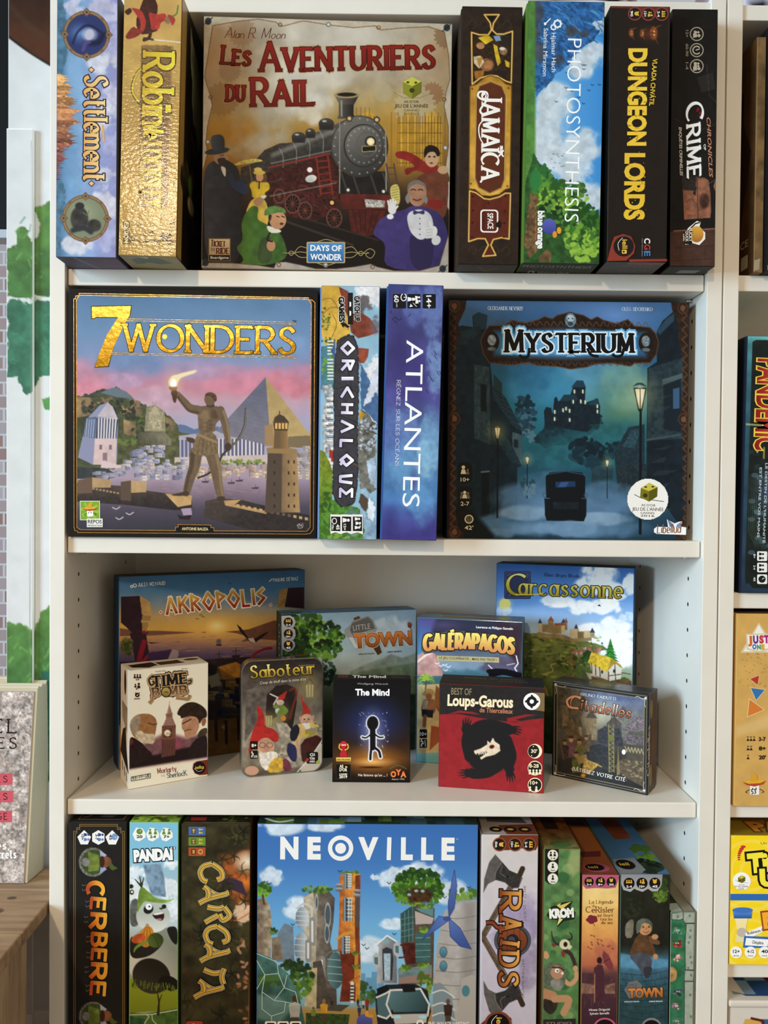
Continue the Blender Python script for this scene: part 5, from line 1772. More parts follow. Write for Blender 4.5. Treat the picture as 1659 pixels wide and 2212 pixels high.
repos(a,125,1392,126,122)
a.vrect(168,1504,268,1558,'#eceae2')
a.text('REPOS',(174,1534),(262,1535),24,'#222',.02)
a.text('PRODUCTION',(174,1552),(262,1553),10,'#222',.02)
a.done()
B.done()

# volcano island box
B = Box('narrow colourful game box with volcano landscape and dark stone title plate, second shelf',2,(0.3012,-0.0212,Z2),0.0692,0.2938,0.285,tilt=0.0055,body='#5f7ea8',faces={'left': '#7f9cc4','bottom': '#30451e'},split='right',lid=.98,base='#6e8cb8')
a = B.art('front',[(78,62),(558,75),(525,2090),(55,2085)],scale=3.687)
a.fill('#8fb8cc',tex=.06)
for i,(x,y,rx,ry) in enumerate([(500,150,110,130),(420,110,90,90),(480,820,90,170),(520,700,60,100),(440,950,60,90)]):
 a.cloud(x,y,rx,ry,'#e6e4e6',.95,seed=i + 90,thr=.38)
a.cloud(430,210,90,110,'#5a5358',.9,seed=77)
a.poly([(60,60),(220,62),(260,150),(290,330),(320,440),(200,530),(110,560),(60,400)],'#c59a38',tex=.15,grad=('#d8b04c',(60,60),(250,450)))
for p in ([(80,300),(150,240),(230,260),(300,420)],[(70,180),(160,170),(240,300)],[(150,500),(200,380),(170,300)]):
 a.curve(p,7,'#7d5a1e',a=.8)
a.leaves(105,330,40,90,['#4f6e2c','#3a5222'],26,10,5)
a.poly([(220,70),(300,110),(330,290),(300,330),(260,240)],'#7e3a2c',tex=.3)
a.poly([(300,290),(420,290),(480,330),(500,360),(545,440),(470,470),(380,490),(320,440)],'#7a3b2c',tex=.25)
a.glow(500,420,70,70,'#b4624a',.7)
a.cloud(520,380,60,90,'#6a5a60',.7,seed=5)
a.poly([(375,565),(470,575),(460,640),(430,690),(385,690)],'#8c4632',tex=.25)
a.poly([(55,560),(180,530),(200,900),(60,900)],'#4c7f8c',tex=.2)
a.leaves(120,640,60,190,['#4a7a3c','#6a9a4a','#3a5a34'],50,14,8)
a.poly([(400,690),(545,960),(545,1200),(400,1180)],'#486a94',tex=.2,wob=12)
for p in ([(420,1030),(470,880),(500,760),(540,720),(535,900),(480,1000)],[(400,1050),(520,1150),(530,1200),(470,1140)]):
 a.poly(p,'#ccd0da',tex=.15,wob=14)
a.poly([(385,1100),(440,1080),(520,1170),(530,1700),(400,1760),(370,1400)],'#6f6e66',tex=.4,ts=30,wob=14)
a.scatter(385,520,1140,1380,60,lambda X,Y,r: a.poly([(X,Y),(X + r.uniform(10,30),Y + r.uniform(-16,16)),(X + r.uniform(0,20),Y + r.uniform(10,30)),(X - 10,Y + 10)],r.choice(['#c6d2e0','#4b4a48','#a8b4c4']),.9),6)
a.poly([(440,1480),(520,1440),(530,1700),(480,1640)],'#a8bccf',tex=.3,wob=14)
a.poly([(380,1700),(440,1680),(520,1800),(530,2090),(410,2090)],'#8aa8bc',tex=.3,wob=14)
a.poly([(400,1720),(470,1780),(440,1880),(380,1800)],'#54463a',wob=10)
a.poly([(470,1760),(520,1830),(500,1950),(450,1900)],'#dfe6ee',wob=12,tex=.1)
a.poly([(385,1100),(400,1066),(436,1104),(390,1152)],'#d0a034',grad=('#a07820',(385,1100),(430,1120)))
a.buildings(80,150,850,1380,60,40,46,['#d8d8d8','#f0efec','#b8bac0','#a8a8ac'],3,'#555')
for y0,n in ((510,5),(660,7)):
 for k in range(n):
  a.line([(128,y0 + 26 * k),(178,y0 + 26 * k)],11,'#eceae6')
 a.line([(182,y0 - 10),(182,y0 + 26 * n)],14,'#56606a')
a.poly([(150,590),(185,530),(182,640)],'#3e5c98')
for y in range(970,1330,24):
 a.line([(122,y),(170,y)],9,'#5a5c60' if (y // 24) % 2 else '#f4f2ee')
a.poly([(140,1380),(180,1390),(170,1530),(140,1500)],'#a8322c')
a.buildings(90,140,1420,1720,16,44,40,['#f2f0ec','#e0dedb'],8,'#555')
a.poly([(55,1380),(110,1400),(170,1560),(160,1900),(55,2100)],'#7d8a2c',tex=.3,ts=26,grad=('#4f7a24',(60,1450),(80,1950)),wob=8)
a.poly([(160,1780),(390,1850),(420,2100),(60,2100),(80,1900)],'#4a7a2c',tex=.4,ts=22,wob=14)
a.leaves(250,2020,160,70,['#7da43c','#3e6a24','#24441a'],60,24,9)
a.leaves(120,1850,50,130,['#5f8f34','#33561f'],40,18,10)
a.ell(330,1960,80,110,'#6a8aa0',.6,soft=20)
# stone plate
pl = [(205,500),(300,452),(345,470),(380,560),(388,900),(376,1300),(380,1600),(355,1790),(330,1820),(280,1832),(240,1836),(200,1800),(165,1730),(172,1450),(178,1150),(172,880),(190,620)]
a.poly(pl,'#26252a',wob=8,wts=18)
a.poly([(x + (276 - x) * .06,y + (1140 - y) * .012) for x,y in pl],'#3c3b41',tex=.2,ts=26,wob=6,wts=16)
for p in ([(190,900),(280,880),(375,930)],[(280,690),(310,800),(330,930)],[(180,1110),(260,1120),(380,1170)],[(200,1480),(300,1450),(380,1500)],[(280,1000),(300,1080)],[(250,1560),(290,1640)],[(300,470),(240,520),(220,600)]):
 a.curve(p,5,'#1b1a1e')
a.line([(310,1480),(380,1508)],6,'#7d5a2a')
TW = ('#ffffff','#cfc2e6')
for ch,y0,y1 in (('O',520,620),('R',672,748),('I',815,823),('C',885,965),('H',1020,1085),('^',1150,1240),('L',1305,1360),('Q',1420,1505),('V',1580,1640),('E',1688,1758)):
 t = (y0 - 520) / 1240
 bx = 246 - 14 * t
 if ch == 'I':
  a.vrect(bx,800,bx + 98,828,TW)
 elif ch == 'E':
  a.stroke('E',(bx,y0),(bx - 2,y1),96,TW,.23,.2,font=GREEK,nib=0,outline=(7,'#1e1d22'))
 else:
  a.stroke(ch,(bx,y0),(bx - 2,y1),98,TW,.24,.22,font=GREEK,nib=0,outline=(7,'#1e1d22'))
a.vrect(295,125,335,380,'#171716')
for t_,x,y0,y1 in (('CATCH UP',348,152,358),('GAMES',222,155,362)):
 a.text(t_,(x,y0),(x + 4,y1),44,'#171716',.06,outline=(.05,'#f4f2ee'))
for y in (222,295):
 a.vpoly([(308,y - 25),(322,y - 20),(322,y + 12),(308,y + 18)],'#f4f2ee')
a.vpoly([(235,370),(260,360),(310,400),(290,408),(265,392),(255,405)],'#171716')
for x,t_ in ((195,'45'),(282,'12+'),(370,'2-4')):
 a.vpoly([(x - 42,1890),(x + 45,1892),(x + 45,2046),(x + 2,2030),(x - 42,2042)],'#f2f0ea')
 a.vpoly([(x - 36,1906),(x + 39,1908),(x + 39,2022),(x - 36,2020)],'#1a1918')
 if t_ == '45':
  a.vline(_e(x - 10,1942,18,22,0,360),6,'#f2f0ea')
  a.text('45',(x + 6,1968),(x + 6,2010),26,'#f2f0ea',.03)
  a.text('Min',(x - 30,1972),(x - 30,2010),16,'#f2f0ea',.02)
 elif t_ == '12+':
  icon_person(a,x - 6,1935,24,'#f2f0ea',0)
  a.text('12+',(x - 22,1965),(x - 22,2014),20,'#f2f0ea',.03)
 else:
  for k in range(3):
   icon_person(a,x - 2 + (k % 2) * 6,1925 + 34 * k,18,'#f2f0ea',0)
  a.text('2-4',(x + 16,1950),(x + 16,1990),14,'#f2f0ea',.02)
a.done()
B.done()

# deep blue ocean box
B = Box('deep blue and violet game box with thin white title running down it, second shelf',2,(0.3742,-0.0287,Z2),0.0652,0.2936,0.290,tilt=0.0195,body='#3a447c',faces={'left': '#24508a','bottom': '#262450'},split='right',lid=.975,base='#2c5a96')
a = B.art('front',[(612,55),(1068,68),(1005,2098),(555,2090)],scale=3.687)
a.vgrad((60,'#3d4580'),(350,'#4a4c88'),(700,'#443e7c'),(950,'#4a4788'),(1200,'#5670a8'),(1500,'#5480b0'),(1750,'#4a78b0'),(1950,'#44488c'),(2100,'#3c3678'),tex=.25,ts=170,wob=110)
for i,(x,y,rx,ry,c) in enumerate([(980,250,110,300,'#6a82b8'),(1000,700,90,300,'#7aa0c8'),(820,230,110,200,'#5f74b0'),(960,1300,120,300,'#79a8cc'),(740,1500,150,260,'#6a9cc8'),(850,1750,170,160,'#6aa6d4'),(930,1450,110,200,'#8cbcd8'),(640,1250,100,300,'#5a70b0'),(760,1180,110,150,'#6c86bc'),(900,1850,110,200,'#5f92c8')]):
 a.cloud(x,y,rx,ry,c,.7,seed=i + 120,soft=.4,thr=.35)
for i,(x,y,rx,ry,c) in enumerate([(700,520,130,330,'#38306a'),(850,760,100,260,'#42387a'),(820,1640,40,130,'#4a4080'),(620,1950,100,160,'#393478'),(950,1990,110,130,'#3a3478')]):
 a.glow(x,y,rx,ry,c,.8,1.0)
a.scatter(930,1045,580,980,8,lambda X,Y,r: a.line([(X - 8,Y - 16),(X,Y),(X + 9,Y + 14)],5,'#1d2350'),3)
for p in ([(640,340),(670,320),(690,345),(715,330)],[(625,290),(630,270)],[(780,310),(790,300)],[(660,350),(680,365)]):
 a.curve(p,6,'#221c48')
a.text('ATLANTES',(762,506),(728,1830),148,'#f8fafc',-.004)
a.stroke('RÉGNEZ SUR LES OCÉANS',(683,828),(668,1508),29,'#e6e8f0',.12,.06,.05,gap=.16)
for x in (703,823,948):
 a.vrect(x - 54,138,x + 54,254,'#141418',10)
a.text('14+',(925,150),(927,250),42,'#f4f4f4',.02)
for px_,py_ in ((855,165),(858,195),(832,180)):
 icon_person(a,px_ - 5,py_,17,'#f4f4f4',0)
icon_person(a,795,180,24,'#f4f4f4',0)
a.text('1',(835,208),(836,216),26,'#f4f4f4',.02)
a.text('4',(786,218),(787,244),26,'#f4f4f4',.02)
a.vline([(845,240),(815,210)],4,'#f4f4f4')
a.vline(_e(738,165,22,28,-70,250),7,'#f4f4f4')
a.vline([(738,165),(758,165)],6,'#f4f4f4')
a.text('60',(660,148),(661,206),38,'#f4f4f4',.02)
a.text('min',(676,214),(677,244),14,'#f4f4f4',0)
a.done()
B.done()

# dark blue mystery box
B = Box('large square dark blue game box with foggy street, lamp posts and round white award sticker',2,(0.4556,0.0270,Z2),0.2945,0.2910,0.075,body='#1a2a36',faces={'right': '#16202a'},base='#1c3a48')
a = B.art('front',[(52,145),(1545,147),(1512,1630),(38,1615)],scale=2.86)
a.vgrad((140,'#41648e'),(330,'#34608a'),(600,'#245a7a'),(800,'#23677a'),(1000,'#1f5a66'),(1180,'#1d4a5c'),(1350,'#2e4f68'),(1630,'#16303e'),tex=.12,ts=120,wob=40)
a.glow(1080,230,420,210,'#6a92cc',.9)
a.glow(760,640,420,420,'#3a88a8',.85)
a.glow(1120,800,330,330,'#6f8a5c',.75)
a.glow(900,700,230,260,'#78b0bc',.6)
for i,(x,y,rx,ry,c) in enumerate([(650,700,260,220,'#3a7ea0'),(1000,560,300,130,'#5a94b0'),(560,560,160,220,'#2a6488'),(1150,650,200,200,'#6f9a8c'),(760,1120,260,90,'#2c6074'),(880,1020,330,60,'#3a7880'),(450,360,200,120,'#345a84')]):
 a.cloud(x,y,rx,ry,c,.7,seed=i + 150,soft=.4,thr=.36)
# hill with the manor
a.poly([(560,1010),(620,950),(640,920),(760,900),(1000,880),(980,930),(900,990),(760,1040),(640,1060)],'#16323c',tex=.4,ts=20,wob=10)
a.poly([(580,1050),(800,960),(980,910),(1140,890),(1290,950),(1290,1180),(600,1180)],'#215a62',a=.7,soft=40,tex=.25)
MN = '#14222c'
a.poly([(640,930),(636,830),(650,805),(680,810),(690,850),(700,750),(715,740),(725,770),(800,730),(815,680),(840,640),(880,640),(895,680),(890,780),(970,750),(985,800),(980,900),(900,960),(700,930)],MN,tex=.3,ts=14)
a.poly([(805,682),(838,640),(880,642),(895,680)],'#1f3a4a')
a.poly([(730,770),(760,728),(830,725),(850,760)],'#1c3642')
a.poly([(905,790),(960,748),(985,795)],'#1f3e48')
for x,y in ((825,708),(878,708),(817,772),(865,770),(892,775),(754,825),(773,815),(795,828),(703,835),(967,800),(968,832),(795,885),(702,880)):
 a.poly([(x - 4,y - 11),(x + 4,y - 11),(x + 4,y + 11),(x - 4,y + 11)],'#e4ecc8')
 a.glow(x,y,16,20,'#c8d8a8',.35)
a.leaves(960,900,40,50,['#1d3a3c','#10242c'],30,14,3)
a.leaves(900,1080,110,80,['#1c3f4a','#122a34','#0f2028'],60,26,4)
a.leaves(950,1130,70,50,['#173440','#0e1e28'],30,22,5)
a.leaves(1060,1080,60,60,['#1a3a44','#102630'],30,18,7)
a.leaves(520,860,60,130,['#3f6478','#20404f','#132a36'],70,20,6)
a.leaves(545,960,45,60,['#4c7282','#1d3a46'],30,16,9)
# left terrace
a.poly([(40,330),(130,300),(200,310),(195,240),(230,218),(285,235),(280,330),(310,580),(320,680),(470,890),(500,960),(500,1170),(470,1180),(470,1480),(300,1500),(40,1630)],'#13232d',tex=.25,ts=30)
a.poly([(200,240),(240,218),(288,240),(280,320),(210,330)],'#203848')
a.poly([(90,350),(240,300),(250,320),(180,420),(90,420)],'#1b2c36',tex=.4)
a.poly([(205,540),(300,560),(305,1040),(205,1000)],'#2a3e46',tex=.35,ts=16)
a.poly([(245,660),(282,670),(282,840),(245,830)],'#0e1a22')
a.poly([(310,665),(400,745),(505,960),(440,920),(330,760)],'#1f3540',tex=.3,ts=10)
a.poly([(325,600),(378,660),(378,725),(325,700)],'#22363f')
for k in range(7):
 a.line([(320 + 24 * k,690 + 38 * k),(380 + 20 * k,730 + 34 * k)],4,'#0f1d26')
a.poly([(440,960),(500,980),(500,1170),(440,1100)],'#3a525a',tex=.3)
a.poly([(450,1005),(475,1010),(475,1060),(450,1055)],'#16242c')
a.poly([(330,920),(420,1010),(500,1170),(430,1150),(350,1020)],'#1c313a',tex=.3,ts=10)
a.poly([(250,1210),(295,1205),(300,1480),(250,1490)],'#0c161c')
a.line([(250,1210),(296,1205)],10,'#5a6c70')
# right terrace
a.poly([(1545,140),(1460,190),(1380,260),(1340,330),(1340,520),(1280,560),(1275,900),(1270,1250),(1545,1640)],'#141f27',tex=.25,ts=30)
a.poly([(1340,330),(1400,250),(1450,215),(1450,260),(1360,350)],'#2a4454')
a.poly([(1290,560),(1545,480),(1545,1000),(1275,1010)],'#24343b',tex=.35,ts=22)
a.poly([(1380,640),(1490,600),(1490,960),(1380,940)],'#16222a')
a.poly([(1375,630),(1500,590),(1500,620),(1375,665)],'#4c5c5e')
a.poly([(1440,690),(1480,680),(1480,810),(1440,815)],'#3a5878')
a.line([(1270,1010),(1480,975)],12,'#3e4e52')
a.poly([(1070,1090),(1160,930),(1260,910),(1260,1180),(1080,1190)],'#1d3038',tex=.3,ts=12)
a.poly([(1120,1050),(1180,950),(1240,930),(1200,1060)],'#2a4650',tex=.4,ts=8)
a.poly([(1080,1190),(1180,1150),(1270,1160),(1270,1380),(1090,1330)],'#202e34',tex=.4,ts=12)
a.poly([(930,1190),(960,1170),(1060,1165),(1060,1340),(930,1300)],'#243e48',tex=.3)
for k in range(12):
 rn = random.Random(k)
 a.poly([(1300 + rn.uniform(0,180),560 + 80 * k),(1380 + rn.uniform(0,100),555 + 80 * k),(1380,590 + 80 * k),(1300,590 + 80 * k)],'#38464a',a=.35)
# fog on the road
for i,(x,y,rx,ry,c) in enumerate([(600,1380,330,130,'#54789a'),(900,1440,420,140,'#5f83a6'),(420,1530,260,80,'#4f7496'),(760,1560,420,70,'#6c90b0'),(1050,1560,330,80,'#4e708e'),(1020,1340,200,90,'#4a6c88'),(560,1460,240,60,'#7c9cb8'),(980,1500,230,50,'#84a2bc'),(330,1590,160,40,'#6080a0'),(700,1250,230,60,'#3f6a80')]):
 a.cloud(x,y,rx,ry,c,.8,seed=i + 170,soft=.35,thr=.42)

def lamp_post(a,x,y0,y1,s):
 a.glow(x,y0 + 70 * s,150 * s,170 * s,'#c9c98c',.5)
 a.line([(x + 4 * s,y0 + 150 * s),(x - 2 * s,y1)],12 * s,'#0c141a',w2=16 * s)
 a.poly([(x - 40 * s,y0 + 20 * s),(x - 14 * s,y0),(x + 14 * s,y0),(x + 42 * s,y0 + 22 * s),(x,y0 + 10 * s)],'#2c4246')
 a.poly([(x - 34 * s,y0 + 26 * s),(x + 38 * s,y0 + 26 * s),(x + 12 * s,y0 + 155 * s),(x - 8 * s,y0 + 155 * s)],'#1d2824')
 a.poly([(x - 26 * s,y0 + 34 * s),(x + 30 * s,y0 + 34 * s),(x + 8 * s,y0 + 140 * s),(x - 4 * s,y0 + 140 * s)],'#e0cf9a')
 a.glow(x + 2 * s,y0 + 70 * s,26 * s,60 * s,'#fff6d8',.95,.8)
 a.line([(x + 2 * s,y0 + 30 * s),(x + 2 * s,y0 + 140 * s)],5 * s,'#3a3422')

lamp_post(a,1232,652,1590,1.15)
lamp_post(a,348,915,1490,.62)
lamp_post(a,531,1105,1370,.38)
lamp_post(a,1026,1125,1370,.36)
a.leaves(540,1300,40,70,['#5a7a8c','#28404e'],30,14,8)
# old motor car
a.poly([(645,1235),(670,1212),(770,1202),(870,1212),(890,1240),(888,1380),(895,1480),(880,1515),(650,1510),(640,1470),(648,1380)],'#0b1116')
a.line([(650,1225),(770,1204),(886,1226)],5,'#3a5a70',a=.8)
a.poly([(705,1270),(828,1265),(830,1300),(707,1305)],'#1c3658')
a.poly([(740,1272),(790,1270),(770,1302),(720,1303)],'#36588a',a=.8)
for x in (655,880):
 a.poly([(x - 18,1370),(x + 18,1370),(x + 16,1480),(x - 14,1485)],'#0d1318')
 a.line([(x - 12,1372),(x + 14,1372)],4,'#4a6478')
for x in (638,893):
 a.ell(x,1352,12,14,'#35505f',ring=4)
for k in range(4):
 a.ell(700 + 45 * k,1412,6,9,'#3e5868')
a.poly([(690,1395),(850,1395),(850,1440),(690,1440)],'#141c22',tex=.5)
a.cloud(770,1560,260,60,'#6a8cac',.9,seed=8)
a.poly([(40,1400),(150,1420),(260,1520),(330,1600),(330,1640),(40,1640)],'#0d1418',soft=20)
# carved frame down both sides
WD = '#2e1e16'
for side in (0,1):
 fx = (lambda v: v) if side == 0 else (lambda v: 1590 - v)
 a.poly([(fx(40),140),(fx(160),140),(fx(150),200),(fx(110),290),(fx(115),360),(fx(90),480),(fx(85),700),(fx(105),860),(fx(90),1000),(fx(80),1150),(fx(95),1290),(fx(80),1400),(fx(100),1500),(fx(140),1560),(fx(140),1640),(fx(20),1640)],WD,tex=.4,ts=18)
 for q in range(24):
  y = 170 + 62 * q
  a.curve([(fx(62),y),(fx(92),y + 20),(fx(70),y + 44),(fx(58),y + 60)],6,'#6a4630',a=.75)
  a.curve([(fx(72),y + 10),(fx(84),y + 30)],4,'#8a6040',a=.5)
 for cy in (180,880,1580):
  a.ell(fx(85),cy,36,40,'#4a3020',ring=9)
  a.ell(fx(85),cy,16,18,'#6e4a32')
# title plate
pl = [(245,395),(270,340),(300,300),(395,300),(435,265),(520,282),(600,262),(640,240),(690,255),(720,232),(800,212),(885,232),(930,258),(970,240),(1010,262),(1090,282),(1160,255),(1200,296),(1300,305),(1335,345),(1352,400),(1338,470),(1300,525),(1200,530),(1175,548),(1060,530),(960,535),(900,555),(800,568),(720,552),(600,548),(540,528),(440,545),(300,532),(265,480)]
a.poly(pl,'#261a14',tex=.3,ts=16,wob=6,wts=20)
a.line(pl + pl[:1],7,'#5a3e2c',a=.8)
for k in range(22):
 x = 330 + 44 * k
 a.curve([(x,300),(x + 16,272),(x + 34,296)],6,'#6a4a34',a=.7)
 a.curve([(x,525),(x + 16,545),(x + 34,524)],6,'#5c4030',a=.7)
a.poly([(330,330),(1270,335),(1285,400),(1270,490),(330,488),(318,400)],'#2d5a80',soft=24)
a.glow(780,410,520,110,'#5c9cd0',.95,.7)
a.glow(780,420,420,70,'#9cc8ea',.6,.8)
a.ell(803,262,34,44,'#6d7d88',tex=.4,ts=10)
a.ell(803,250,22,22,'#9fb0b8',tex=.4)
for x in (790,816):
 a.ell(x,252,5,5,'#1c2428')
a.ell(803,285,16,14,'#33434c')
for x in (315,1272):
 a.ell(x,400,46,62,'#1e1712')
 a.ell(x,390,26,34,'#7a8890',tex=.5,ts=8)
 a.ell(x,445,26,12,'#5a6468',tex=.4)
for g,c in ((15,'#5ea8dc'),(9,'#c4e6fa'),(4,'#f4fbff')):
 a.stroke('MYSTERIUM',(400,464),(1190,462),112,c,.25,.1,.06,grow=g,gap=.13,hs=[1.17,1,1,1,1,1,1,1,1])
a.stroke('MYSTERIUM',(400,464),(1190,462),112,'#0d0f12',.25,.1,.06,gap=.13,hs=[1.17,1,1,1,1,1,1,1,1])
for p in ([(548,440),(540,490),(510,500),(485,485)],[(905,440),(930,480),(975,490)],[(1130,440),(1120,480),(1085,490),(1060,475)]):
 a.vline(_sp(*p),17,'#0d0f12')
a.stroke('OLEKSANDR NEVSKIY',(293,205),(508,206),21,'#d6e0ea',.12,.06,.05,gap=.18)
a.stroke('OLEG SIDORENKO',(1122,203),(1312,204),20,'#d6e0ea',.12,.06,.05,gap=.18)
for y,t_ in ((1210,'10+'),(1358,'2-7'),(1505,"42'")):
 a.vrect(108,y - 62,196,y + 66,'#15130f',30)
 if y < 1300:
  icon_person(a,142,y - 12,22,'#d8cfb0')
  icon_person(a,168,y - 2,14,'#6a6450')
 elif y < 1400:
  icon_person(a,132,y - 4,17,'#6a6450')
  icon_person(a,170,y - 4,17,'#6a6450')
  icon_person(a,150,y - 8,19,'#d8cfb0')
 else:
  a.vell(176,y - 8,27,27,'#d8cfb0')
  a.vell(176,y - 8,21,21,'#5a543e')
  a.vline([(176,y - 8),(180,y - 24)],4,'#1c1a14')
 a.stroke(t_.replace('+','').replace('-','-') if 0 else '',(0,0),(1,0),1,'#000')
 cx = 152 if y < 1450 else 176
 a.text(t_,(cx - 27,y + 56),(cx + 26,y + 56),25,'#d8cfb0',.015)
a.vpoly([(1330,1545),(1400,1548),(1392,1500),(1420,1515),(1440,1525),(1465,1515),(1488,1512),(1480,1545),(1512,1550),(1510,1596),(1330,1590),(1312,1580),(1312,1558)],'#eef0f2')
a.vpoly([(1395,1498),(1432,1530),(1440,1552),(1410,1545)],'#6a7a9c')
a.vpoly([(1488,1510),(1455,1532),(1448,1552),(1476,1545)],'#7a88a8')
a.stroke('Libellud',(1332,1585),(1476,1582),54,'#8a5a3a',.12,.08,slant=.15,gap=.14)
a.done()
lid = B.done()
s_ = MB()
st = Art(s_,((0.2945 * .752,-0.0003,0.291 * .258),(0.0500,0,0),(0,0,-0.0500)),[(1168,1244),(1420,1244),(1420,1494),(1168,1494)],0,1.4,2.86,inset=0,mask=lambda u,v: (u - .5) ** 2 + (v - .5) ** 2 < .25)
st.fill('#f2f0ea')
award(st,1302,1342,1.0,'2016')
st.done()
tag(s_.build('award_sticker',[M_PRINT],B.root),'round white award sticker with gold die')
# ------------------------------------------------------------------ third shelf
G3 = 1.2

def J2H(x,y):
 return ((400 + x / 3.318 - 130) * 3.686,(1180 + y / 3.318 - 1180) * 3.686)

B = Box('large game box with harbour sunset and angular gold title, left back of third shelf',3,(0.0290,0.1065,Z3),0.265,0.2578,0.045,yaw=math.radians(27.67),body='#3a5f86',faces={'left': '#2c4a6a','top': '#4a4a44'},base='#6a5030')
a = B.art('front',[(466,242),(1949,186),(1940,1564),(462,1784)],scale=3.686,gain=G3)
a.vgrad((190,'#35608c'),(350,'#4a78a4'),(470,'#7d8c98'),(560,'#b89a68'),(660,'#cba04e'),(720,'#b88a5a'),(800,'#8a6a68'),(860,'#5a4a66'),(920,'#433a58'),(1000,'#3a3040'),(1800,'#2a2018'),tex=.06,ts=90)
a.glow(1250,640,420,180,'#e8bc5a',.85)
a.glow(1245,635,120,80,'#ffeaa8',.9)
a.scatter(500,1900,700,880,120,lambda X,Y,r: a.line([(X,Y),(X + r.uniform(30,120),Y - 4)],r.uniform(2,5),r.choice(['#d8a868','#6a4c60','#b0886a','#54405e']),a=.5),4)
a.poly([(470,650),(600,670),(800,672),(1075,685),(960,694),(700,710),(470,715)],'#6d4c40')
a.poly([(1115,682),(1165,680),(1150,690)],'#7d5848')
a.poly([(1320,680),(1500,660),(1700,590),(1960,560),(1960,760),(1600,740),(1440,760),(1500,720),(1400,690)],'#6a4638',tex=.2)
a.poly([(690,760),(780,768),(720,776)],'#3a2830')
# pillars
a.poly([(478,398),(630,392),(660,540),(640,600),(700,690),(600,720),(520,640),(478,605)],'#2c1a26',tex=.2)
a.poly([(630,392),(712,440),(728,545),(648,545)],'#b4935c',tex=.15)
for k in range(7):
 a.line([(640,410 + 18 * k),(718,450 + 14 * k)],2.5,'#7d6238',a=.7)
for y0,w in ((548,70),(600,50),(640,40)):
 a.poly([(650,y0),(650 + w,y0 + 4),(645 + w,y0 + 44),(648,y0 + 40)],'#9c7c4a')
a.poly([(550,690),(680,690),(715,930),(600,950)],'#2a1824')
for k in range(5):
 a.line([(570 + 22 * k,700),(612 + 20 * k,930)],5,'#3f2634')
a.curve([(665,760),(640,850),(620,930)],40,'#7d1a2c',soft=4)
a.curve([(660,915),(710,860),(750,850),(785,900)],24,'#8c1c34')
a.ell(664,684,17,14,'#7d1a2c')
a.leaves(525,800,45,70,['#4c5228','#2c3418','#6a6a30'],50,16,3)
for t in range(0,360,24):
 a.curve([(525,820),(525 + 40 * math.cos(math.radians(t)),790 + 50 * math.sin(math.radians(t))),(525 + 62 * math.cos(math.radians(t)),830 + 66 * math.sin(math.radians(t)))],8,'#343c1c',w2=2)
a.poly([(690,850),(890,820),(860,900),(700,910)],'#3c2a4e')
a.poly([(890,818),(942,832),(935,890),(855,900)],'#9a8890')
a.poly([J2H(740,295),J2H(856,290),J2H(856,445),J2H(715,432)],'#2f1d2a')
a.poly([J2H(680,312),J2H(740,295),J2H(715,432),J2H(664,436)],'#a8864e',tex=.15)
for k in range(5):
 a.line([J2H(684,325 + 20 * k),J2H(735,312 + 22 * k)],2.5,'#6a5230',a=.7)
# town and quay
a.poly([(470,920),(1200,900),(1500,880),(1950,900),(1950,1800),(460,1800)],'#2a2024',tex=.35,ts=40)
a.buildings(1150,1470,940,1200,34,70,56,['#5a5648','#8a6a38','#3a3c4c','#6e5a3c','#4a4438','#7d7058'],4,'#241c18')
a.poly([(1260,960),(1400,920),(1470,960),(1460,1040),(1300,1060)],'#9c6a28',tex=.25)
a.poly([(1180,1040),(1260,1010),(1280,1100),(1200,1130)],'#767664')
a.buildings(1180,1440,1120,1330,26,70,60,['#1c2448','#2a2c3a','#3a342c','#6a5a48','#1c1c24'],6,'#0c0c10')
a.poly([(1170,1390),(1950,1300),(1950,1600),(1170,1760)],'#4c3820',grad=('#6a4a24',(1200,1400),(1300,1700)),tex=.2)
for x,y in ((1240,1400),(1320,1420),(1420,1390)):
 a.line([(x,y),(x + 5,y + 150)],22,'#1d1410',soft=6)
 a.ell(x,y - 20,14,18,'#2c1c14')
a.poly([(1280,1440),(1310,1420),(1310,1470)],'#8a6a3a')
a.poly([(462,1430),(486,1425),(486,1790),(462,1790)],'#9a6a30',tex=.2)
a.buildings(470,500,1000,1400,14,26,70,['#7d6a30','#3a2c3c','#8a5a30'],8,None)
# ships, gull, birds
for x,y,s in ((1262,770,1),(1265,880,1.5),(1400,855,1.5)):
 a.poly([(x - 24 * s,y + 10 * s),(x + 26 * s,y + 6 * s),(x + 18 * s,y + 22 * s),(x - 16 * s,y + 22 * s)],'#2c2028')
 a.line([(x,y + 10 * s),(x,y - 32 * s)],3 * s,'#2c2028')
 a.line([(x - 18 * s,y - 12 * s),(x + 20 * s,y - 18 * s)],3 * s,'#2c2028')
a.poly([(1244,742),(1280,736),(1282,772),(1246,776)],'#6a5a58')
a.poly([J2H(370,556),J2H(400,580),J2H(455,655),J2H(500,662),J2H(560,625),J2H(612,606),J2H(570,640),J2H(505,690),J2H(470,690),J2H(395,610)],'#241c20')
a.poly([J2H(450,660),J2H(490,655),J2H(508,692),J2H(470,685)],'#c0b0a0')
for x,y in ((1090,575),(1118,545),(1135,558),(1352,292)):
 a.line([(x - 10,y + 4),(x,y - 4),(x + 12,y + 3)],4,'#2a2428')
a.curve([J2H(460,830),J2H(500,775),J2H(560,740),J2H(620,730)],20,'#7d1c2c')
AG = ('#d8b04a','#c08a3c','#9c3020','#8a2018')
a.stroke('AKROPOLIS',(850,546),(1632,462),128,AG,.17,.15,font=GREEK,gap=.17,nib=0,outline=(8,'#f0e0d0'),arc=6)
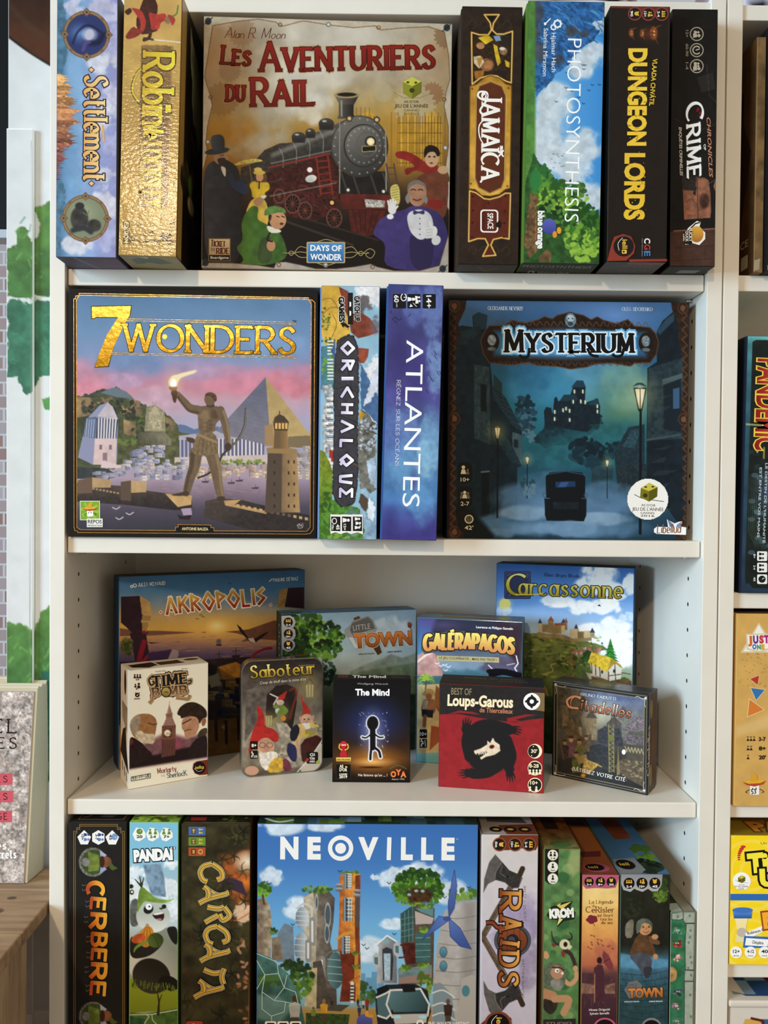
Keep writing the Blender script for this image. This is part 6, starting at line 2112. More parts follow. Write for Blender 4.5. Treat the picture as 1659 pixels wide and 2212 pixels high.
for x,y in ((800,524),J2H(612,420)):
 a.vell(x,y,16,16,'#f0e0d0',n=4)
 a.vell(x,y,9,9,'#a83a24',n=4)
a.stroke('JULES MESSAUD',(622,320),(836,306),27,'#e0e4e6',.15,.13,font=GREEK,gap=.2,nib=0)
a.stroke('PAULINE DÉTRAZ',J2H(633,253),J2H(808,243),25,'#e0e4e6',.15,.13,font=GREEK,gap=.2,nib=0)
a.vline([J2H(602,254),J2H(625,232)],7,'#e0e4e6')
for x,y,r in ((568,320,9),(594,312,13)):
 a.vline(_e(x,y,r,r,0,360),6,'#e0e4e6')
a.done()
B.done()

B = Box('wide game box with leafy green tree and orange wooden letters on a grey sign',3,(0.2404,0.1410,Z3),0.197,0.2045,0.045,yaw=math.radians(17.56),body='#4c6678',faces={'left': '#1f2418','top': '#4a6a84'},base='#2a3428')
a = B.art('front',[(691,487),(1658,450),(1649,1458),(684,1550)],scale=3.318,gain=G3)
a.vgrad((450,'#7c98ae'),(620,'#93aab4'),(800,'#9cb0b2'),(900,'#8a9c94'),(1000,'#6a7a64'),(1150,'#47543c'),(1300,'#2a3424'),(1560,'#1a2018'),tex=.08,ts=70)
a.cloud(1500,600,200,120,'#b4c2c8',.8,seed=4)
a.cloud(1250,850,300,120,'#a8b4b0',.7,seed=6)
a.poly([(1180,900),(1300,840),(1420,800),(1480,770),(1560,800),(1660,760),(1660,1050),(1180,1050)],'#7e8c80',soft=8,tex=.2)
a.poly([(1120,960),(1250,900),(1420,870),(1660,830),(1660,1150),(1100,1150)],'#62755c',soft=8,tex=.25)
a.poly([(1080,1040),(1300,960),(1660,930),(1660,1300),(1080,1300)],'#4d6044',soft=8,tex=.3)
a.poly([(1100,1180),(1400,1080),(1660,1060),(1660,1470),(1100,1470)],'#333f2c',soft=8,tex=.35)
a.leaves(1010,900,60,90,['#22382c','#162820','#2e4a34'],50,18,5)
a.poly([(690,480),(790,480),(880,600),(900,760),(850,900),(690,980)],'#1d2a16',tex=.3)
a.leaves(880,540,110,60,['#7a9a34','#557a28','#2c4a1c'],110,18,8)
a.leaves(960,640,170,110,['#83a638','#5f8a2c','#33561c','#1a2c12'],220,20,9)
a.leaves(1000,740,120,70,['#6a8e30','#33561c','#16240e'],110,17,10)
a.leaves(800,720,90,110,['#33521e','#1c2e14','#121e0e'],90,20,11)
a.poly([(690,780),(880,790),(960,900),(980,1300),(690,1560)],'#121810',tex=.4)
a.poly([(690,860),(760,780),(860,770),(900,800),(780,830)],'#5c3c1e',tex=.4)
pl = [(690,500),(752,496),(780,512),(792,545),(782,575),(772,585),(788,600),(792,640),(778,668),(770,672),(786,690),(788,715),(770,745),(738,756),(700,740),(692,720)]
a.vpoly(pl,('#a8a8a8','#77777a'))
for y,k,t_ in ((544,'players','2-4'),(628,'age','10+'),(708,'clock','45')):
 round_icon(a,739,y,33,k,t_,None,'#17130f','#e6b040',vert=False)
a.vpoly([(1205,515),(1245,498),(1255,520),(1215,540)],'#5c3a1e')
a.vpoly([(1330,700),(1385,690),(1408,760),(1380,780)],'#4a2e1a')
sg = [(1140,600),(1185,560),(1200,535),(1310,498),(1345,530),(1372,590),(1320,690),(1240,735),(1190,700),(1170,660),(1145,640)]
a.vpoly(sg,('#7c7c7a','#9a9a98'))
a.vpoly([(1195,550),(1308,508),(1338,535),(1360,590),(1320,600),(1200,640),(1180,600)],'#585856')
a.vpoly([(1170,655),(1200,650),(1240,730),(1215,725)],'#c0c0be')
a.text('LITTLE',(1205,605),(1328,590),40,'#b4aea2',0,outline=(.02,'#33312c'))
a.text('TOWN',(1210,725),(1625,700),96,('#d88440','#94501e'),.06,outline=(.035,'#ccc4b8'))
a.text('TOWN',(1210,725),(1625,700),96,('#d07a38','#8a481a'),.045,outline=(.025,'#1f1610'))
a.vell(1608,565,15,20,'#6a3a2c')
a.vell(1602,552,10,10,'#8a4a34')
a.vline([(1612,580),(1620,600)],5,'#3a2420')
a.text('SHUN & AYA TAGUCHI',(1242,778),(1354,772),11,'#3a4044',.02)
a.text('SABRINA MIRAMON',(1446,762),(1550,757),11,'#3a4044',.02)
a.done()
a = B.art('left',[(0,0),(45,0),(45,204),(0,204)],scale=.6,gain=G3)
a.fill('#1d2318',tex=.4,ts=20)
for y in (22,38,54):
 a.ell(25,y,12,7,'#5c5a4c',ring=2)
a.line([(14,110),(12,200)],6,'#8a6234')
a.done()
a = B.art('top',[(0,0),(197,0),(197,45),(0,45)],scale=.5,gain=G3)
a.fill('#4c6c88',tex=.1)
a.poly([(80,14),(150,12),(146,26),(84,28)],'#6a7a80',tex=.3,wob=2)
a.leaves(20,28,22,14,['#2c4020','#4a6a30'],30,5,3)
a.poly([(175,4),(196,6),(197,24),(182,18)],'#8a8a70',tex=.3)
a.done()
B.done()

B = Box('blue castaway game box with stone lettering and lightning sky, behind the red wolf box',3,(0.4271,0.1482,Z3),0.1438,0.2003,0.057,yaw=math.radians(-13.85),body='#4c8a9c',faces={'right': '#1f2830','top': '#6a7884','left': '#3a5a7c'},mats=M_GLOSS,base='#33424c')
a = B.art('front',[(64,396),(740,426),(729,1378),(56,1319)],scale=2.9625,gain=G3)
a.vgrad((390,'#232a3e'),(500,'#2a2c44'),(640,'#5a6a7c'),(740,'#4a7484'),(800,'#3c6c78'),(1000,'#c8b078'),(1200,'#c9b47e'),(1270,'#7cb4b8'),(1380,'#4a9cac'),tex=.08,ts=60)
a.poly([(60,390),(180,400),(110,620),(60,660)],'#3c8cb4',grad=('#4a4a8a',(60,640),(140,420)),soft=20)
a.glow(230,440,200,60,'#5a4a7a',.6)
a.glow(680,455,60,40,'#8ce0d8',.7)
a.poly([(560,420),(740,430),(735,780),(640,620)],'#33222f',soft=30)
a.cloud(350,700,260,60,'#8c9cb0',.7,seed=3)
a.cloud(600,700,160,70,'#5a4c64',.8,seed=4)
a.poly([(60,640),(120,600),(180,630),(210,700),(230,770),(60,770)],'#b48a84',tex=.25)
a.curve([(60,680),(110,640),(150,620)],12,'#f0e4d8',soft=8)
a.line([(520,700),(550,730),(530,760),(560,790)],6,'#f4eef4')
a.line([(700,640),(712,690),(690,720),(715,760)],7,'#f4eef4')
a.line([(690,690),(640,700)],4,'#e0d8e8')
a.curve([(520,740),(580,735),(640,740),(690,760)],26,'#0c0c12')
a.curve([(540,760),(620,745),(730,770)],40,'#0d0d14')
for x,y in ((190,690),(215,705),(240,700),(262,712),(245,735)):
 a.line([(x - 14,y - 4),(x,y + 3),(x + 12,y - 6)],5,'#e8e8ea')
a.poly([(60,830),(210,820),(210,1260),(60,1270)],'#cbb684',tex=.12)
a.poly([(60,830),(90,815),(130,900),(90,1050),(60,1040)],'#e4dca4',a=.7,soft=14)
for t in range(-20,220,20):
 a.curve([(115,800),(115 + 30 * math.cos(math.radians(t)),790 - 30 * math.sin(math.radians(t))),(115 + 60 * math.cos(math.radians(t)),810 - 45 * math.sin(math.radians(t)))],9,'#7cb43c' if t % 40 else '#b4d44c',w2=3)
a.line([(118,800),(112,870)],8,'#6a4a2c')
a.ell(135,878,34,26,'#a88a58')
a.poly([(90,880),(185,885),(180,895),(95,895)],'#b4945c')
a.ell(135,902,20,22,'#8a5c40')
a.poly([(100,920),(170,920),(180,990),(150,1040),(95,1030),(84,980)],'#94684c',tex=.2)
a.poly([(100,920),(130,930),(120,980),(95,985)],'#b0a490')
a.poly([(88,985),(165,990),(160,1040),(90,1030)],'#1c222a')
a.line([(110,1030),(105,1090)],24,'#8a5a40')
a.poly([(180,830),(205,850),(205,1010),(170,960)],'#8a5c34',tex=.3)
a.poly([(150,1090),(205,1100),(205,1190),(140,1250)],'#a0522a')
pl = [(86,600),(100,500),(240,490),(270,470),(300,480),(420,488),(560,510),(690,548),(690,640),(560,618),(420,602),(250,606),(110,632)]
a.vpoly(pl,'#57534f')
a.stroke('GALÈRAPAGOS',(108,606),(676,628),96,('#f0d870','#d0884a'),.27,.18,gap=.13,nib=0,arc=18,outline=(7,'#2b211b'))
a.vpoly([(188,640),(586,652),(588,686),(192,672)],'#b4a878')
a.text('LE JEU COOPÉRATIF... MAIS PAS TROP !',(204,662),(570,676),16,'#2a2a34',.01)
a.text('Laurence et Philippe Gamelin',(440,464),(676,476),15,'#f2f2f2',.02)
for y,t_ in ((1140,'10+'),(1202,'')):
 a.vrect(78,y - 28,126,y + 28,'#15161a',6)
a.text('10+',(80,1152),(122,1154),24,'#f2f2f2',.015)
for k in range(3):
 icon_person(a,90 + 9 * (k % 2),1185 + 14 * k,8,'#f2f2f2')
a.vline([(112,1180),(116,1222)],4,'#f2f2f2')
a.done()
a = B.art('top',[(0,0),(144,0),(144,57),(0,57)],scale=.5,gain=G3)
a.fill('#56687a',tex=.25)
a.poly([(28,8),(118,12),(114,42),(30,36)],'#54402c',wob=3,tex=.4)
a.line([(32,22),(112,26)],12,'#a08a58',a=.8)
a.done()
B.done()

B = Box('tall blue sky game box with hilltop castle, thatched house and curved gold title',3,(0.5455,0.2150,Z3),0.193,0.271,0.052,yaw=math.radians(-21.3),body='#34588c',faces={'right': '#26405c','top': '#2a3440','left': '#2c4a78'},base='#233a58')
a = B.art('front',[(570,48),(1453,81),(1436,1333),(557,1225)],scale=2.9625,gain=G3)
a.vgrad((40,'#2f5a9c'),(250,'#5a8acb'),(380,'#8ab0dc'),(480,'#a8c0d8'),(560,'#aab8b8'),(800,'#8a9a7a'),(1340,'#26301c'),tex=.04)
for i,(x,y,rx,ry) in enumerate([(1230,120,140,110),(1180,190,130,70),(1320,230,110,70),(1430,180,60,80),(960,290,130,50),(1130,330,130,60),(1280,320,120,70),(1190,480,130,60),(1330,450,120,80),(1280,560,150,80),(1400,600,110,130),(1330,660,120,80),(1410,390,60,40),(620,350,60,40)]):
 a.cloud(x,y,rx,ry,'#eef1f4' if i not in (12,13) else '#b8cce4',.95,seed=i + 200,thr=.36)
a.glow(620,310,70,60,'#f8f0b0',.9)
a.ell(622,306,36,34,'#f0dc7a',soft=6)
a.poly([(560,430),(700,500),(840,495),(960,500),(1080,540),(1200,560),(1300,600),(1180,620),(1150,680),(1440,800),(1440,1340),(560,1340)],'#66703a',tex=.35,ts=40,wob=10,grad=('#33401f',(700,560),(760,1100)))
a.scatter(740,1250,520,780,160,lambda X,Y,r: a.ell(X,Y,r.uniform(6,20),r.uniform(3,8),r.choice(['#3c4a20','#8a9440','#6a7a34','#a0a250','#2c3818','#7a6a38']),.7),5)
a.scatter(820,1200,560,700,26,lambda X,Y,r: a.line([(X,Y),(X + r.uniform(30,90),Y + r.uniform(-8,14))],4,'#39451d',a=.7),6)
a.curve([(860,760),(930,740),(920,700),(1000,690),(1060,720)],7,'#b09a60',a=.8)
a.curve([(820,800),(870,830),(900,900)],6,'#a08a58',a=.7)
a.leaves(640,560,90,120,['#3a3e28','#23281a'],60,24,4)
# citadel
CS = ['#a8946a','#8c7850','#c0ac80','#7a6848']
for x,y,w,h in ((838,430,20,70),(862,440,40,50),(900,415,36,80),(936,440,50,60),(985,430,30,60),(1008,425,16,50),(1040,470,60,50),(1070,465,22,65),(1090,485,60,45),(1130,480,40,50),(1170,490,30,35)):
 rn = random.Random(x)
 a.poly([(x,y),(x + w,y),(x + w,y + h),(x,y + h)],rn.choice(CS),tex=.15)
 if w < 40:
  a.poly([(x - 3,y + 2),(x + w / 2,y - 30),(x + w + 3,y + 2)],rn.choice(['#34405a','#8a4a34','#2c344c']))
a.poly([(830,488),(900,500),(1000,505),(1060,530),(1180,525),(1180,545),(1050,550),(980,530),(830,520)],'#8c7a54',tex=.2)
a.poly([(940,432),(1000,430),(1015,445),(945,448)],'#8a4a30')
a.buildings(1050,1220,585,620,34,24,16,['#94604c','#a8705c','#b49484'],3,None)
a.leaves(1080,700,120,60,['#4a5c28','#2c3c1a'],50,14,8)
a.scatter(1010,1060,640,700,6,lambda X,Y,r: a.poly([(X,Y),(X + 16,Y),(X + 16,Y + 8),(X,Y + 8)],'#8a4a30'),2)
# fir tree
for k in range(9):
 t = k / 8
 y,w = 540 + 150 * t,12 + 62 * t
 a.poly([(1302 - w,y + 26),(1302 - w * .4,y + 4),(1302,y - 14),(1302 + w * .4,y + 4),(1302 + w,y + 28),(1302 + w * .3,y + 22),(1302 - w * .4,y + 24)],'#2f7a2c' if k % 2 else '#246424',tex=.35,ts=10)
a.leaves(1155,650,22,40,['#2c5a24','#1c3a18'],24,12,3)
# cottage
a.poly([(1170,690),(1290,720),(1290,800),(1180,760)],'#c0b4a0')
a.poly([(1290,690),(1330,670),(1375,730),(1370,790),(1290,805)],'#d0c8b8')
a.poly([(1180,618),(1310,655),(1278,745),(1245,730),(1155,685)],'#c9a830',tex=.25,ts=12)
a.poly([(1310,655),(1368,700),(1385,725),(1330,690),(1280,745)],'#a4842a',tex=.2)
for p in ([(1180,690),(1182,755)],[(1205,700),(1208,765)],[(1290,745),(1290,805)],[(1330,690),(1335,795)],[(1292,770),(1372,760)],[(1232,715),(1236,775)]):
 a.line(p,6,'#4a3222')
for x,y in ((1248,745),(1325,740)):
 a.ell(x,y,7,12,'#1f2a3a')
a.poly([(1140,745),(1190,760),(1250,800),(1170,800)],'#a89c84',tex=.3)
a.poly([(1180,770),(1300,810),(1430,800),(1440,860),(1180,850)],'#6a4a2c',tex=.4)
a.line([(1375,750),(1430,760)],6,'#54402c')
a.vrect(620,100,790,278,('#3a3f62','#252a48'),10)
a.vframe(630,110,780,268,3,'#5a6088')
for p in ([(640,130),(660,120),(650,150)],[(640,230),(660,250),(645,258)],[(750,240),(770,250),(760,262)],[(755,125),(772,120),(765,145)]):
 a.vline(_sp(*p),4,'#6a7098')
YG = ('#f4f0b0','#d8b83a','#9c8420')
a.stroke('C',(640,248),(755,252),130,YG,.16,.06,.04,outline=(6,'#3a3a1c'))
a.stroke('arcassonne',(716,248),(1372,272),112,('#f8f4d0','#e0c850','#a88c24'),.13,.05,.045,gap=.2,outline=(6,'#3a3a1c'))
a.vline(_sp((690,250),(760,250),(830,248),(870,240)),7,'#d8b83a')
a.stroke('Klaus-Jürgen Wrede',(876,132),(1098,142),21,'#26344a',.14,.06,.05,slant=.15,gap=.15)
a.vpoly([(1216,322),(1240,326),(1228,312),(1236,308),(1222,318)],'#2a3038')
a.done()
a = B.art('right',[(0,0),(52,0),(52,271),(0,271)],scale=.7,gain=G3)
a.vgrad((0,'#3a6494'),(80,'#3c4c5c'),(140,'#34404c'),(271,'#2a3428'),tex=.3,ts=12)
a.done()
B.done()

B = Box('small white card game box showing a clock tower between two dark-coated men',3,(0.0648,0.0371,Z3),0.1008,0.1485,0.046,yaw=math.radians(30.06),body='#e4dccc',faces={'right': '#d8d0c0'},split='none')
a = B.art('front',[(196,336),(1384,216),(1376,1908),(193,2116)],scale=6.9,gain=1.4)
a.fill('#e6ddd0',tex=.02)
a.poly([(193,1480),(420,1420),(600,1340),(680,1300),(900,1300),(1050,1340),(1380,1250),(1378,1640),(193,1810)],'#5a3a44',soft=50,a=.9,tex=.3)
a.glow(920,1440,200,170,'#94405c',.8)
a.glow(630,1420,140,120,'#8a4a5c',.6)
a.poly([(193,1640),(600,1600),(1000,1500),(1380,1440),(1378,1625),(193,1812)],'#1d1315',soft=24)
# clock tower
TW_ = '#7d5a50'
a.line([(800,790),(800,850)],6,TW_)
a.poly([(800,830),(842,970),(760,980)],'#a88c84',grad=(TW_,(760,0),(842,0)))
a.poly([(745,980),(850,968),(848,1040),(752,1048)],TW_,tex=.2)
a.poly([(752,1046),(850,1036),(880,1110),(898,1150),(700,1165),(726,1110)],'#8c6c64',tex=.2,ts=10)
a.poly([(690,1162),(900,1148),(895,1370),(680,1380)],'#6e473c',tex=.2,ts=12)
a.poly([(682,1370),(896,1358),(890,1600),(680,1640)],'#5a3834',tex=.2,ts=12)
for k in range(6):
 a.line([(700 + 34 * k,1400),(700 + 34 * k,1620)],7,'#3c2424',a=.8)
 a.line([(706 + 36 * k,1170),(706 + 36 * k,1190)],12,'#3c2424',a=.8)
a.poly([(715,1210),(840,1200),(838,1330),(715,1338)],'#4a2c26')
a.ell(772,1270,56,56,'#e4d8c0',tex=.06)
a.ell(772,1270,56,56,'#3c2a24',ring=6)
for t in range(0,360,30):
 a.line([(772 + 42 * math.cos(math.radians(t)),1270 + 42 * math.sin(math.radians(t))),(772 + 50 * math.cos(math.radians(t)),1270 + 50 * math.sin(math.radians(t)))],5,'#3c2a24')
a.line([(772,1270),(760,1300)],7,'#2c1c18')
a.line([(772,1270),(815,1288)],6,'#2c1c18')
a.round = 2
a.poly([(193,1360),(240,1320),(400,1430),(430,1480),(570,1600),(420,1700),(193,1790)],'#231618',tex=.2)
a.poly([(193,1380),(240,1350),(260,1420),(200,1460)],'#5c2420',soft=10)
a.poly([(200,1180),(215,1080),(290,1000),(400,975),(520,985),(600,1050),(612,1130),(600,1220),(585,1290),(575,1420),(470,1430),(350,1390),(240,1310)],'#8c6440',tex=.15)
a.poly([(200,1180),(215,1080),(300,1000),(370,1010),(360,1150),(300,1280),(240,1300)],'#8c8070',tex=.2)
a.poly([(260,1290),(350,1220),(450,1290),(590,1280),(578,1430),(470,1435),(350,1395)],'#b4a892',tex=.25)
a.curve([(480,1120),(540,1140),(610,1130)],16,'#4a3424')
a.poly([(1060,1640),(1130,1440),(1210,1350),(1378,1270),(1376,1640)],'#211819',tex=.2)
a.poly([(985,1130),(1000,1060),(1100,1000),(1230,1000),(1260,1150),(1230,1250),(1170,1310),(1060,1370),(1030,1300),(1020,1230),(990,1210)],'#a87e64',tex=.12)
a.poly([(920,960),(960,880),(1060,810),(1180,800),(1290,850),(1370,930),(1372,1040),(1300,1050),(1260,1150),(1230,1030),(1100,1010),(980,1060),(970,1010),(925,1000)],'#2a1e18',tex=.4,ts=26)
a.poly([(1290,1060),(1350,1040),(1365,1090),(1330,1170),(1290,1160)],'#8c5c44')
a.curve([(1000,1130),(1060,1100),(1130,1060)],16,'#20140f')
a.curve([(1030,1240),(1080,1222),(1135,1218)],10,'#3a241c')
a.poly([(1260,1220),(1376,1180),(1376,1290),(1210,1350)],'#3c3428',tex=.2)
a.round = 0
for g,c in ((24,'#2c1e18'),(14,'#b49a70')):
 a.stroke('TIME',(560,580),(1060,520),150,c,.28,.1,.08,grow=g,gap=.15,slant=.05)
 a.stroke('B MB',(560,720),(1060,680),120,c,.28,.1,.08,grow=g,gap=.15)
 a.vline(_sp((560,400),(490,470),(520,560),(580,520),(545,480)),30 + g,c)
 a.vline(_sp((1060,540),(1120,520),(1125,470),(1085,490)),26 + g,c)
 a.vline(_sp((560,720),(540,780),(500,830)),34 + g,c)
 a.vline(_sp((900,740),(1000,750),(1080,760),(1110,700)),34 + g,c)
a.stroke('TIME',(560,580),(1060,520),150,'#17181f',.28,.1,.08,gap=.15,slant=.05)
a.stroke('B MB',(560,720),(1060,680),120,('#3a2a22','#8c6c54'),.28,.1,.08,gap=.15)
a.vline(_sp((560,410),(495,470),(525,555),(575,520),(548,490)),22,'#17181f')
a.vline(_sp((1060,540),(1118,520),(1122,475),(1088,490)),18,'#17181f')
a.vline(_sp((900,740),(1000,755),(1080,758),(1108,700)),22,'#8c6c54')
a.vline(_sp((560,722),(540,780),(503,826)),24,'#8c6c54')
a.vell(750,655,78,82,'#33261a')
a.vell(750,655,62,66,('#b09c5c','#7a6a38'))
a.vline([(725,668),(750,650),(785,668)],10,'#1c140e')
a.text('Yusuke Sato',(590,362),(748,346),26,'#6a6058',0,shear=.2)
a.text('Tikwan',(982,322),(1074,312),22,'#6a6058',0,shear=.2)
for x,y,k in ((322,425,'p'),(322,565,'a'),(320,700,'c')):
 if k == 'c':
  a.vell(x,y,34,34,'#33100f')
  a.vline([(x - 10,y),(x - 2,y + 10),(x + 14,y - 14)],7,'#e6ddd0')
  a.vline([(x - 34,y - 25),(x - 20,y - 36)],10,'#33100f')
  a.vline([(x + 20,y - 38),(x + 34,y - 27)],10,'#33100f')
 else:
  for dx in ((-40,0,40) if k == 'p' else (-30,20)):
   icon_person(a,x + dx,y,26 if k == 'p' else (24 if dx < 0 else 34),'#33100f')
a.text('4-8',(295,484),(346,478),24,'#2a1414',.03)
a.text('8+',(300,622),(338,618),24,'#2a1414',.03)
a.text('15min',(275,770),(360,760),24,'#2a1414',.03)
a.stroke('Moriarty',(625,1872),(905,1832),72,'#7d2420',.12,.08,.05,gap=.14)
a.stroke('VS',(680,1925),(735,1918),34,'#9a8a78',.12,.08)
a.stroke('Sherlock',(770,1938),(1062,1896),72,'#33445a',.12,.08,.05,gap=.14)
a.vpoly([(1378,1662),(1376,1880),(1320,1890),(1250,1895),(1180,1870),(1145,1800),(1160,1720),(1210,1690),(1280,1680)],'#6a2a1e')
iello(a,1250,1785,92,None,vert=False)
for q in (((230,1925),(516,1872),(516,1935),(232,1985)),):
 a.vline(list(q) + [q[0]],8,'#1c1414')
a.text('新ボードゲーム党',(252,1966),(500,1920),38,'#1c1414',.02)
a.done()
a = B.art('left',[(0,0),(46,0),(46,148),(0,148)],scale=.5,gain=1.12)
a.fill('#ddd4c6')
a.ell(26,18,6,16,'#3a1c18')
a.poly([(8,44),(40,48),(38,80),(10,66)],'#8a7866',tex=.4)
a.poly([(14,80),(30,74),(34,100),(42,118),(46,130),(0,112),(4,96)],'#2a1c18',tex=.3)
a.poly([(0,108),(46,126),(46,128),(0,112)],'#1a1010')
for k in range(3):
 a.line([(10 + 12 * k,124 + 4 * k),(12 + 12 * k,132 + 4 * k)],4,'#4a3c34')
a.done()
a = B.art('top',[(0,0),(101,0),(101,46),(0,46)],scale=.5,gain=1.12)
a.fill('#d8cebc')
a.poly([(4,14),(36,10),(40,30),(24,40),(6,30)],'#2a1a18',wob=3)
a.poly([(40,14),(72,10),(74,30),(44,32)],'#3a2a22',wob=4,tex=.4)
a.ell(88,14,10,6,'#4a2c20')
a.done()
B.done()

# metal tin
W_,H_,D_ = 0.1085,0.1525,0.022
root = tag(empty('game_tin',(0.1964,0.0792,Z3 + ZO),math.radians(16.3)),'rounded metal card game tin with gnomes in red hats, left of the black card box','card game',GROUPS[3])

def round_slab(mb,w,h,y0,y1,r,col,mat,x0=0.0,z0=0.0,foil=0):
 n = 8
 pts = []
 for cx,cz,a0 in ((w - r,h - r,0),(r,h - r,90),(r,r,180),(w - r,r,270)):
  pts += [(x0 + cx + r * math.cos(math.radians(a0 + 90 * k / n)),z0 + cz + r * math.sin(math.radians(a0 + 90 * k / n))) for k in range(n + 1)]
 m_ = len(pts)
 V = [(x,y0,z) for x,z in pts] + [(x,y1,z) for x,z in pts]
 F = [list(range(m_))[::-1],list(range(m_,2 * m_))] + [(i,(i + 1) % m_,m_ + (i + 1) % m_,m_ + i) for i in range(m_)]
 mb.add(V,F,np.append(lin(rgb(col)),foil),mat)

t_ = MB()
round_slab(t_,W_,H_,0.0,0.010,0.015,'#9a958c',0,foil=1)
rr = lambda u,v: (np.maximum(np.abs(u - .5) - (.5 - .015 / W_),0) * W_) ** 2 + (np.maximum(np.abs(v - .5) - (.5 - .015 / H_),0) * H_) ** 2 < (.0143) ** 2
a = Art(t_,((0,0,H_),(W_,0,0),(0,0,-H_)),[(84,111),(786,75),(779,1046),(79,1111)],0,1.3,3.95,1.15,mask=rr)
a.fill('#1a1614')
a.poly([(95,150),(130,115),(760,95),(775,130),(775,1020),(740,1045),(130,1100),(92,1060)],'#3d3733',tex=.3,ts=60)
a.vgrad((90,'#221d1c'),(240,'#4a423c'),(420,'#5d554c'),(650,'#7a7264'),(800,'#8c8474'),(1000,'#766c5a'),(1110,'#4a4238'),tex=.3,ts=60,wob=30)
a.poly([(120,360),(240,320),(330,330),(300,500),(220,640),(110,800)],'#5a524c',tex=.4)
a.poly([(300,400),(380,320),(470,305),(550,340),(560,460),(520,700),(470,720),(420,560),(330,620),(290,560)],'#261d1a',tex=.3)
a.glow(660,330,160,200,'#a8985a',.75)
a.glow(310,630,120,130,'#b8a860',.8)
a.glow(430,560,120,140,'#8a8450',.7)
a.curve([(500,360),(540,340),(555,400),(530,480),(500,600)],16,'#6a2c20')
a.poly([(380,640),(470,640),(560,760),(620,1000),(380,1060),(430,800)],'#9c9484',tex=.35,ts=30)
for x,y,s in ((670,350,1),(318,610,.8)):
 a.poly([(x - 38 * s,y - 40 * s),(x + 38 * s,y - 44 * s),(x + 36 * s,y + 65 * s),(x - 34 * s,y + 70 * s)],'#b4a878',a=.8)
 for dx in (-36,-12,14,38):
  a.line([(x + dx * s,y - 44 * s),(x + dx * s * .9,y + 66 * s)],4 * s,'#5a5238')
 a.curve([(x - 30 * s,y - 44 * s),(x,y - 90 * s),(x + 32 * s,y - 46 * s)],6 * s,'#4c4634')
a.round = 1
a.poly([(345,495),(400,470),(440,480),(490,530),(470,560),(430,580),(380,575),(375,520)],'#6f8038',tex=.2)
a.poly([(415,590),(450,570),(470,600),(445,630)],'#c47c34')
a.poly([(370,520),(415,510),(380,565)],'#b8c0cc')
a.ell(415,462,34,24,'#c4b0a0',tex=.2)
a.poly([(388,440),(400,410),(440,385),(478,360),(465,395),(450,440)],'#a82c24',tex=.15)
a.line([(330,390),(395,420),(360,480)],12,'#c4c2bc')
# old miner with yellow shirt
a.poly([(590,375),(600,400),(615,450),(650,490),(690,560),(600,590),(615,520),(600,460)],'#a43024',tex=.2)
a.ell(645,615,56,54,'#c09a80',tex=.15)
a.ell(700,590,12,20,'#b48c74')
a.ell(590,600,12,18,'#b48c74')
a.poly([(600,640),(690,640),(690,680),(640,700),(600,670)],'#d8d4cc')
for x in (625,662):
 a.ell(x,608,8,6,'#3a2a24')
a.ell(646,628,14,12,'#b0826c')
a.poly([(540,660),(600,640),(640,690),(620,760),(590,780),(570,860),(530,850),(525,760)],'#c8a868',tex=.15)
a.poly([(500,700),(560,640),(590,700),(550,800),(500,790)],'#1f1f2c')
a.poly([(480,800),(560,840),(560,970),(520,975),(470,900)],'#24264a',tex=.2)
a.line([(560,790),(575,910)],24,'#b8937c')
a.leaves(720,700,50,60,['#b49a4a','#8a8478','#d0b45c','#6a645c'],30,24,4)
a.leaves(660,730,40,30,['#c8a83c','#9a8a3c'],14,20,6)
a.poly([(590,790),(770,730),(775,900),(620,980),(600,960)],'#3f1b17',tex=.25)
# gnome in front
a.poly([(210,490),(250,500),(285,600),(280,670),(360,690),(410,750),(390,810),(330,790),(230,790),(180,860),(160,930),(140,900),(150,800),(180,700),(225,600)],'#a82a28',tex=.18,ts=30)
a.ell(290,845,74,78,'#c0947a',tex=.15)
a.ell(290,850,22,26,'#b4806a')
for x in (262,325):
 a.ell(x,830,28,24,'#5a463c',ring=5)
a.poly([(230,880),(270,900),(350,880),(400,900),(390,980),(300,1060),(240,1000)],'#d8d2c6',tex=.2,ts=20)
a.poly([(350,950),(420,930),(450,980),(440,1060),(300,1070),(320,1000)],'#c8a038',tex=.3,ts=20)
a.poly([(440,930),(500,970),(520,1050),(440,1060)],'#6a3040',tex=.2)
a.leaves(440,920,34,20,['#7a6a58','#b4a890'],16,14,3)
a.ell(170,1050,60,40,'#c0947a')
a.poly([(560,1070),(700,900),(780,780),(790,1000),(740,1050)],'#c0b6a8',tex=.06)
a.line([(560,1065),(700,905),(780,785)],8,'#e0dcd4')
a.round = 0
a.stroke('Saboteur',(170,256),(708,216),102,('#f4e690','#d0b040','#8a7428'),.17,.08,.05,gap=.16,outline=(6,'#1c1410'))
a.text('Coup de bluff dans la mine d’or',(244,308),(640,274),24,'#d8ccb0',0,shear=.2)
a.text('Frédéric Moyersoen',(578,156),(710,146),12,'#a89c88',0)
for y in (828,908):
 a.vrect(160,y - 34,224,y + 36,'#17120f',8)
a.text('8+',(172,844),(214,842),28,'#f0ece4',.03)
for k in range(3):
 icon_person(a,175 + 9 * (k % 2),890 + 16 * k,9,'#f0ece4')
a.text('10',(192,936),(220,934),22,'#f0ece4',.02)
a.vrect(640,885,738,985,'#15120f',12)
for t2,y in (('Gi',920),('Ga',950),('mic',976)):
 a.text(t2,(668,y),(712,y - 2),24,'#f2eee6',.02)
a.vpoly([(620,970),(645,935),(662,945),(650,970)],'#a8302c')
a.vpoly([(715,975),(735,955),(755,968),(740,990)],'#9ab03c')
a.done()
t_.build('tin_lid',[M_GLOSS],root)
t2_ = MB()
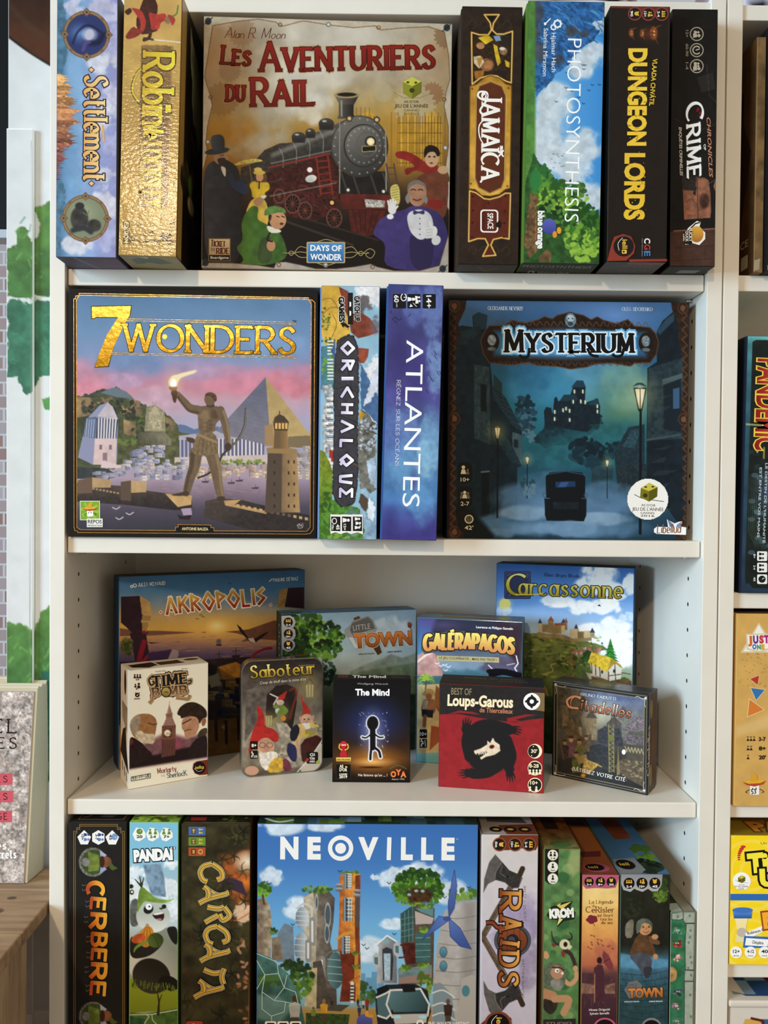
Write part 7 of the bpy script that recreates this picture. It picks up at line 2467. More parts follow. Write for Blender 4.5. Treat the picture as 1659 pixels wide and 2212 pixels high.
round_slab(t2_,W_ - .002,H_ - .002,0.0101,D_,0.014,'#8c8a86',0,.001,.0006,1)
for zz in (.042,.105):
 t2_.box(-.0004,.0012,.004,.016,zz,zz + .011,'#17130f',0,0)
t2_.build('tin_base',[M_PRINT],root)

B = Box('small black card box with a glowing figure in the middle of the third shelf',3,(0.3157,0.0672,Z3),0.0997,0.1333,0.0235,yaw=math.radians(-.2),body='#15110f',split='none',faces={'top': '#241d1a'})
a = B.art('front',[(866,260),(1531,265),(1523,1149),(860,1144)],scale=3.95,gain=1.1)
a.vgrad((255,'#0f0d0d'),(500,'#131318'),(650,'#1a1720'),(800,'#2a1a12'),(940,'#4a2c12'),(1000,'#3c2210'),(1080,'#1f120a'),(1150,'#140d09'))
a.glow(1205,640,330,300,'#2f3f8a',.75,1.2)
a.glow(1205,960,330,170,'#c47a2a',.9,1.2)
a.glow(1205,975,260,50,'#f0c078',.8)
a.glow(1205,720,150,260,'#a8b4e0',.7,1.3)
a.scatter(1090,1340,540,930,60,lambda X,Y,r: a.ell(X,Y,3.5,3.5,r.choice(['#ffffff','#f4d8a0','#c0c8f0']),r.uniform(.4,.9)),4)
GW = '#f6f4ff'
fig = lambda g,c: (a.ell(1205,640,50 + g,62 + g,c,soft=5),a.curve([(1205,700),(1206,780),(1206,850)],50 + 2 * g,c,soft=4),a.curve([(1200,725),(1150,765),(1115,760)],14 + 2 * g,c,soft=4),a.curve([(1212,725),(1260,760),(1295,760)],14 + 2 * g,c,soft=4),a.curve([(1195,850),(1188,900),(1185,950)],22 + 2 * g,c,soft=4),a.curve([(1220,850),(1258,880),(1272,930)],22 + 2 * g,c,soft=4))
fig(9,GW)
fig(0,'#100e10')
a.ell(1190,1020,90,8,'#2a1808',soft=6)
a.text('The Mind',(1056,402),(1348,404),56,'#f6f6f6',.035)
a.text('Wolfgang Warsch',(1072,310),(1336,312),15,'#a8a6a4',0)
a.text('Ne faisons qu’un ... !',(1082,1092),(1330,1094),22,'#e0d4c4',.01)
for t3,x0,x1,y in (('O',1358,1405,1098),('Y',1402,1448,1082),('A',1442,1492,1100)):
 a.text(t3,(x0,y),(x1,y),48,'#e8783c',.05)
a.text('depuis 1992',(1368,1122),(1476,1122),10,'#e8dccc',0)
a.vline(_sp((1350,1030),(1420,1000),(1495,1030)),5,'#5a6a34')
a.vrect(892,990,1018,1118,'#0c0b0b')
a.vframe(894,992,1016,1116,2,'#4a3a2c')
for t3,x0,x1,y,h in (('AS',922,955,1020,26),("D'OR",922,988,1050,26),('CANNES',920,988,1082,14),('2019',920,988,1108,24)):
 a.text(t3,(x0,y),(x1,y),h,'#f0e8cc',.03)
a.vpoly([(972,1005),(990,1010),(985,1022),(970,1018)],'#d8c46a')
a.vell(957,822,30,30,'#c0242c')
a.vpoly([(940,850),(972,850),(990,925),(925,925)],'#b8202a')
a.vline(_sp((925,815),(920,850),(945,870)),12,'#c8a040')
a.vline(_sp((990,815),(996,850),(968,870)),12,'#c8a040')
a.text('2018',(938,832),(976,832),14,'#f4e8d8',.03)
a.vrect(894,932,1020,966,('#e8cc70','#b0862c'))
a.text('SPIEL DES JAHRES',(902,955),(1012,955),13,'#5c3c10',.02)
a.done()
a = B.art('top',[(0,0),(660,0),(660,160),(0,160)],scale=4,gain=1.1)
a.fill('#1c1715')
a.text('OYA',(40,120),(125,120),90,'#8a3a2c',.03)
a.text('The Mind',(160,120),(450,120),100,'#e4e0dc',.04)
a.text('Ne faisons qu’un',(500,110),(610,110),60,'#5a5450',0)
a.done()
B.done()

B = Box('square black and red card box with black clawed wolf emblem on its front',3,(0.4507,0.0538,Z3),0.1305,0.1316,0.052,yaw=math.radians(-9.52),body='#7c1c1e',faces={'top': '#1f1c1b','right': '#3a1414','left': '#4a1416'},mats=M_MATTE,split='none')
a = B.art('front',[(204,816),(878,847),(870,1524),(198,1479)],scale=2.9625,gain=1.12)
a.fill('#8e2226',tex=.1,ts=30)
a.poly([(200,810),(880,840),(878,1040),(780,1050),(700,1065),(620,1060),(520,1045),(420,1030),(330,1012),(198,1015)],'#262322',tex=.15,ts=20)
a.poly([(250,1015),(330,990),(420,1000),(470,1018),(400,1010),(330,1004)],'#8e2226')
a.poly([(640,1040),(760,1015),(840,1018),(770,1028),(690,1050),(740,1060),(640,1062)],'#8e2226')
BKW = '#1d1b1c'

def paw(x,y,ang,s):
 ca,sa = math.cos(math.radians(ang)),math.sin(math.radians(ang))
 R_ = lambda u,v: (x + (u * ca - v * sa) * s,y + (u * sa + v * ca) * s)
 a.poly([R_(-20,-34),R_(40,-44),R_(60,0),R_(40,44),R_(-20,34)],BKW)
 for k,(v,L) in enumerate(((-46,74),(-20,96),(8,98),(34,80))):
  a.line([R_(30,v * .8),R_(L,v)],20 * s,BKW,w2=14 * s)
  a.line([R_(L,v),R_(L + 26,v + 4)],9 * s,BKW,w2=1)

cx,cy = 520,1245
a.ell(cx,cy,148,150,BKW,rot=20)
a.curve([(400,1190),(430,1110),(520,1080),(640,1110)],70,BKW)
a.curve([(640,1180),(670,1280),(650,1350),(655,1370)],62,BKW)
a.curve([(610,1330),(520,1390),(440,1400),(410,1395)],64,BKW)
a.curve([(395,1290),(375,1200),(385,1130),(375,1110)],62,BKW)
a.curve([(560,1150),(610,1120),(650,1120)],60,BKW)
paw(375,1105,-80,.62)
paw(665,1112,14,.62)
paw(655,1385,82,.62)
paw(400,1390,172,.62)
for t in range(0,360,6):
 x,y = cx + 150 * math.cos(math.radians(t)),cy + 150 * math.sin(math.radians(t))
 a.line([(x,y),(x + 9 * math.cos(math.radians(t + 30)),y + 9 * math.sin(math.radians(t + 30)))],6,BKW)
a.poly([(425,1250),(470,1235),(510,1210),(512,1185),(530,1200),(548,1165),(560,1190),(590,1210),(595,1250),(560,1275),(500,1290),(470,1308),(465,1290),(500,1262),(440,1275),(430,1268)],'#dcc8ac',tex=.12,ts=14)
a.poly([(440,1268),(505,1255),(510,1262),(470,1292)],BKW)
for k in range(4):
 a.poly([(452 + 13 * k,1266 - 2 * k),(458 + 13 * k,1280 - 2 * k),(464 + 13 * k,1264 - 2 * k)],'#e8dcc4')
a.ell(541,1224,17,13,'#6a1a1c',rot=-15)
a.ell(541,1224,7,5,'#2a0c0c')
CR = '#f0dcb4'
a.text('Loups-Garous',(256,958),(676,972),72,CR,.035)
a.text('BEST OF',(280,888),(410,893),44,'#8a7a5c',.01)
a.text('de Thiercelieux',(462,1002),(674,1012),32,'#c47a5a',.015)
a.vpoly([(790,876),(878,880),(877,998),(790,985)],'#7a6240')
a.vell(796,934,54,54,'#f4f2ec')
a.vline(_e(796,934,24,24,0,360),20,'#1c1a1b')
for t in (20,110,200,290):
 a.vline(_sp((796 + 28 * math.cos(math.radians(t)),934 + 28 * math.sin(math.radians(t))),(796 + 42 * math.cos(math.radians(t - 25)),934 + 42 * math.sin(math.radians(t - 25)))),12,'#1c1a1b')
for y,t3 in ((1252,"30'"),(1360,'8-28'),(1468,'10+')):
 a.vell(816,y,46,47,CR)
 a.vell(816 - (8 if y == 1252 else 0),y,36 if y == 1252 else 42,41,'#1d1b1a')
 w_ = 20 if y == 1252 else (30 if y == 1360 else 24)
 a.text(t3,(816 - w_ - 6,y + (10 if y == 1252 else -4)),(816 + w_ - 6,y + (11 if y == 1252 else -3)),24,CR,.02)
 if y > 1300:
  for k in range(4 if y == 1360 else 2):
   icon_person(a,785 + (21 if y == 1360 else 40) * k,y + 26,13,CR)
a.vell(806,1222,4,4,CR,n=5)
a.vell(795,1280,4,4,CR,n=5)
a.done()
a = B.art('top',[(0,0),(660,0),(660,260),(0,260)],scale=4,gain=1.1)
a.fill('#211e1d',tex=.12)
a.text('Philippe des Pallières',(150,90),(540,92),30,'#6a6258',0)
a.text('Hervé Marly',(380,150),(560,150),30,'#6a6258',0)
a.done()
B.done()

B = Box('dark shrink-wrapped box with medieval town and copper title, rightmost on the third shelf',3,(0.6040,0.0980,Z3),0.1250,0.1253,0.0438,yaw=math.radians(-34.19),body='#17171b',faces={'top': '#2c2824','right': '#3a2c22'},mats=M_GLOSS,base='#5a5048')
a = B.art('front',[(339,1048),(1089,1155),(1079,1943),(330,1783)],scale=3.6,gain=1.2)
a.vgrad((1040,'#3c4662'),(1200,'#5a6480'),(1350,'#6a6a60'),(1500,'#4a463c'),(1700,'#2c2a28'),(1950,'#1a191a'),tex=.2,ts=40)
a.poly([(330,1050),(540,1080),(600,1200),(540,1400),(440,1460),(340,1460)],'#4a4438',tex=.4,ts=30)
a.glow(720,1300,200,180,'#c4c0a4',.85)
a.glow(640,1360,130,140,'#a89870',.7)
for x,y,w,h,c in ((410,1230,50,170,'#6a5c44'),(480,1130,80,180,'#5c5444'),(600,1330,80,180,'#847458'),(540,1400,24,140,'#8c7c5c'),(850,1300,80,200,'#6c6a62'),(760,1380,120,160,'#4c4a48'),(700,1450,90,160,'#3f3f40')):
 a.poly([(x,y),(x + w,y + 6),(x + w,y + h),(x,y + h)],c,tex=.25,ts=16)
 a.poly([(x - 8,y + 4),(x + w / 2,y - 60),(x + w + 8,y + 10)],'#544c44',tex=.3)
a.poly([(440,1420),(470,1300),(560,1480),(640,1460),(640,1560),(440,1560)],'#5a4c38',tex=.4,ts=20)
a.poly([(890,1440),(980,1310),(1060,1330),(1060,1440)],'#6a6064',tex=.5,ts=10)
a.poly([(880,1510),(920,1460),(1060,1480),(1060,1560),(900,1540)],'#5a5254',tex=.5,ts=10)
a.poly([(880,1540),(1060,1570),(1060,1700),(920,1660)],'#4a4438',tex=.3)
for k in range(6):
 a.line([(905 + 26 * k,1560 + 4 * k),(918 + 26 * k,1600 + 4 * k),(931 + 26 * k,1566 + 4 * k)],5,'#b4a67c')
a.poly([(820,1720),(890,1650),(1050,1700),(1050,1880),(900,1800)],'#54483a',tex=.35,ts=12)
a.scatter(880,1045,1665,1800,34,lambda X,Y,r: a.poly([(X,Y),(X + 18,Y + 4),(X + 16,Y + 14),(X - 2,Y + 10)],'#8a7c5c',.8),3)
a.poly([(690,1430),(760,1400),(860,1420),(890,1520),(880,1560),(690,1530)],'#33343a',tex=.4,ts=14)
a.poly([(590,1560),(700,1540),(800,1580),(800,1760),(620,1700)],'#2c2d30',tex=.35,ts=14)
# crane tower
for x in (775,812):
 a.line([(x,1390),(x + 6,1760)],9,'#7a7044')
for k in range(10):
 a.line([(778,1400 + 36 * k),(816,1430 + 36 * k),(778,1436 + 36 * k)],5,'#8a8050')
a.poly([(770,1480),(812,1470),(825,1510),(775,1520)],'#6a6a34')
a.curve([(790,1380),(800,1330),(815,1320),(830,1345),(835,1400)],7,'#3c3a2c')
a.poly([(838,1790),(850,1560),(866,1780)],'#7a6a48')
# gathering of merchants
for x,y,s,c in ((480,1540,1,'#6a4a4c'),(545,1560,1,'#5c5a34'),(430,1560,.9,'#3c3030'),(600,1520,.8,'#5a4c34'),(520,1660,1,'#54562c')):
 a.poly([(x - 30 * s,y + 110 * s),(x - 34 * s,y),(x,y - 24 * s),(x + 34 * s,y),(x + 34 * s,y + 100 * s)],c,tex=.4,ts=10)
 a.ell(x,y - 34 * s,17 * s,21 * s,'#9c7c60',tex=.3)
 a.ell(x,y - 52 * s,20 * s,9 * s,'#3a2a24')
a.poly([(520,1640),(600,1620),(610,1680),(540,1700)],'#8a7444')
a.poly([(590,1660),(700,1700),(620,1780),(560,1760)],'#a08038',tex=.5,ts=12)
a.line([(590,1660),(720,1720)],8,'#b4924a')
a.ell(575,1788,18,14,'#c88c2c',soft=6)
a.line([(380,1440),(420,1660)],10,'#5a4c34')
# frame
for wd,c in ((34,'#15151a'),(6,'#7d745c')):
 a.line([(350,1062),(1076,1165),(1066,1928),(345,1775),(350,1062)],wd,c)
a.line([(372,1085),(1058,1185),(1050,1905),(366,1762),(372,1085)],4,'#8c8266')
for x,y in ((362,1080),(1062,1185),(1052,1905),(358,1770)):
 a.vell(x,y,10,11,('#e8e6e0','#8a8680'))
 for s in (-1,1):
  sx_,sy_ = (1 if x < 700 else -1),(1 if y < 1400 else -1)
  if s > 0:
   a.vline(_sp((x,y),(x + sx_ * 26,y + 6 + sx_ * 3),(x + sx_ * 60,y + sx_ * 16),(x + sx_ * 80,y + sx_ * 10)),4,'#c4bca8')
   a.vline(_sp((x,y),(x + 6 * sx_,y + sy_ * 40),(x,y + sy_ * 70)),4,'#b4ac98')
a.stroke('Citadelles',(472,1258),(940,1338),84,('#f0d0b8','#c8805c','#8c4a34'),.13,.05,.045,gap=.17,outline=(4,'#241812'),nib=35,hs=[1.1] + [1] * 9)
a.vline(_sp((560,1180),(500,1170),(452,1200),(470,1250),(540,1262)),15,'#d8a080')
a.stroke('*BRUNO FAIDUTTI*',(548,1160),(838,1200),20,'#d8d8d4',.16,.08,.05,gap=.18)
a.stroke('*BÂTISSEZ VOTRE CITÉ*',(480,1742),(915,1834),26,'#f0ece0',.16,.08,.05,gap=.17)
a.vell(893,1602,15,20,'#e4eaf0')
a.done()
a = B.art('right',[(0,0),(44,0),(44,125),(0,125)],scale=.5,gain=1.2)
a.fill('#241f20',tex=.2)
a.poly([(18,0),(44,0),(44,125),(18,125)],'#4a2c1c',tex=.3)
a.ell(14,20,8,12,'#6a5c34')
a.ell(14,104,8,14,'#6a5c34')
a.stroke('Citadelles',(8,100),(8,40),14,'#b49474',.16,.08,gap=.12)
a.line([(3,0),(3,125)],2,'#b4ac9c',a=.7)
a.done()
a = B.art('top',[(0,0),(125,0),(125,44),(0,44)],scale=.5,gain=1.2)
a.fill('#2a2724',tex=.2)
a.line([(0,34),(125,34)],2,'#5a5248')
a.stroke('Citadelles',(44,26),(92,26),14,'#6a5a48',.18,.1,gap=.12)
a.done()
B.done()
# ------------------------------------------------------------------ lowest visible shelf
B = Box('black game box with gold line border and flame-coloured title, leftmost on the lowest shelf',4,(0.0043,0.0,Z4),0.0704,0.294,0.262,body='#1d1b19',split='right',lid=.95,base='#262320',faces={'top': '#241f1a'})
a = B.art('front',[(85,135),(560,137),(551,2162),(80,2160)],scale=3.858)
a.fill('#211f1c',tex=.12)
for d in (0,14):
 a.vline([(122 - d,2150),(122 - d,230 - d),(136,230 - d),(136,200 - d),(160,200 - d),(160,172 - d),(480,172 - d),(480,200 - d),(508,200 - d),(508,230 - d),(524 + d,230 - d),(520 + d,2150)],5,'#8c6c34')
for x,t_ in ((198,'10+'),(318,'3-7'),(436,'45')):
 a.vpoly([(x - 58,262),(x,206),(x + 58,262),(x + 30,325),(x - 30,325)] if x != 318 else [(x - 52,235),(x,206),(x + 52,235),(x + 52,300),(x,328),(x - 52,300)],'#f0eee8')
 if t_ == '45':
  a.vell(x + 20,260,25,28,'#7d94c0')
  a.vline([(x + 20,260),(x + 32,272)],4,'#f0eee8')
 else:
  for k in (-1,1):
   icon_person(a,x + 18,264 + 20 * k,20,'#3a4c7d' if k < 0 else '#6a82b4',0)
 a.text(t_,(x - 24,240),(x - 24,288),22,'#2a3458',.03)
for cy in (470,1760):
 a.ell(270,cy,122,122,'#6e6a64',tex=.5,ts=12)
 a.ell(275,cy,104,104,'#3c4a24',tex=.3)
 a.poly([(330,cy - 100),(390,cy - 60),(340,cy - 10)],'#a8acc4')
 a.poly([(330,cy + 100),(390,cy + 60),(340,cy + 10)],'#9a9ec0')
 a.poly([(230,cy - 90),(320,cy - 60),(330,cy),(320,cy + 70),(230,cy + 80)],'#6a7a34',tex=.3)
 a.ell(378,cy - 2,54,46,'#7c4e34',tex=.25)
 a.ell(350,cy - 2,22,50,'#3a2418')
 a.poly([(420,cy - 5),(450,cy + 30),(486,cy + 50),(440,cy + 70),(415,cy + 50)],'#4c5c28')
 a.ell(210,cy,34,36,'#85827c',tex=.4)
FL = ('#f0b03c','#e8902c','#b04a24')
ofs = 0
for ch,x,y0,y1,h in (('C',232,640,738,132),('E',262,775,865,112),('R',250,905,1020,128),('B',268,1068,1160,118),('E',270,1200,1290,112),('R',255,1320,1435,128),('E',262,1475,1580,112)):
 a.stroke(ch,(x,y0),(x - 8,y1),h,FL,.3,.22,gap=.1,nib=10,outline=(5,'#14100c'))
 for k in (0,1):
  a.vline(_sp((x - 18,y0 + 40 * k + 20),(x - 44,y0 + 40 * k + 30),(x - 50,y0 + 40 * k + 16)),2.5,'#8c8478')
a.done()
a = B.art('top',[(0,0),(68,0),(68,262),(0,262)],scale=.6)
a.fill('#201c18')
a.line([(6,0),(6,256),(62,256),(62,0)],1.4,'#7a5e30')
a.curve([(10,250),(18,244),(12,238)],1.6,'#8c7040')
a.poly([(40,230),(52,240),(46,250),(30,248)],'#4a4844')
a.done()
B.done()

B = Box('white and green game box with laughing panda eating fruit, lowest shelf',4,(0.0776,0.0,Z4),0.0588,0.294,0.262,body='#8cb85a',split='none',faces={'top': '#7c9a3c','right': '#4c7a34'})
a = B.art('front',[(577,137),(987,139),(981,2164),(571,2162)],scale=3.858)
a.vgrad((137,'#7cbcd8'),(420,'#84bcd4'),(600,'#a0bcc8'),(1000,'#c4d0d4'),(1300,'#a0b090'))
for x,y,rx,ry in ((620,560,110,90),(900,690,130,110),(640,700,120,110),(930,480,90,60),(940,860,90,130)):
 a.cloud(x,y,rx,ry,'#e6eaec',.9,seed=x,thr=.38)
a.poly([(690,490),(840,480),(870,600),(885,760),(760,740),(720,620)],'#7890a4',tex=.3,ts=30,soft=6)
a.poly([(575,1440),(985,1500),(985,1700),(575,1730)],'#93a02c',grad=('#7c8a22',(0,1500),(0,1730)))
a.poly([(575,1725),(700,1735),(985,1690),(985,2170),(570,2170)],'#4a6a30',tex=.3,ts=40)
a.line([(575,1745),(760,1742),(985,1702)],8,'#d8dcc8')
a.poly([(580,1760),(720,1780),(700,1830),(580,1850)],'#2f5436',tex=.3)
a.line([(715,1742),(740,1760),(705,1810),(700,2160)],7,'#d4d8b8')
a.line([(765,1742),(770,1790),(830,1850),(830,2160)],7,'#d4d8b8')
a.line([(818,1740),(826,1640),(812,1560)],24,'#33301a',w2=8)
a.line([(828,1630),(850,1575)],12,'#33301a',w2=6)
a.round = 2
FUR,WH = '#1f1d1a','#dfe1dc'
a.ell(590,715,50,70,WH)
a.ell(592,718,20,22,FUR)
a.ell(594,716,9,10,'#f4f4f0')
a.ell(585,670,22,18,FUR)
a.poly([(575,790),(650,760),(660,1000),(575,1010)],'#5c5a54',tex=.3)
a.ell(800,1260,260,260,WH,grad=('#8c9080',(640,1300),(860,1100)),soft=8)
a.poly([(880,1010),(985,1000),(985,1170),(930,1130)],FUR,soft=4)
a.ell(775,920,145,135,'#eceeea',grad=('#b4baac',(775,1050),(775,900)),rot=8)
a.ell(735,860,44,38,FUR,rot=-30)
a.ell(738,840,28,27,'#f4f4f0')
a.ell(742,838,8,8,'#1a1a1a')
a.ell(868,838,20,18,FUR)
a.poly([(815,850),(868,846),(850,868)],'#2a2826')
a.poly([(765,900),(800,910),(840,895),(865,880),(872,930),(850,960),(810,950),(780,930)],'#3a1a1c')
a.poly([(800,940),(850,935),(845,955),(810,950)],'#b48490')
a.poly([(770,900),(865,884),(866,896),(790,912)],'#f0ece4')
a.poly([(640,800),(655,700),(680,665),(740,720),(800,770),(900,785),(975,765),(900,810),(780,805),(700,790),(660,850),(640,900)],'#5f7a2c',tex=.25,grad=('#8ca84a',(680,670),(880,800)))
for dx in (-50,-10,25):
 a.line([(675,670),(670 + dx,580 + abs(dx) * .6)],18,'#2c3420',w2=7)
a.poly([(575,1080),(640,1110),(720,1130),(850,1080),(860,1160),(740,1260),(575,1280)],'#2a2824',soft=4)
a.ell(720,1090,60,90,'#d08a2c',tex=.1,rot=12)
for dx in (-25,0,25):
 a.curve([(725 + dx * .3,985),(722 + dx * 1.2,1080),(712 + dx,1170)],5,'#8c5418')
a.ell(650,1105,62,38,'#c85c2c',tex=.3,rot=-20)
a.ell(795,1120,68,62,'#5c7030',grad=('#33401c',(740,1150),(840,1080)))
a.curve([(760,1070),(800,1110),(820,1180)],5,'#2c3818')
a.poly([(690,1120),(740,1140),(640,1180),(605,1235),(610,1180)],'#7c9640')
a.ell(760,1420,165,145,'#26231e',rot=25,grad=('#3a362e',(800,1330),(700,1500)),soft=5)
a.ell(910,1480,90,60,'#1c1a16',rot=20)
a.scatter(575,980,1480,1520,70,lambda X,Y,r: a.line([(X,Y + (X - 575) * .1),(X + r.uniform(-8,8),Y + (X - 575) * .1 - 36)],4,r.choice(['#5f7a24','#3f5418','#8c9c30'])),4)
a.round = 0
for x,t_ in ((660,'20'),(772,'2-4'),(886,'7+')):
 a.vpoly([(x - 56,238),(x - 26,184),(x + 26,190),(x + 52,230),(x + 52,265),(x,298),(x - 36,288)],'#f2f2ec')
 if t_ == '20':
  a.vell(x + 2,216,26,24,'#6a8c2c')
  a.vline([(x + 2,216),(x + 14,208)],4,'#f2f2ec')
 else:
  for k in (-1,1):
   icon_person(a,x + 22 * k,220,20,'#6a8c2c')
 a.text(t_,(x - 24,270),(x + 26,270),24,'#33401c',.04)
a.text('PANDAI',(615,462),(940,444),92,'#f6f6f2',.07,outline=(.07,'#17150f'))
for x in (928,952):
 a.vell(x,352,11,11,'#17150f')
 a.vell(x,352,7,7,'#f6f6f2')
a.done()
a = B.art('top',[(0,0),(59,0),(59,262),(0,262)],scale=.6)
a.fill('#8aa83c',tex=.3,ts=8)
a.leaves(30,245,30,18,['#b4c83c','#3f5420','#a8b850','#24341a'],40,5,3)
a.done()
B.done()

B = Box('dark jungle game box with golden brush-like title and small coloured badges, lowest shelf',4,(0.1390,0.0,Z4),0.0834,0.2926,0.262,body='#2c2416',split='right',lid=.985,base='#3a3020',faces={'top': '#33281a','right': '#6a4a1c'},mats=M_GLOSS)
a = B.art('front',[(1012,150),(1588,153),(1568,2166),(1003,2164)],scale=3.858)
a.fill('#35301c',tex=.5,ts=90)
a.poly([(1330,420),(1450,400),(1590,350),(1585,900),(1480,880),(1420,760),(1360,640)],'#8a4a24',soft=40,tex=.4)
a.glow(1560,470,130,110,'#ecdcc0',1,.8)
a.glow(1550,640,90,80,'#e07a2c',1,.9)
a.poly([(1310,640),(1420,600),(1520,640),(1560,760),(1420,700),(1330,700)],'#3a2c38',soft=8)
a.cloud(1520,900,100,130,'#e0bc98',.9,seed=4)
for p in ([(1590,560),(1480,600),(1380,580)],[(1590,620),(1450,590)],[(1580,900),(1480,960),(1420,960)]):
 a.curve(p,9,'#c8582c',a=.8)
for i in range(46):
 rn = random.Random(i + 50)
 x,y = rn.choice([rn.uniform(1330,1570),rn.uniform(1010,1570)]),rn.uniform(170,2150)
 an = rn.uniform(0,6.28)
 c = rn.choice(['#17180e','#2a2c16','#4a4424','#3c2a1a','#1f2412'])
 for k in range(5):
  t = an + k * 1.25
  L = rn.uniform(50,110)
  a.curve([(x,y),(x + L * .6 * math.cos(t),y + L * .6 * math.sin(t)),(x + L * math.cos(t + .35),y + L * math.sin(t + .35))],18,c,w2=3,a=.8)
a.scatter(1480,1570,1050,2100,26,lambda X,Y,r: a.ell(X,Y,22,12,r.choice(['#a86a44','#8c5438','#c08a68']),.8,rot=r.uniform(0,180)),6)
a.line([(1582,1450),(1570,2160)],14,'#c08a34',a=.9)
for y,c in ((215,'#4a64a0'),(302,'#6a8a34'),(388,'#a8502c')):
 a.vrect(1068,y - 36,1210,y + 36,c,6)
 a.vrect(1090,y - 24,1130,y + 24,('#5c5434' if c != '#a8502c' else '#6a2a1c'))
 a.text('8+' if y < 250 else ('2-4' if y < 350 else '30'),(1102,y - 16),(1102,y + 16),18,'#e8c86a',.03)
 if y < 350:
  for k in (-1,1):
   icon_person(a,1168,y + 14 * k,14,'#c8b44a',0)
 else:
  a.vline(_e(1168,y,16,18,0,360),5,'#e8c86a')
GC = ('#f4dc7c','#d8a838','#b8862c')
sw = lambda *p: [a.vline(_sp(*p),w,c) for w,c in ((52,'#17120a'),(44,'#d8cca8'),(36,'#2c2010'),(28,'#dcae44'))] + [a.vline(_sp(*[(x - 5,y + 4) for x,y in p]),5,'#5a3c10')]
for y,k in ((490,'C'),(690,'A'),(850,'R'),(1010,'C'),(1170,'A'),(1360,'T'),(1470,'A')):
 x = 1165 + {490: 0,690: 10,850: 30,1010: 45,1170: 20,1360: 10,1470: -30}[y]
 if k == 'C':
  sw((x + 100,y),(x + 30,y + 20),(x,y + 70),(x + 20,y + 130),(x + 60,y + 150))
  sw((x + 100,y),(x + 170,y + 50),(x + 185,y + 110),(x + 140,y + 135))
 elif k == 'A':
  sw((x + 20,y - 10),(x + 130,y + 60),(x + 230,y + 40))
  sw((x - 20,y + 130),(x + 60,y + 90),(x + 215,y + 50))
  sw((x + 50,y + 10),(x + 60,y + 50),(x + 55,y + 80))
 elif k == 'R':
  sw((x + 30,y),(x + 120,y + 15),(x + 170,y))
  sw((x + 170,y),(x + 215,y + 70),(x + 160,y + 110),(x + 130,y + 60))
  sw((x + 120,y + 70),(x + 60,y + 100),(x + 10,y + 130))
 else:
  sw((x + 20,y + 10),(x + 100,y + 40),(x + 170,y + 30))
  sw((x + 190,y),(x + 170,y + 70),(x + 185,y + 130))
a.vrect(1048,1795,1186,1900,'#a83a2c',14)
a.text('G',(1090,1815),(1090,1870),44,'#f2eee4',.03)
a.done()
a = B.art('top',[(0,0),(82,0),(82,262),(0,262)],scale=.6)
a.fill('#2c2618',tex=.5,ts=10)
a.poly([(6,244),(26,244),(26,254),(8,254)],'#a8302c')
a.line([(2,260),(80,260)],1.2,'#b4a888',a=.6)
a.leaves(60,245,16,12,['#5a6a2c','#2a2c18'],24,4,3)
a.done()
B.done()

# city of the future
B = Box('large blue sky game box with futuristic tree-topped towers, wind turbine and white title',4,(0.2305,0.0,Z4),0.2643,0.2930,0.08,body='#3c6ca8',faces={'top': '#26404c','left': '#101010','right': '#14140f'},base='#141210')
a = B.art('front',[(52,126),(1604,135),(1586,1833),(43,1827)],scale=3.253)
a.vgrad((120,'#3a6cb0'),(400,'#4478b8'),(650,'#5a94c8'),(900,'#74aed4'),(1200,'#8ec0dc'),(1400,'#7aa8b8'),(1440,'#a8864a'),(1840,'#8a6c38'))
for i,(x,y,rx,ry) in enumerate([(200,140,210,80),(520,140,160,50),(150,500,110,90),(330,720,120,100),(1000,510,110,110),(1230,480,170,110),(1400,600,150,110),(1010,830,120,50),(820,1010,160,110),(1130,470,90,70),(880,500,40,30)]):
 a.cloud(x,y,rx,ry,'#d8e2ea',.9,seed=i + 300,thr=.37)
for x,y,w in ((780,1180,30),(815,1210,40),(855,1170,40),(900,1100,40)):
 a.poly([(x,y),(x + w,y),(x + w,1420),(x,1420)],'#5c8cb0',a=.8)
a.leaves(790,1310,40,70,['#4c7038','#33502c'],30,20,3)
a.leaves(850,1340,30,60,['#4a6a38','#33502c'],24,18,4)
RK = '#8c8070'
a.poly([(190,900),(240,825),(300,850),(310,1100),(180,1100)],'#6c7c88',tex=.15)
a.poly([(45,660),(100,650),(135,700),(150,820),(140,1090),(45,1060)],'#7a6a58',tex=.35,ts=30,grad=('#a8967c',(45,0),(150,0)))
a.poly([(150,930),(205,920),(230,1080),(150,1090)],'#7c6c58',tex=.3)
a.leaves(90,590,50,46,['#7ca83c','#5a8a30','#33541e'],60,16,5)
a.line([(85,630),(95,690)],16,'#5a3c24')
a.leaves(160,885,24,24,['#5a7a34','#2c4420'],20,12,6)
# stone tower
a.poly([(375,640),(520,560),(595,650),(585,820),(560,960),(600,1100),(610,1420),(430,1430),(440,1100),(420,950),(380,900)],RK,tex=.35,ts=40,grad=('#4c443c',(420,0),(600,0)))
a.poly([(375,650),(440,610),(470,780),(450,1420),(430,1430),(420,950),(378,900)],'#b0a48c',tex=.25,ts=30)
a.leaves(480,590,110,26,['#5c8234','#3a5a24','#7c9c44'],50,13,7)
for x,y,rx,ry in ((466,680,11,64),(545,770,22,90),(540,900,18,70)):
 a.ell(x,y,rx,ry,'#4a545c')
 a.ell(x,y,rx,ry,'#b4b0a8',ring=4)
for x,y,w,h in ((365,790,48,80),(360,1000,50,110)):
 a.ell(x,y,w,h,'#6c7884',grad=('#c0c4c4',(x - w,y),(x + w * .6,y)))
 for k in range(4):
  a.line([(x - w,y - h * .6 + h * .4 * k),(x + w,y - h * .55 + h * .4 * k)],5,'#d4d4d0',a=.8)
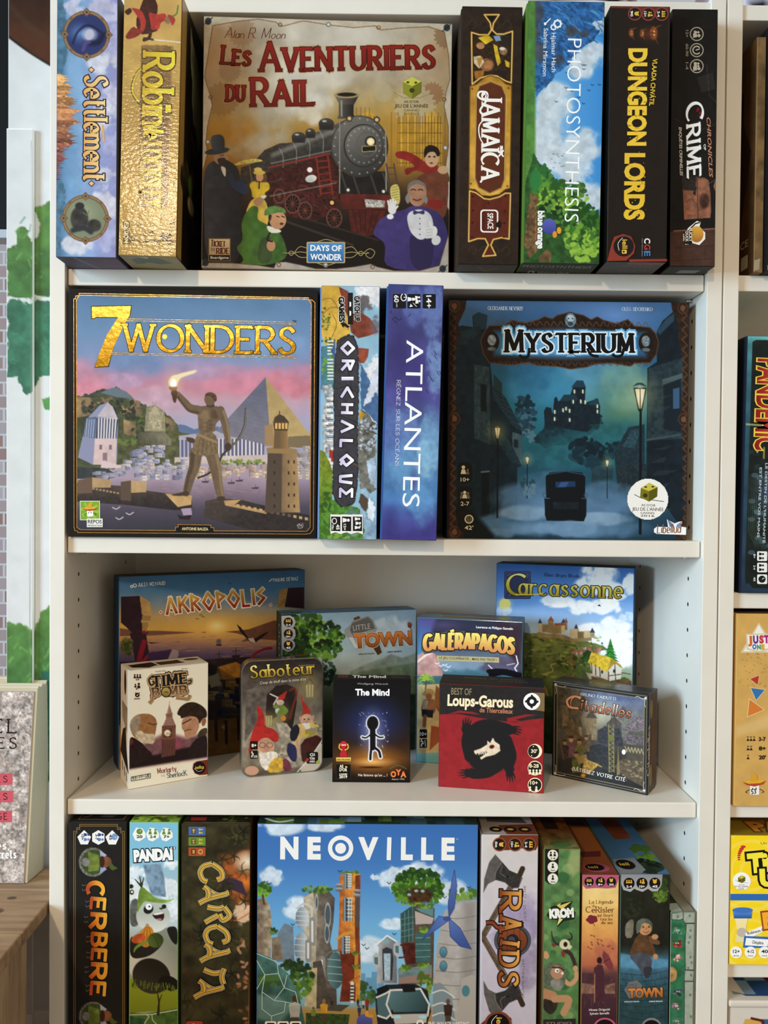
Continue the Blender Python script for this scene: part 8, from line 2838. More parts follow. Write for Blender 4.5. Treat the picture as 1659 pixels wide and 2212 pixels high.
a.curve([(325,720),(380,690),(430,720),(430,800)],14,'#c4c0b8')
for x,y,h in ((438,885,100),(505,1150,90),(408,1020,80)):
 a.line([(x,y - h + 20),(x,y + h - 20)],44,'#8c8880')
 a.line([(x - 2,y - h + 30),(x - 2,y + h - 30)],14,'#dcdad4')
a.ell(600,1160,60,130,'#5c7c7c',grad=('#33484a',(560,0),(660,0)))
for k in range(4):
 a.line([(545,1080 + 50 * k),(655,1090 + 50 * k)],5,'#b4c4c0',a=.8)
a.curve([(530,1060),(560,1030),(630,1020),(650,1050)],16,'#6c665e')
a.poly([(440,1100),(500,1090),(540,1280),(600,1300),(610,1430),(450,1430)],'#4c443c',tex=.3)
a.poly([(405,1150),(470,1140),(465,1430),(380,1410)],'#b4a47c',tex=.2)
# orange tower
a.poly([(630,490),(700,460),(775,480),(770,900),(778,1150),(770,1380),(640,1380),(660,1150),(615,1000),(625,820)],'#b4642c',tex=.3,ts=30,grad=('#d08a34',(630,0),(760,0)))
a.poly([(740,490),(776,485),(770,900),(778,1150),(745,1150),(735,800)],'#7a3c24',tex=.3)
a.poly([(630,1020),(740,1040),(740,1380),(630,1380),(650,1200)],'#6a2c1c',tex=.3)
a.leaves(700,465,70,12,['#4c7030','#6a8c3c'],26,10,8)
for x,y,w,h in ((690,530,30,52),(690,730,36,80),(675,980,34,58)):
 a.poly([(x - w,y - h),(x + w * .7,y - h),(x + w * .8,y + h),(x - w,y + h)],'#2c3434')
 for k in range(6):
  a.line([(x - w * .2,y - h + h * .33 * k),(x + w * .8,y - h + h * .33 * k)],5,'#e4e0d4')
 for k in range(3):
  a.line([(x + w * (.0 + .3 * k),y - h),(x + w * (.0 + .3 * k),y + h)],5,'#e4e0d4')
 a.line([(x - w * .7,y - h),(x - w * .7,y + h)],16,'#7c8c94')
for x,y in ((625,560),(625,588),(752,600),(752,632)):
 a.ell(x,y,28,14,'#55565a',grad=('#a8a8a8',(x,y + 10),(x,y - 10)))
a.line([(755,660),(753,840)],22,'#4c4a4a')
a.curve([(612,940),(660,905),(720,890)],16,'#d0903c')
a.line([(748,1040),(745,1240)],26,'#c07c2c')
for y in (1040,1130):
 a.leaves(748,y,30,14,['#6a8434','#4c6428'],14,10,y)
a.line([(700,1245),(770,1200)],14,'#b46a30')
a.line([(718,1250),(716,1380)],26,'#d8d4c8')
for k in range(5):
 a.line([(708,1270 + 24 * k),(726,1270 + 24 * k)],12,'#3c3430')
# white waterfall house
a.poly([(890,975),(965,910),(1040,960),(1030,990),(1035,1250),(890,1250),(905,1000)],'#a8a8a8',tex=.12,grad=('#6c6c70',(900,0),(1040,0)))
a.line([(890,978),(965,914),(1042,964)],10,'#e8e8e4')
a.poly([(930,1010),(960,995),(1000,1010),(1010,1080),(1000,1230),(935,1230)],'#33383c')
a.poly([(940,1040),(990,1040),(985,1230),(945,1230)],'#a8bcc8',tex=.2,ts=10)
a.ell(962,955,16,16,'#7ca4ac')
for x,y,h in ((888,1090,60),(1035,1010,60)):
 a.poly([(x - 26,y - h * .5),(x,y - h),(x + 26,y - h * .4),(x + 24,y + h * .6),(x,y + h),(x - 24,y + h * .5)],'#b4b4b4')
 a.poly([(x - 14,y - h * .4),(x + 12,y - h * .4),(x + 12,y + h * .5),(x - 12,y + h * .4)],'#4c7078')
# tree tower
a.poly([(1060,760),(1165,690),(1300,720),(1290,1250),(1040,1260),(1100,1150),(1060,960)],'#54463c',tex=.3)
a.poly([(1058,760),(1158,690),(1150,950),(1060,960)],'#33504c',tex=.15)
for k in range(4):
 a.line([(1060 + 28 * k,770 - 18 * k),(1062 + 28 * k,955)],4,'#6c8884')
 a.line([(1060,800 + 42 * k),(1152,780 + 42 * k)],4,'#6c8884')
a.poly([(1160,740),(1295,790),(1280,830),(1165,835)],'#b4a49c')
a.poly([(1165,720),(1290,720),(1290,780),(1200,745)],'#5c8484')
a.poly([(1165,895),(1270,890),(1270,1100),(1168,1100)],'#3c605c',tex=.1)
for k in range(4):
 a.line([(1165,930 + 45 * k),(1270,928 + 45 * k)],4,'#84a09c')
a.poly([(1070,970),(1160,965),(1165,1110),(1100,1120)],'#4a2018',tex=.3)
a.curve([(1060,980),(1100,1000),(1090,1060),(1050,1070)],12,'#5c281c')
a.poly([(1040,1150),(1280,1120),(1280,1190),(1045,1240)],'#6c8484',tex=.2)
a.poly([(1045,1215),(1280,1170),(1280,1240),(1045,1255)],'#94786c')
for x,y,rx in ((1120,690,60),(1240,705,60),(1225,870,36),(1220,1125,40),(1090,1145,40)):
 a.leaves(x,y,rx,20,['#7c9c3c','#4c6a28'],30,12,x)
for k in range(6):
 a.line([(1180,690),(1090 + 36 * k,600 - 20 * abs(k - 2.5))],22,'#5a2c1c',w2=10)
a.leaves(1180,560,175,120,['#84ac3c','#5f8c2c','#3c641e','#22401a'],330,20,9)
a.leaves(1070,620,60,60,['#5f8a2c','#3a5a20'],60,16,10)
a.leaves(1300,620,56,60,['#4c7426','#2c4a1c'],60,16,11)
a.poly([(1100,610),(1150,570),(1250,580),(1290,630),(1260,680),(1120,680)],'#3c1c14',tex=.5,ts=16,a=.85,soft=12)
for x,y in ((1170,598),(1120,625),(1215,600)):
 a.ell(x,y,14,10,'#8ab0b4')
# ship-like white tower
a.leaves(1500,620,110,40,['#7c9c3c','#4c6a2c'],60,18,12)
a.poly([(1370,740),(1480,670),(1600,660),(1590,1540),(1280,1540),(1290,1240),(1320,960)],'#a8a098',tex=.08,grad=('#b8b4b0',(1300,0),(1590,0)))
a.poly([(1500,670),(1600,660),(1590,1540),(1480,1540)],'#7c746c',a=.6,soft=40)
for k in range(7):
 y = 780 + 95 * k
 a.curve([(1355 - 11 * k,y),(1460,y + 14),(1595,y - 6)],4,'#6c655c')
for y in (1030,1130,1305):
 x = 1362 if y < 1200 else 1520
 a.ell(x,y,28,40,'#5c605c')
 a.ell(x,y,22,34,'#5c94a8',grad=('#3c6c80',(x,y - 30),(x,y + 30)))
a.poly([(1290,1260),(1340,1245),(1420,1330),(1450,1540),(1285,1540)],'#7c8c90')
for y in (1300,1390,1460):
 a.curve([(1285,y + 20),(1360,y),(1440,y + 50)],10,'#d4d0c8')
a.poly([(1490,1220),(1560,1190),(1590,1200),(1590,1540),(1460,1540)],'#aca49a')
a.ell(1520,1305,28,40,'#4c7c84')
BL = '#5c74b0'
for pts in ([(1440,450),(1458,560),(1440,720),(1400,790),(1395,680),(1420,540)],[(1400,790),(1480,860),(1560,1010),(1480,990),(1410,920)],[(1385,790),(1330,775),(1250,890),(1208,948),(1300,880),(1390,815)]):
 a.poly(pts,BL,grad=('#3c508c',pts[0],pts[3]))
 a.line(pts + pts[:1],4,'#2c3c6c')
a.ell(1388,795,28,18,'#3c508c')
# dome, shrubs, bus, people
a.leaves(310,1220,130,140,['#6a8c34','#4c6c28','#2f481e','#22341a'],200,20,13)
a.leaves(1220,1260,60,90,['#7c9438','#4c6426'],80,16,14)
a.poly([(45,1030),(140,1070),(260,1180),(340,1320),(385,1540),(385,1840),(45,1840)],'#4c746c',tex=.3,ts=50,grad=('#2c4a40',(250,1150),(60,1450)))
a.leaves(120,1250,90,60,['#33502c','#4a6a34'],30,22,15)
a.poly([(45,1330),(200,1340),(300,1420),(200,1540),(45,1500)],'#7c9c98',a=.6,soft=20)
HX = [(48,1090),(105,1190),(48,1290)],[(105,1190),(200,1180),(240,1280),(170,1370),(85,1310),(105,1190)],[(170,1370),(250,1380),(240,1450),(150,1480),(85,1430),(85,1310)],[(200,1180),(190,1100),(48,1040)],[(240,1280),(320,1310),(340,1400),(250,1380)],[(240,1280),(260,1190)],[(150,1480),(160,1600)]
for h_ in HX:
 a.vline(list(h_),5,'#b4ccc0')
a.poly([(390,1460),(700,1470),(690,1540),(600,1840),(390,1840)],'#33461f',tex=.4,ts=16)
a.poly([(620,1400),(700,1405),(640,1450),(480,1440)],'#4c4438')
a.poly([(880,1330),(960,1260),(1160,1255),(1250,1300),(1275,1450),(1240,1560),(900,1560),(885,1450)],'#20242a')
a.poly([(890,1350),(960,1320),(1000,1430),(960,1500),(900,1480)],'#4c686c')
a.poly([(980,1300),(1200,1290),(1255,1400),(1235,1450),(1010,1455),(975,1380)],'#5c7c80',grad=('#2c4448',(980,1300),(1240,1450)))
for p in ([(890,1350),(960,1320),(985,1300),(1200,1290),(1262,1400),(1250,1480),(1000,1490),(960,1400)],[(960,1400),(985,1300)],[(900,1480),(960,1500),(990,1470)]):
 a.line(p,13,'#d8d6d0')
a.poly([(890,1290),(960,1260),(980,1300),(900,1340)],'#15171a')
a.poly([(1060,1255),(1160,1262),(1165,1310),(1080,1315)],'#15171a')
a.poly([(1000,1470),(1250,1465),(1240,1530),(1020,1540)],'#b8b4ac')
for x in (1035,1215):
 a.ell(x,1488,28,12,'#a8d8e4')
for x,y,s,c1,c2 in ((312,1440,2.1,'#a8a498','#4c3424'),(518,1430,1.4,'#c08c2c','#8a6448'),(443,1460,.9,'#6c7c34','#6a4a34'),(1395,1440,1.6,'#3a2420','#6a4634'),(822,1390,.8,'#8c2c24','#6a4a34'),(797,1390,.6,'#c0b8a8','#5a4030'),(768,1440,.7,'#2c3450','#7a5a40'),(758,1382,.5,'#332c28','#5a4030'),(575,1390,.6,'#332c28','#5a4030')):
 a.ell(x,y - 38 * s,9 * s,12 * s,c2)
 a.poly([(x - 20 * s,y - 20 * s),(x,y - 28 * s),(x + 20 * s,y - 20 * s),(x + 15 * s,y + 26 * s),(x - 15 * s,y + 26 * s)],c1,tex=.15)
 a.poly([(x - 13 * s,y + 24 * s),(x + 13 * s,y + 24 * s),(x + 11 * s,y + 66 * s),(x - 11 * s,y + 66 * s)],'#4a3c30')
for x,y in ((108,536),(130,548),(630,462),(978,546),(1370,645),(1540,575),(1015,905),(298,838),(797,982),(822,1006)):
 a.line([(x - 12,y - 8),(x,y + 4),(x + 14,y - 8)],5,'#1c2830')
WT = '#f4f2ee'
for t_,x0,x1 in (('N',212,340),('E',403,497),('V',760,902),('I',960,990),('L',1060,1144),('L',1202,1288),('E',1345,1438)):
 a.text(t_,(x0,367 + (x0 - 212) * .006),(x1,368 + (x0 - 212) * .006),148,WT,.055)
a.vline(_e(637,299,74,74,0,360,40),30,WT)
a.vell(637,300,38,38,WT)
a.text('TM',(1448,240),(1462,240),8,WT)
a.vell(805,1520,55,55,('#5a5ea0','#383c78'))
a.vell(822,1462,14,22,'#d8943c')
a.vell(848,1478,22,13,'#d08c34')
a.text('PHIL WALKER-HARDING',(1255,1550),(1540,1552),34,'#f0ece4',.02)
a.vline(_e(1195,1530,20,20,0,360),12,'#f0ece4')
for k in range(3):
 a.vrect(105 + 88 * k,1515,185 + 88 * k,1590,'#f0ece4',12)
 a.vrect(118 + 88 * k,1526,174 + 88 * k,1582,'#1c1814',8)
a.done()
a = B.art('top',[(0,0),(264,0),(264,64),(0,64)],scale=.7)
a.fill('#1f2c24',tex=.4,ts=20)
a.buildings(0,264,20,50,30,26,20,['#4c6c80','#33484a','#2c3c2c','#7c9cb0','#5c7a34'],3,None)
a.curve([(8,50),(24,60),(40,54)],4,'#c4d0d8')
a.done()
B.done()

B = Box('white game box with two axes, round wooden shield and orange title, lowest shelf',4,(0.4988,0.0,Z4),0.0683,0.2815,0.262,body='#d4cec6',split='right',lid=.985,base='#c4bec0',faces={'top': '#4c4a48','left': '#c8c4d0'})
a = B.art('front',[(95,291),(670,294),(643,2642),(70,2640)],scale=4.6857)
a.fill('#d4ccc6',grad=('#c4bcc8',(200,300),(600,1600)),tex=.03)
a.cloud(500,1150,260,330,'#9c8cac',.85,seed=4,soft=.4,thr=.3)
a.cloud(560,1600,160,330,'#94849c',.8,seed=6,soft=.4,thr=.3)
a.cloud(280,1350,160,220,'#b0a4bc',.8,seed=8,soft=.4)
for sy,oy in ((1,0),(-1,2650)):
 Y = lambda y: oy + sy * y
 a.line([(400,Y(800)),(90,Y(1330))],62,'#5c4a3a',tex=.3)
 a.line([(410,Y(820)),(130,Y(1290))],12,'#84705c',a=.6)
 a.poly([(225,Y(488)),(300,Y(570)),(370,Y(650)),(440,Y(680)),(480,Y(690)),(512,Y(730)),(470,Y(830)),(400,Y(835)),(350,Y(800)),(320,Y(765)),(230,Y(750)),(150,Y(790)),(100,Y(880)),(108,Y(740)),(160,Y(570))],'#5c5854',tex=.15,ts=30)
 a.poly([(300,Y(570)),(370,Y(650)),(440,Y(680)),(500,Y(700)),(470,Y(830)),(400,Y(830)),(340,Y(780)),(220,Y(745)),(240,Y(640))],'#34312f',tex=.4,ts=12)
 a.curve([(290,Y(580)),(235,Y(660)),(220,Y(740))],7,'#7c7872')
 a.curve([(300,Y(600)),(280,Y(680)),(340,Y(720))],5,'#7c7872')
 a.ell(352,Y(715),13,13,'#1c1a1a')
 a.line([(480,Y(700)),(510,Y(635))],56,'#3a2c22')
a.vell(405,1365,190,170,'#4a4c50')
a.vell(405,1365,160,146,'#2c2a2a')
a.vell(405,1365,146,134,('#8a4628','#6a3420'))
for x in (290,350,420,480):
 a.vline([(x,1250),(x,1480)],4,'#3c2016')
a.vell(405,1365,66,66,'#242022')
a.vell(395,1360,36,36,'#4c4448')
OR = ('#e0a04c','#c07830','#8a4420')
for t_,x,y0,y1,h in (('R',285,885,1050,200),('A',285,1135,1250,200),('I',290,1365,1395,180),('D',278,1490,1615,185),('S',270,1690,1815,190)):
 for g,c in ((13,'#2a1a14'),(0,OR)):
  a.stroke(t_,(x,y0),(x - 4,y1),h,c,.2,.12,.09,grow=g,gap=.12,nib=10)
  if t_ == 'A':
   a.vline(_sp((330,1240),(250,1230),(200,1185),(130,1185)),34 + g * 2 - 8,c if g else '#8a3c20')
a.stroke('BRETT J. GILBERT',(516,816),(520,1165),22,'#7c7080',.14,.1,gap=.2)
a.stroke('MATTHEW DUNSTAN',(502,1555),(500,1950),22,'#6c5c64',.14,.1,gap=.2)
a.text('TM',(462,1830),(462,1856),14,'#7c7080')
a.vpoly([(220,390),(280,296),(668,296),(668,400),(640,450),(560,450),(500,430),(360,450),(270,450)],'#6e3420')
for y_,k,t_ in ((270,'clock','60min'),(430,'age','10+'),(575,'players','2-4')):
 round_icon(a,y_,392,58,k,t_,'#8a4a2c','#1f1814','#e8b44a')
a.vpoly([(75,2210),(190,2110),(300,2090),(390,2150),(400,2400),(75,2500)],'#6a3020')
iello(a,255,2220,118,'#7c4028')
a.done()
a = B.art('top',[(0,0),(67,0),(67,262),(0,262)],scale=.6)
a.fill('#5a5654',tex=.2)
a.poly([(0,205),(67,205),(67,262),(0,262)],'#a49c98')
a.poly([(22,236),(67,232),(67,262),(30,262)],'#6e3420')
for x in (18,36,54):
 a.ell(x,248,8,8,'#1f1814')
 a.ell(x,248,4,3,'#c89a3c')
a.poly([(14,180),(50,190),(60,230),(10,225)],'#2c2a2a',a=.7)
a.done()
B.done()

B = Box('narrow green leafy game box with shaggy caveman holding a skull staff, lowest shelf',4,(0.5735,0.0,Z4),0.0446,0.2648,0.25,body='#5c7848',split='right',lid=.97,base='#6a4c30',faces={'top': '#6a3a20'})
a = B.art('front',[(722,435),(1095,437),(1065,2644),(694,2642)],scale=4.6857)
a.fill('#567a48',tex=.3,ts=70)
for i in range(46):
 rn = random.Random(i + 9)
 x,y,r = rn.uniform(700,1090),rn.uniform(440,2600),rn.uniform(30,80)
 a.ell(x,y,r,r * .9,rn.choice(['#3c6638','#4c7840','#2f5a34','#6a8c50','#84a062']),.75,soft=10)
a.poly([(1000,440),(1095,440),(1090,660),(1010,720),(950,600)],'#a8ac74',a=.7,soft=24)
a.vpoly([(725,440),(868,440),(860,760),(800,800),(760,790),(725,760)],'#201c18')
for y,t_ in ((502,'2-8'),(622,'7ans+'),(740,'40min')):
 a.vell(806,y,54,54,'#ecead8')
 for k in ((-1,1) if y < 560 else (0,)):
  icon_person(a,806 + 20 * k,y - 8,20,'#2c2824')
 a.text(t_,(782,y + 40),(832,y + 40),16,'#2c2824',.03)
a.vpoly([(740,1110),(790,1020),(850,1010),(900,980),(1010,965),(985,1030),(1040,1080),(1030,1150),(920,1170),(850,1230),(855,1160),(770,1150)],'#1f2a1a')
a.vpoly([(845,1010),(890,985),(880,1010),(1000,970),(900,1050),(870,1030)],'#dcc45c')
a.vpoly([(870,1140),(910,1150),(850,1215)],'#e8d884')
a.text('KROM',(770,1136),(1025,1122),86,'#f4f2e8',.08)
a.round = 1
ST = '#3a2c28'
a.curve([(880,1400),(840,1400),(800,1340),(790,1270)],30,ST,w2=10)
a.curve([(960,1360),(1000,1350),(1005,1310),(980,1285)],26,ST,w2=10)
a.curve([(930,1470),(990,1500),(1030,1580),(1045,1640)],40,ST)
a.ell(930,1405,56,52,'#d4cca4')
a.ell(938,1405,22,26,'#1c1612')
a.poly([(960,1420),(1000,1410),(1010,1440),(970,1465)],'#d4cca4')
a.poly([(900,1460),(940,1490),(920,1550),(890,1500)],'#7c3428')
a.poly([(800,1390),(840,1400),(820,1440),(785,1410)],'#7c3428')
a.curve([(900,1740),(980,1810),(1050,1760),(1055,1700)],46,'#c8946c')
a.ell(1045,1650,26,30,'#c8946c')
a.poly([(700,1620),(800,1590),(900,1600),(950,1680),(940,1800),(860,1880),(760,1860),(700,1840)],'#5c6450',tex=.3,ts=20,wob=10)
a.ell(850,1690,70,70,'#b48464')
a.ell(848,1672,24,22,'#f0ece0')
a.ell(852,1674,9,9,'#1c1612')
a.ell(905,1700,14,12,'#f0ece0')
a.line([(800,1640),(880,1640),(920,1670)],16,'#2c2c24')
a.ell(840,1780,36,18,'#8a3a34')
a.poly([(770,1760),(900,1760),(920,1830),(860,1890),(790,1850)],'#8c8a80',a=.8,wob=10,tex=.3)
a.poly([(695,1850),(770,1870),(840,1890),(860,1960),(780,2000),(695,1960)],'#b4805c')
a.poly([(695,1950),(800,1980),(860,1940),(850,2060),(780,2130),(695,2060)],'#332a24',tex=.3)
a.curve([(820,1960),(960,1960),(965,2010),(920,2100)],74,'#b88a64')
a.poly([(700,1480),(740,1470),(770,1530),(740,1560),(705,1540)],'#c8946c')
a.round = 0
a.vpoly([(705,2165),(1040,2155),(1040,2640),(700,2640)],'#2c2824')
a.text('STUDIO',(735,2215),(1000,2212),26,'#7c7468',.02)
a.done()
a = B.art('top',[(0,0),(43,0),(43,250),(0,250)],scale=.5)
a.fill('#6a3a1c',tex=.4,ts=10,grad=('#7c7c4c',(0,190),(0,250)))
a.poly([(10,150),(30,150),(30,195),(12,195)],'#241a14')
a.ell(22,238,14,9,'#4c6a3c')
a.done()
B.done()

B = Box('narrow yellow and orange game box with dark figure under a parasol, lowest shelf',4,(0.6205,0.0,Z4),0.0443,0.2332,0.25,body='#b8803c',split='none',faces={'top': '#8a5030','right': '#a8905c','left': '#5a3c28'})
a = B.art('front',[(88,702),(458,704),(430,2646),(56,2645)],scale=4.6857)
a.vgrad((700,'#e8d08a'),(950,'#ecc87c'),(1200,'#e4a85a'),(1400,'#d08850'),(1600,'#b8684a'),(1700,'#5c3a3a'),(1900,'#4a2c34'),(2650,'#2c1a24'),tex=.08,wob=14)
a.cloud(330,1480,160,160,'#b0624c',.7,seed=4,soft=.4)
a.poly([(75,1690),(220,1690),(420,1730),(420,1800),(75,1800)],'#4c2f34',tex=.3)
a.poly([(70,1790),(300,1820),(420,1790),(420,1900),(70,1900)],'#7c5c4c',tex=.4,ts=30)
a.scatter(60,430,1850,2040,70,lambda X,Y,r: a.line([(X,Y),(X + r.uniform(-20,20),Y - 50)],4,r.choice(['#5c3c3c','#38222c','#7c5a4c']),a=.6),5)
a.poly([(300,1462),(350,1500),(400,1600),(400,1660),(370,1670),(310,1600),(285,1510)],'#7c3a3c',tex=.1)
a.line([(200,1640),(300,1580),(370,1540)],6,'#3a2020')
a.ell(258,1560,28,34,'#2c161c')
a.poly([(200,1645),(240,1600),(290,1610),(310,1700),(310,1860),(330,1980),(200,1990),(210,1800)],'#4a2832',tex=.12)
a.line([(208,1700),(205,1985)],10,'#c88c64',a=.7)
for i in range(14):
 rn = random.Random(i)
 a.ell(rn.uniform(100,410),rn.uniform(1290,1450),12,5,'#6a2c24',rot=rn.uniform(0,60))
TC = '#5c2c20'
for t_,x0,x1,y,h in (('La Légende',158,396,990,36),('du',188,218,1024,24),('CeRisier',124,404,1078,56),('qui fleurit',236,396,1120,28),('tous les',266,388,1158,28),('dix ans',276,390,1194,28)):
 a.stroke(t_,(x0,y),(x1,y),h,TC,.15,.08,.06,gap=.16)
for t in (20,100,170,250,320):
 a.vell(182 + 30 * math.cos(math.radians(t)),1148 + 24 * math.sin(math.radians(t)),30,22,'#7a2834')
a.vline([(185,1165),(212,1216)],5,TC)
a.vpoly([(90,704),(458,704),(440,780),(420,830),(330,838),(230,832),(120,840),(90,800)],'#b85a78')
for x,k,t_ in ((155,'players','2-4'),(268,'age','8+'),(378,'clock','20')):
 round_icon(a,x,770,47,k,t_,None,'#17120f','#e8b040',vert=False)
a.text('Hinata Origuchi',(150,2072),(362,2066),24,'#f0e8e0',.01)
a.text('Sylvain Sarrailh',(158,2110),(354,2104),24,'#f0e8e0',.01)
a.vell(310,2250,120,110,'#b85a70')
a.vell(310,2250,100,92,'#17100f')
a.done()
a = B.art('top',[(0,0),(44,0),(44,250),(0,250)],scale=.5)
a.vgrad((0,'#4a2c1c'),(120,'#b06834'),(200,'#9c5a34'),(250,'#7a3a34'),tex=.1)
a.poly([(0,60),(44,60),(44,110),(0,104)],'#2c1a14',soft=6)
a.poly([(8,190),(40,186),(36,202),(12,204)],'#6a2c30')
a.ell(22,232,16,12,'#a85068')
a.ell(20,231,12,9,'#17100f')
a.text('iell',(12,233),(24,233),6,'#d8a83c',.02)
a.done()
B.done()

B = Box('dark blue-green game box with small climber in brown tunic on tiled roof, lowest shelf',4,(0.6668,0.0,Z4),0.0595,0.2345,0.26,body='#33403c',split='none',faces={'top': '#33587c','right': '#20281c','left': '#6a7a6a'})
a = B.art('front',[(486,693),(976,699),(948,2648),(444,2646)],scale=4.6857)
a.vgrad((690,'#2a2c1e'),(900,'#26261c'),(1400,'#1f1f18'),(1480,'#2c3c3c'),(1560,'#4c7c94'),(1700,'#3a5c6c'),(1900,'#2c484e'),(2650,'#24383c'),tex=.2,ts=60)
a.leaves(880,850,80,130,['#6a8430','#4c6828','#33481e','#2c3c1c'],110,22,3)
a.leaves(600,1000,90,160,['#2c3020','#20241a'],40,26,4)
a.poly([(470,1480),(960,1550),(955,1620),(700,1650),(465,1620)],'#5c94b4',a=.8,soft=16,tex=.15)
for k in range(8):
 a.curve([(460,1680 + 62 * k),(700,1700 + 66 * k),(955,1660 + 66 * k)],6,'#1c2c30',a=.8)
 for j in range(5):
  x = 480 + 100 * j + 40 * (k % 2)
  a.line([(x,1690 + 64 * k),(x + 16,1750 + 64 * k)],5,'#1c2c30',a=.7)
a.round = 1
a.poly([(520,1190),(580,1135),(610,1150),(600,1320),(520,1330)],'#7c7464',tex=.2)
a.poly([(560,1480),(640,1290),(740,1270),(820,1420),(830,1500),(700,1500),(560,1500)],'#5c4028',tex=.25)
a.poly([(760,1290),(880,1360),(870,1400),(770,1380)],'#6a4c30')
a.poly([(600,1480),(720,1470),(800,1540),(790,1600),(770,1720),(720,1730),(640,1600),(560,1520)],'#4c5058',tex=.2)
a.poly([(700,1620),(805,1610),(770,1730),(720,1735)],'#33343c')
a.ell(725,1220,72,78,'#c08c60',tex=.1)
a.poly([(630,1220),(640,1160),(700,1125),(770,1140),(805,1190),(790,1260),(780,1190),(700,1170),(670,1260),(640,1290)],'#5c6054',tex=.3)
for x in (705,765):
 a.ell(x,1215,8,10,'#2c1c14')
a.ell(735,1232,14,11,'#b07850')
a.curve([(705,1262),(735,1275),(765,1258)],6,'#6a3a28')
a.ell(825,1315,34,26,'#c08c60')
a.ell(830,1515,26,28,'#c08c60')
a.vpoly([(490,694),(900,700),(890,800),(850,865),(790,865),(755,840),(700,870),(640,850),(620,838),(580,870),(510,850),(488,790)],('#8c8c90','#b4b4b4'))
for x,k,t_ in ((567,'players','2-4'),(695,'age','10+'),(822,'clock','45')):
 round_icon(a,x,785,55,k,t_,None,'#17130f','#e6b040',vert=False)
a.vpoly([(510,1850),(560,1770),(640,1750),(690,1800),(680,1900),(560,1940)],'#6c6c6a')
a.text('LITTLE',(540,1830),(640,1822),36,'#4a4844',0)
a.text('TOWN',(552,1930),(900,1918),92,('#d8884a','#9c5a24'),.06,outline=(.04,'#2a1c14'))
a.text('SHUN & AYA TAGUCHI',(512,1976),(660,1974),12,'#e8e6e0',.03)
a.text('SABRINA MIRAMON',(760,1974),(898,1972),12,'#e8e6e0',.03)
a.vell(785,2250,110,115,'#7c7e80')
iello(a,785,2250,92,None,vert=False)
a.done()
a = B.art('top',[(0,0),(60,0),(60,260),(0,260)],scale=.5)
a.fill('#38618a',grad=('#47749c',(0,60),(0,200)))
a.poly([(20,20),(50,40),(46,90),(24,84),(14,60)],'#33373a',tex=.2)
a.poly([(16,96),(44,92),(46,160),(22,164)],'#7c3c24',tex=.4)
a.leaves(48,205,14,26,['#6a8c2c','#4a6a24'],50,5,3)
a.leaves(40,240,20,18,['#1f2c1c','#2c3c20','#141c12'],50,6,4)
a.poly([(0,222),(30,218),(34,250),(24,260),(0,260)],'#85868a')
a.ell(13,236,12,13,'#16120f')
a.text('iell',(6,238),(18,238),8,'#d8a83c',.02)
a.done()
B.done()

B = Box('small green game box with tiny monster drawings and pale stone edging, lowest shelf',4,(0.7274,0.0,Z4),0.0300,0.1890,0.25,body='#a4ac9c',split='none',faces={'top': '#26321f','left': '#1c2418'})
a = B.art('front',[(980,1076),(1231,1077),(1206,2649),(957,2648)],scale=4.6857)
a.fill('#33704c',tex=.3,ts=60)
for pts in ([(985,1085),(1105,1075),(1110,1140),(1070,1155),(985,1150)],[(1110,1075),(1232,1075),(1228,1185),(1125,1188),(1108,1160)],[(1140,1192),(1228,1190),(1218,1665),(1130,1665),(1126,1400)],[(1122,1668),(1220,1672),(1215,1780),(1118,1780)],[(1120,1785),(1216,1782),(1205,2650),(1115,2650)]):
 a.poly(pts,'#a0a898',tex=.1,ts=30)
 a.line(pts + pts[:1],6,'#22281f')
for x,y in ((1185,1262),(1178,1330),(1165,1385),(1182,1535),(1195,1590),(1160,1645),(1175,1110),(1050,1120),(1190,1720),(1180,1920),(1190,2140)):
 a.ell(x,y,10,12,'#3a4438',ring=5)
for i,(x,y,c) in enumerate(((1045,1260,'#6a8c78'),(1040,1395,'#a83a34'),(1050,1545,'#c88a84'),(1050,1890,'#4a4c58'),(1035,2035,'#a07c84'),(1040,2190,'#5c7c64'))):
 for k in range(9):
  rn = random.Random(i * 20 + k)
  a.ell(x + rn.uniform(-40,40),y + rn.uniform(-32,32),rn.uniform(10,22),rn.uniform(8,18),np.clip(rgb(c) * rn.uniform(.6,1.4),0,1))
 a.ell(x - 8,y - 4,6,6,'#f0ece0')
 a.ell(x + 14,y - 4,6,6,'#f0ece0')
a.ell(985,1710,55,76,'#b48a54',tex=.4)
a.done()
a = B.art('top',[(0,0),(30,0),(30,250),(0,250)],scale=.4)
a.fill('#26321f',tex=.5,ts=10)
a.poly([(14,0),(30,0),(30,250),(16,250)],'#8a8470',tex=.2)
a.poly([(0,232),(15,230),(15,250),(0,250)],'#a0a898')
a.done()
B.done()
# ------------------------------------------------------------------ right-hand bookcase and the tops
B = Box('slim worn brown game box leftmost on the top shelf of the right bookcase',5,(0.8126,-0.004,0.2743),0.0114,0.276,0.27,body='#7a5a34',split='none',faces={'left': '#4a2f1a','top': '#6a4a2c'})
a = B.art('left',[(0,0),(270,0),(270,276),(0,276)],scale=1.4)
a.fill('#4a3018',tex=.3,ts=30)
a.poly([(180,40),(240,50),(240,110),(180,100)],'#1f150e')
a.poly([(230,70),(262,130),(230,230)],'#2c1c10')
a.text('CE',(236,240),(256,240),9,'#b4a488',0)
a.vrect(238,250,256,266,'#a49478',2)
a.done()
a = B.art('front',[(0,0),(12,0),(12,276),(0,276)],scale=.5)
a.fill('#755a38',tex=.3,ts=12)
a.line([(.6,0),(.6,276)],.8,'#b4a080',a=.6)
a.poly([(0,262),(10,260),(8,274),(0,275)],'#b4a890',a=.7,wob=3)
a.done()
B.done()
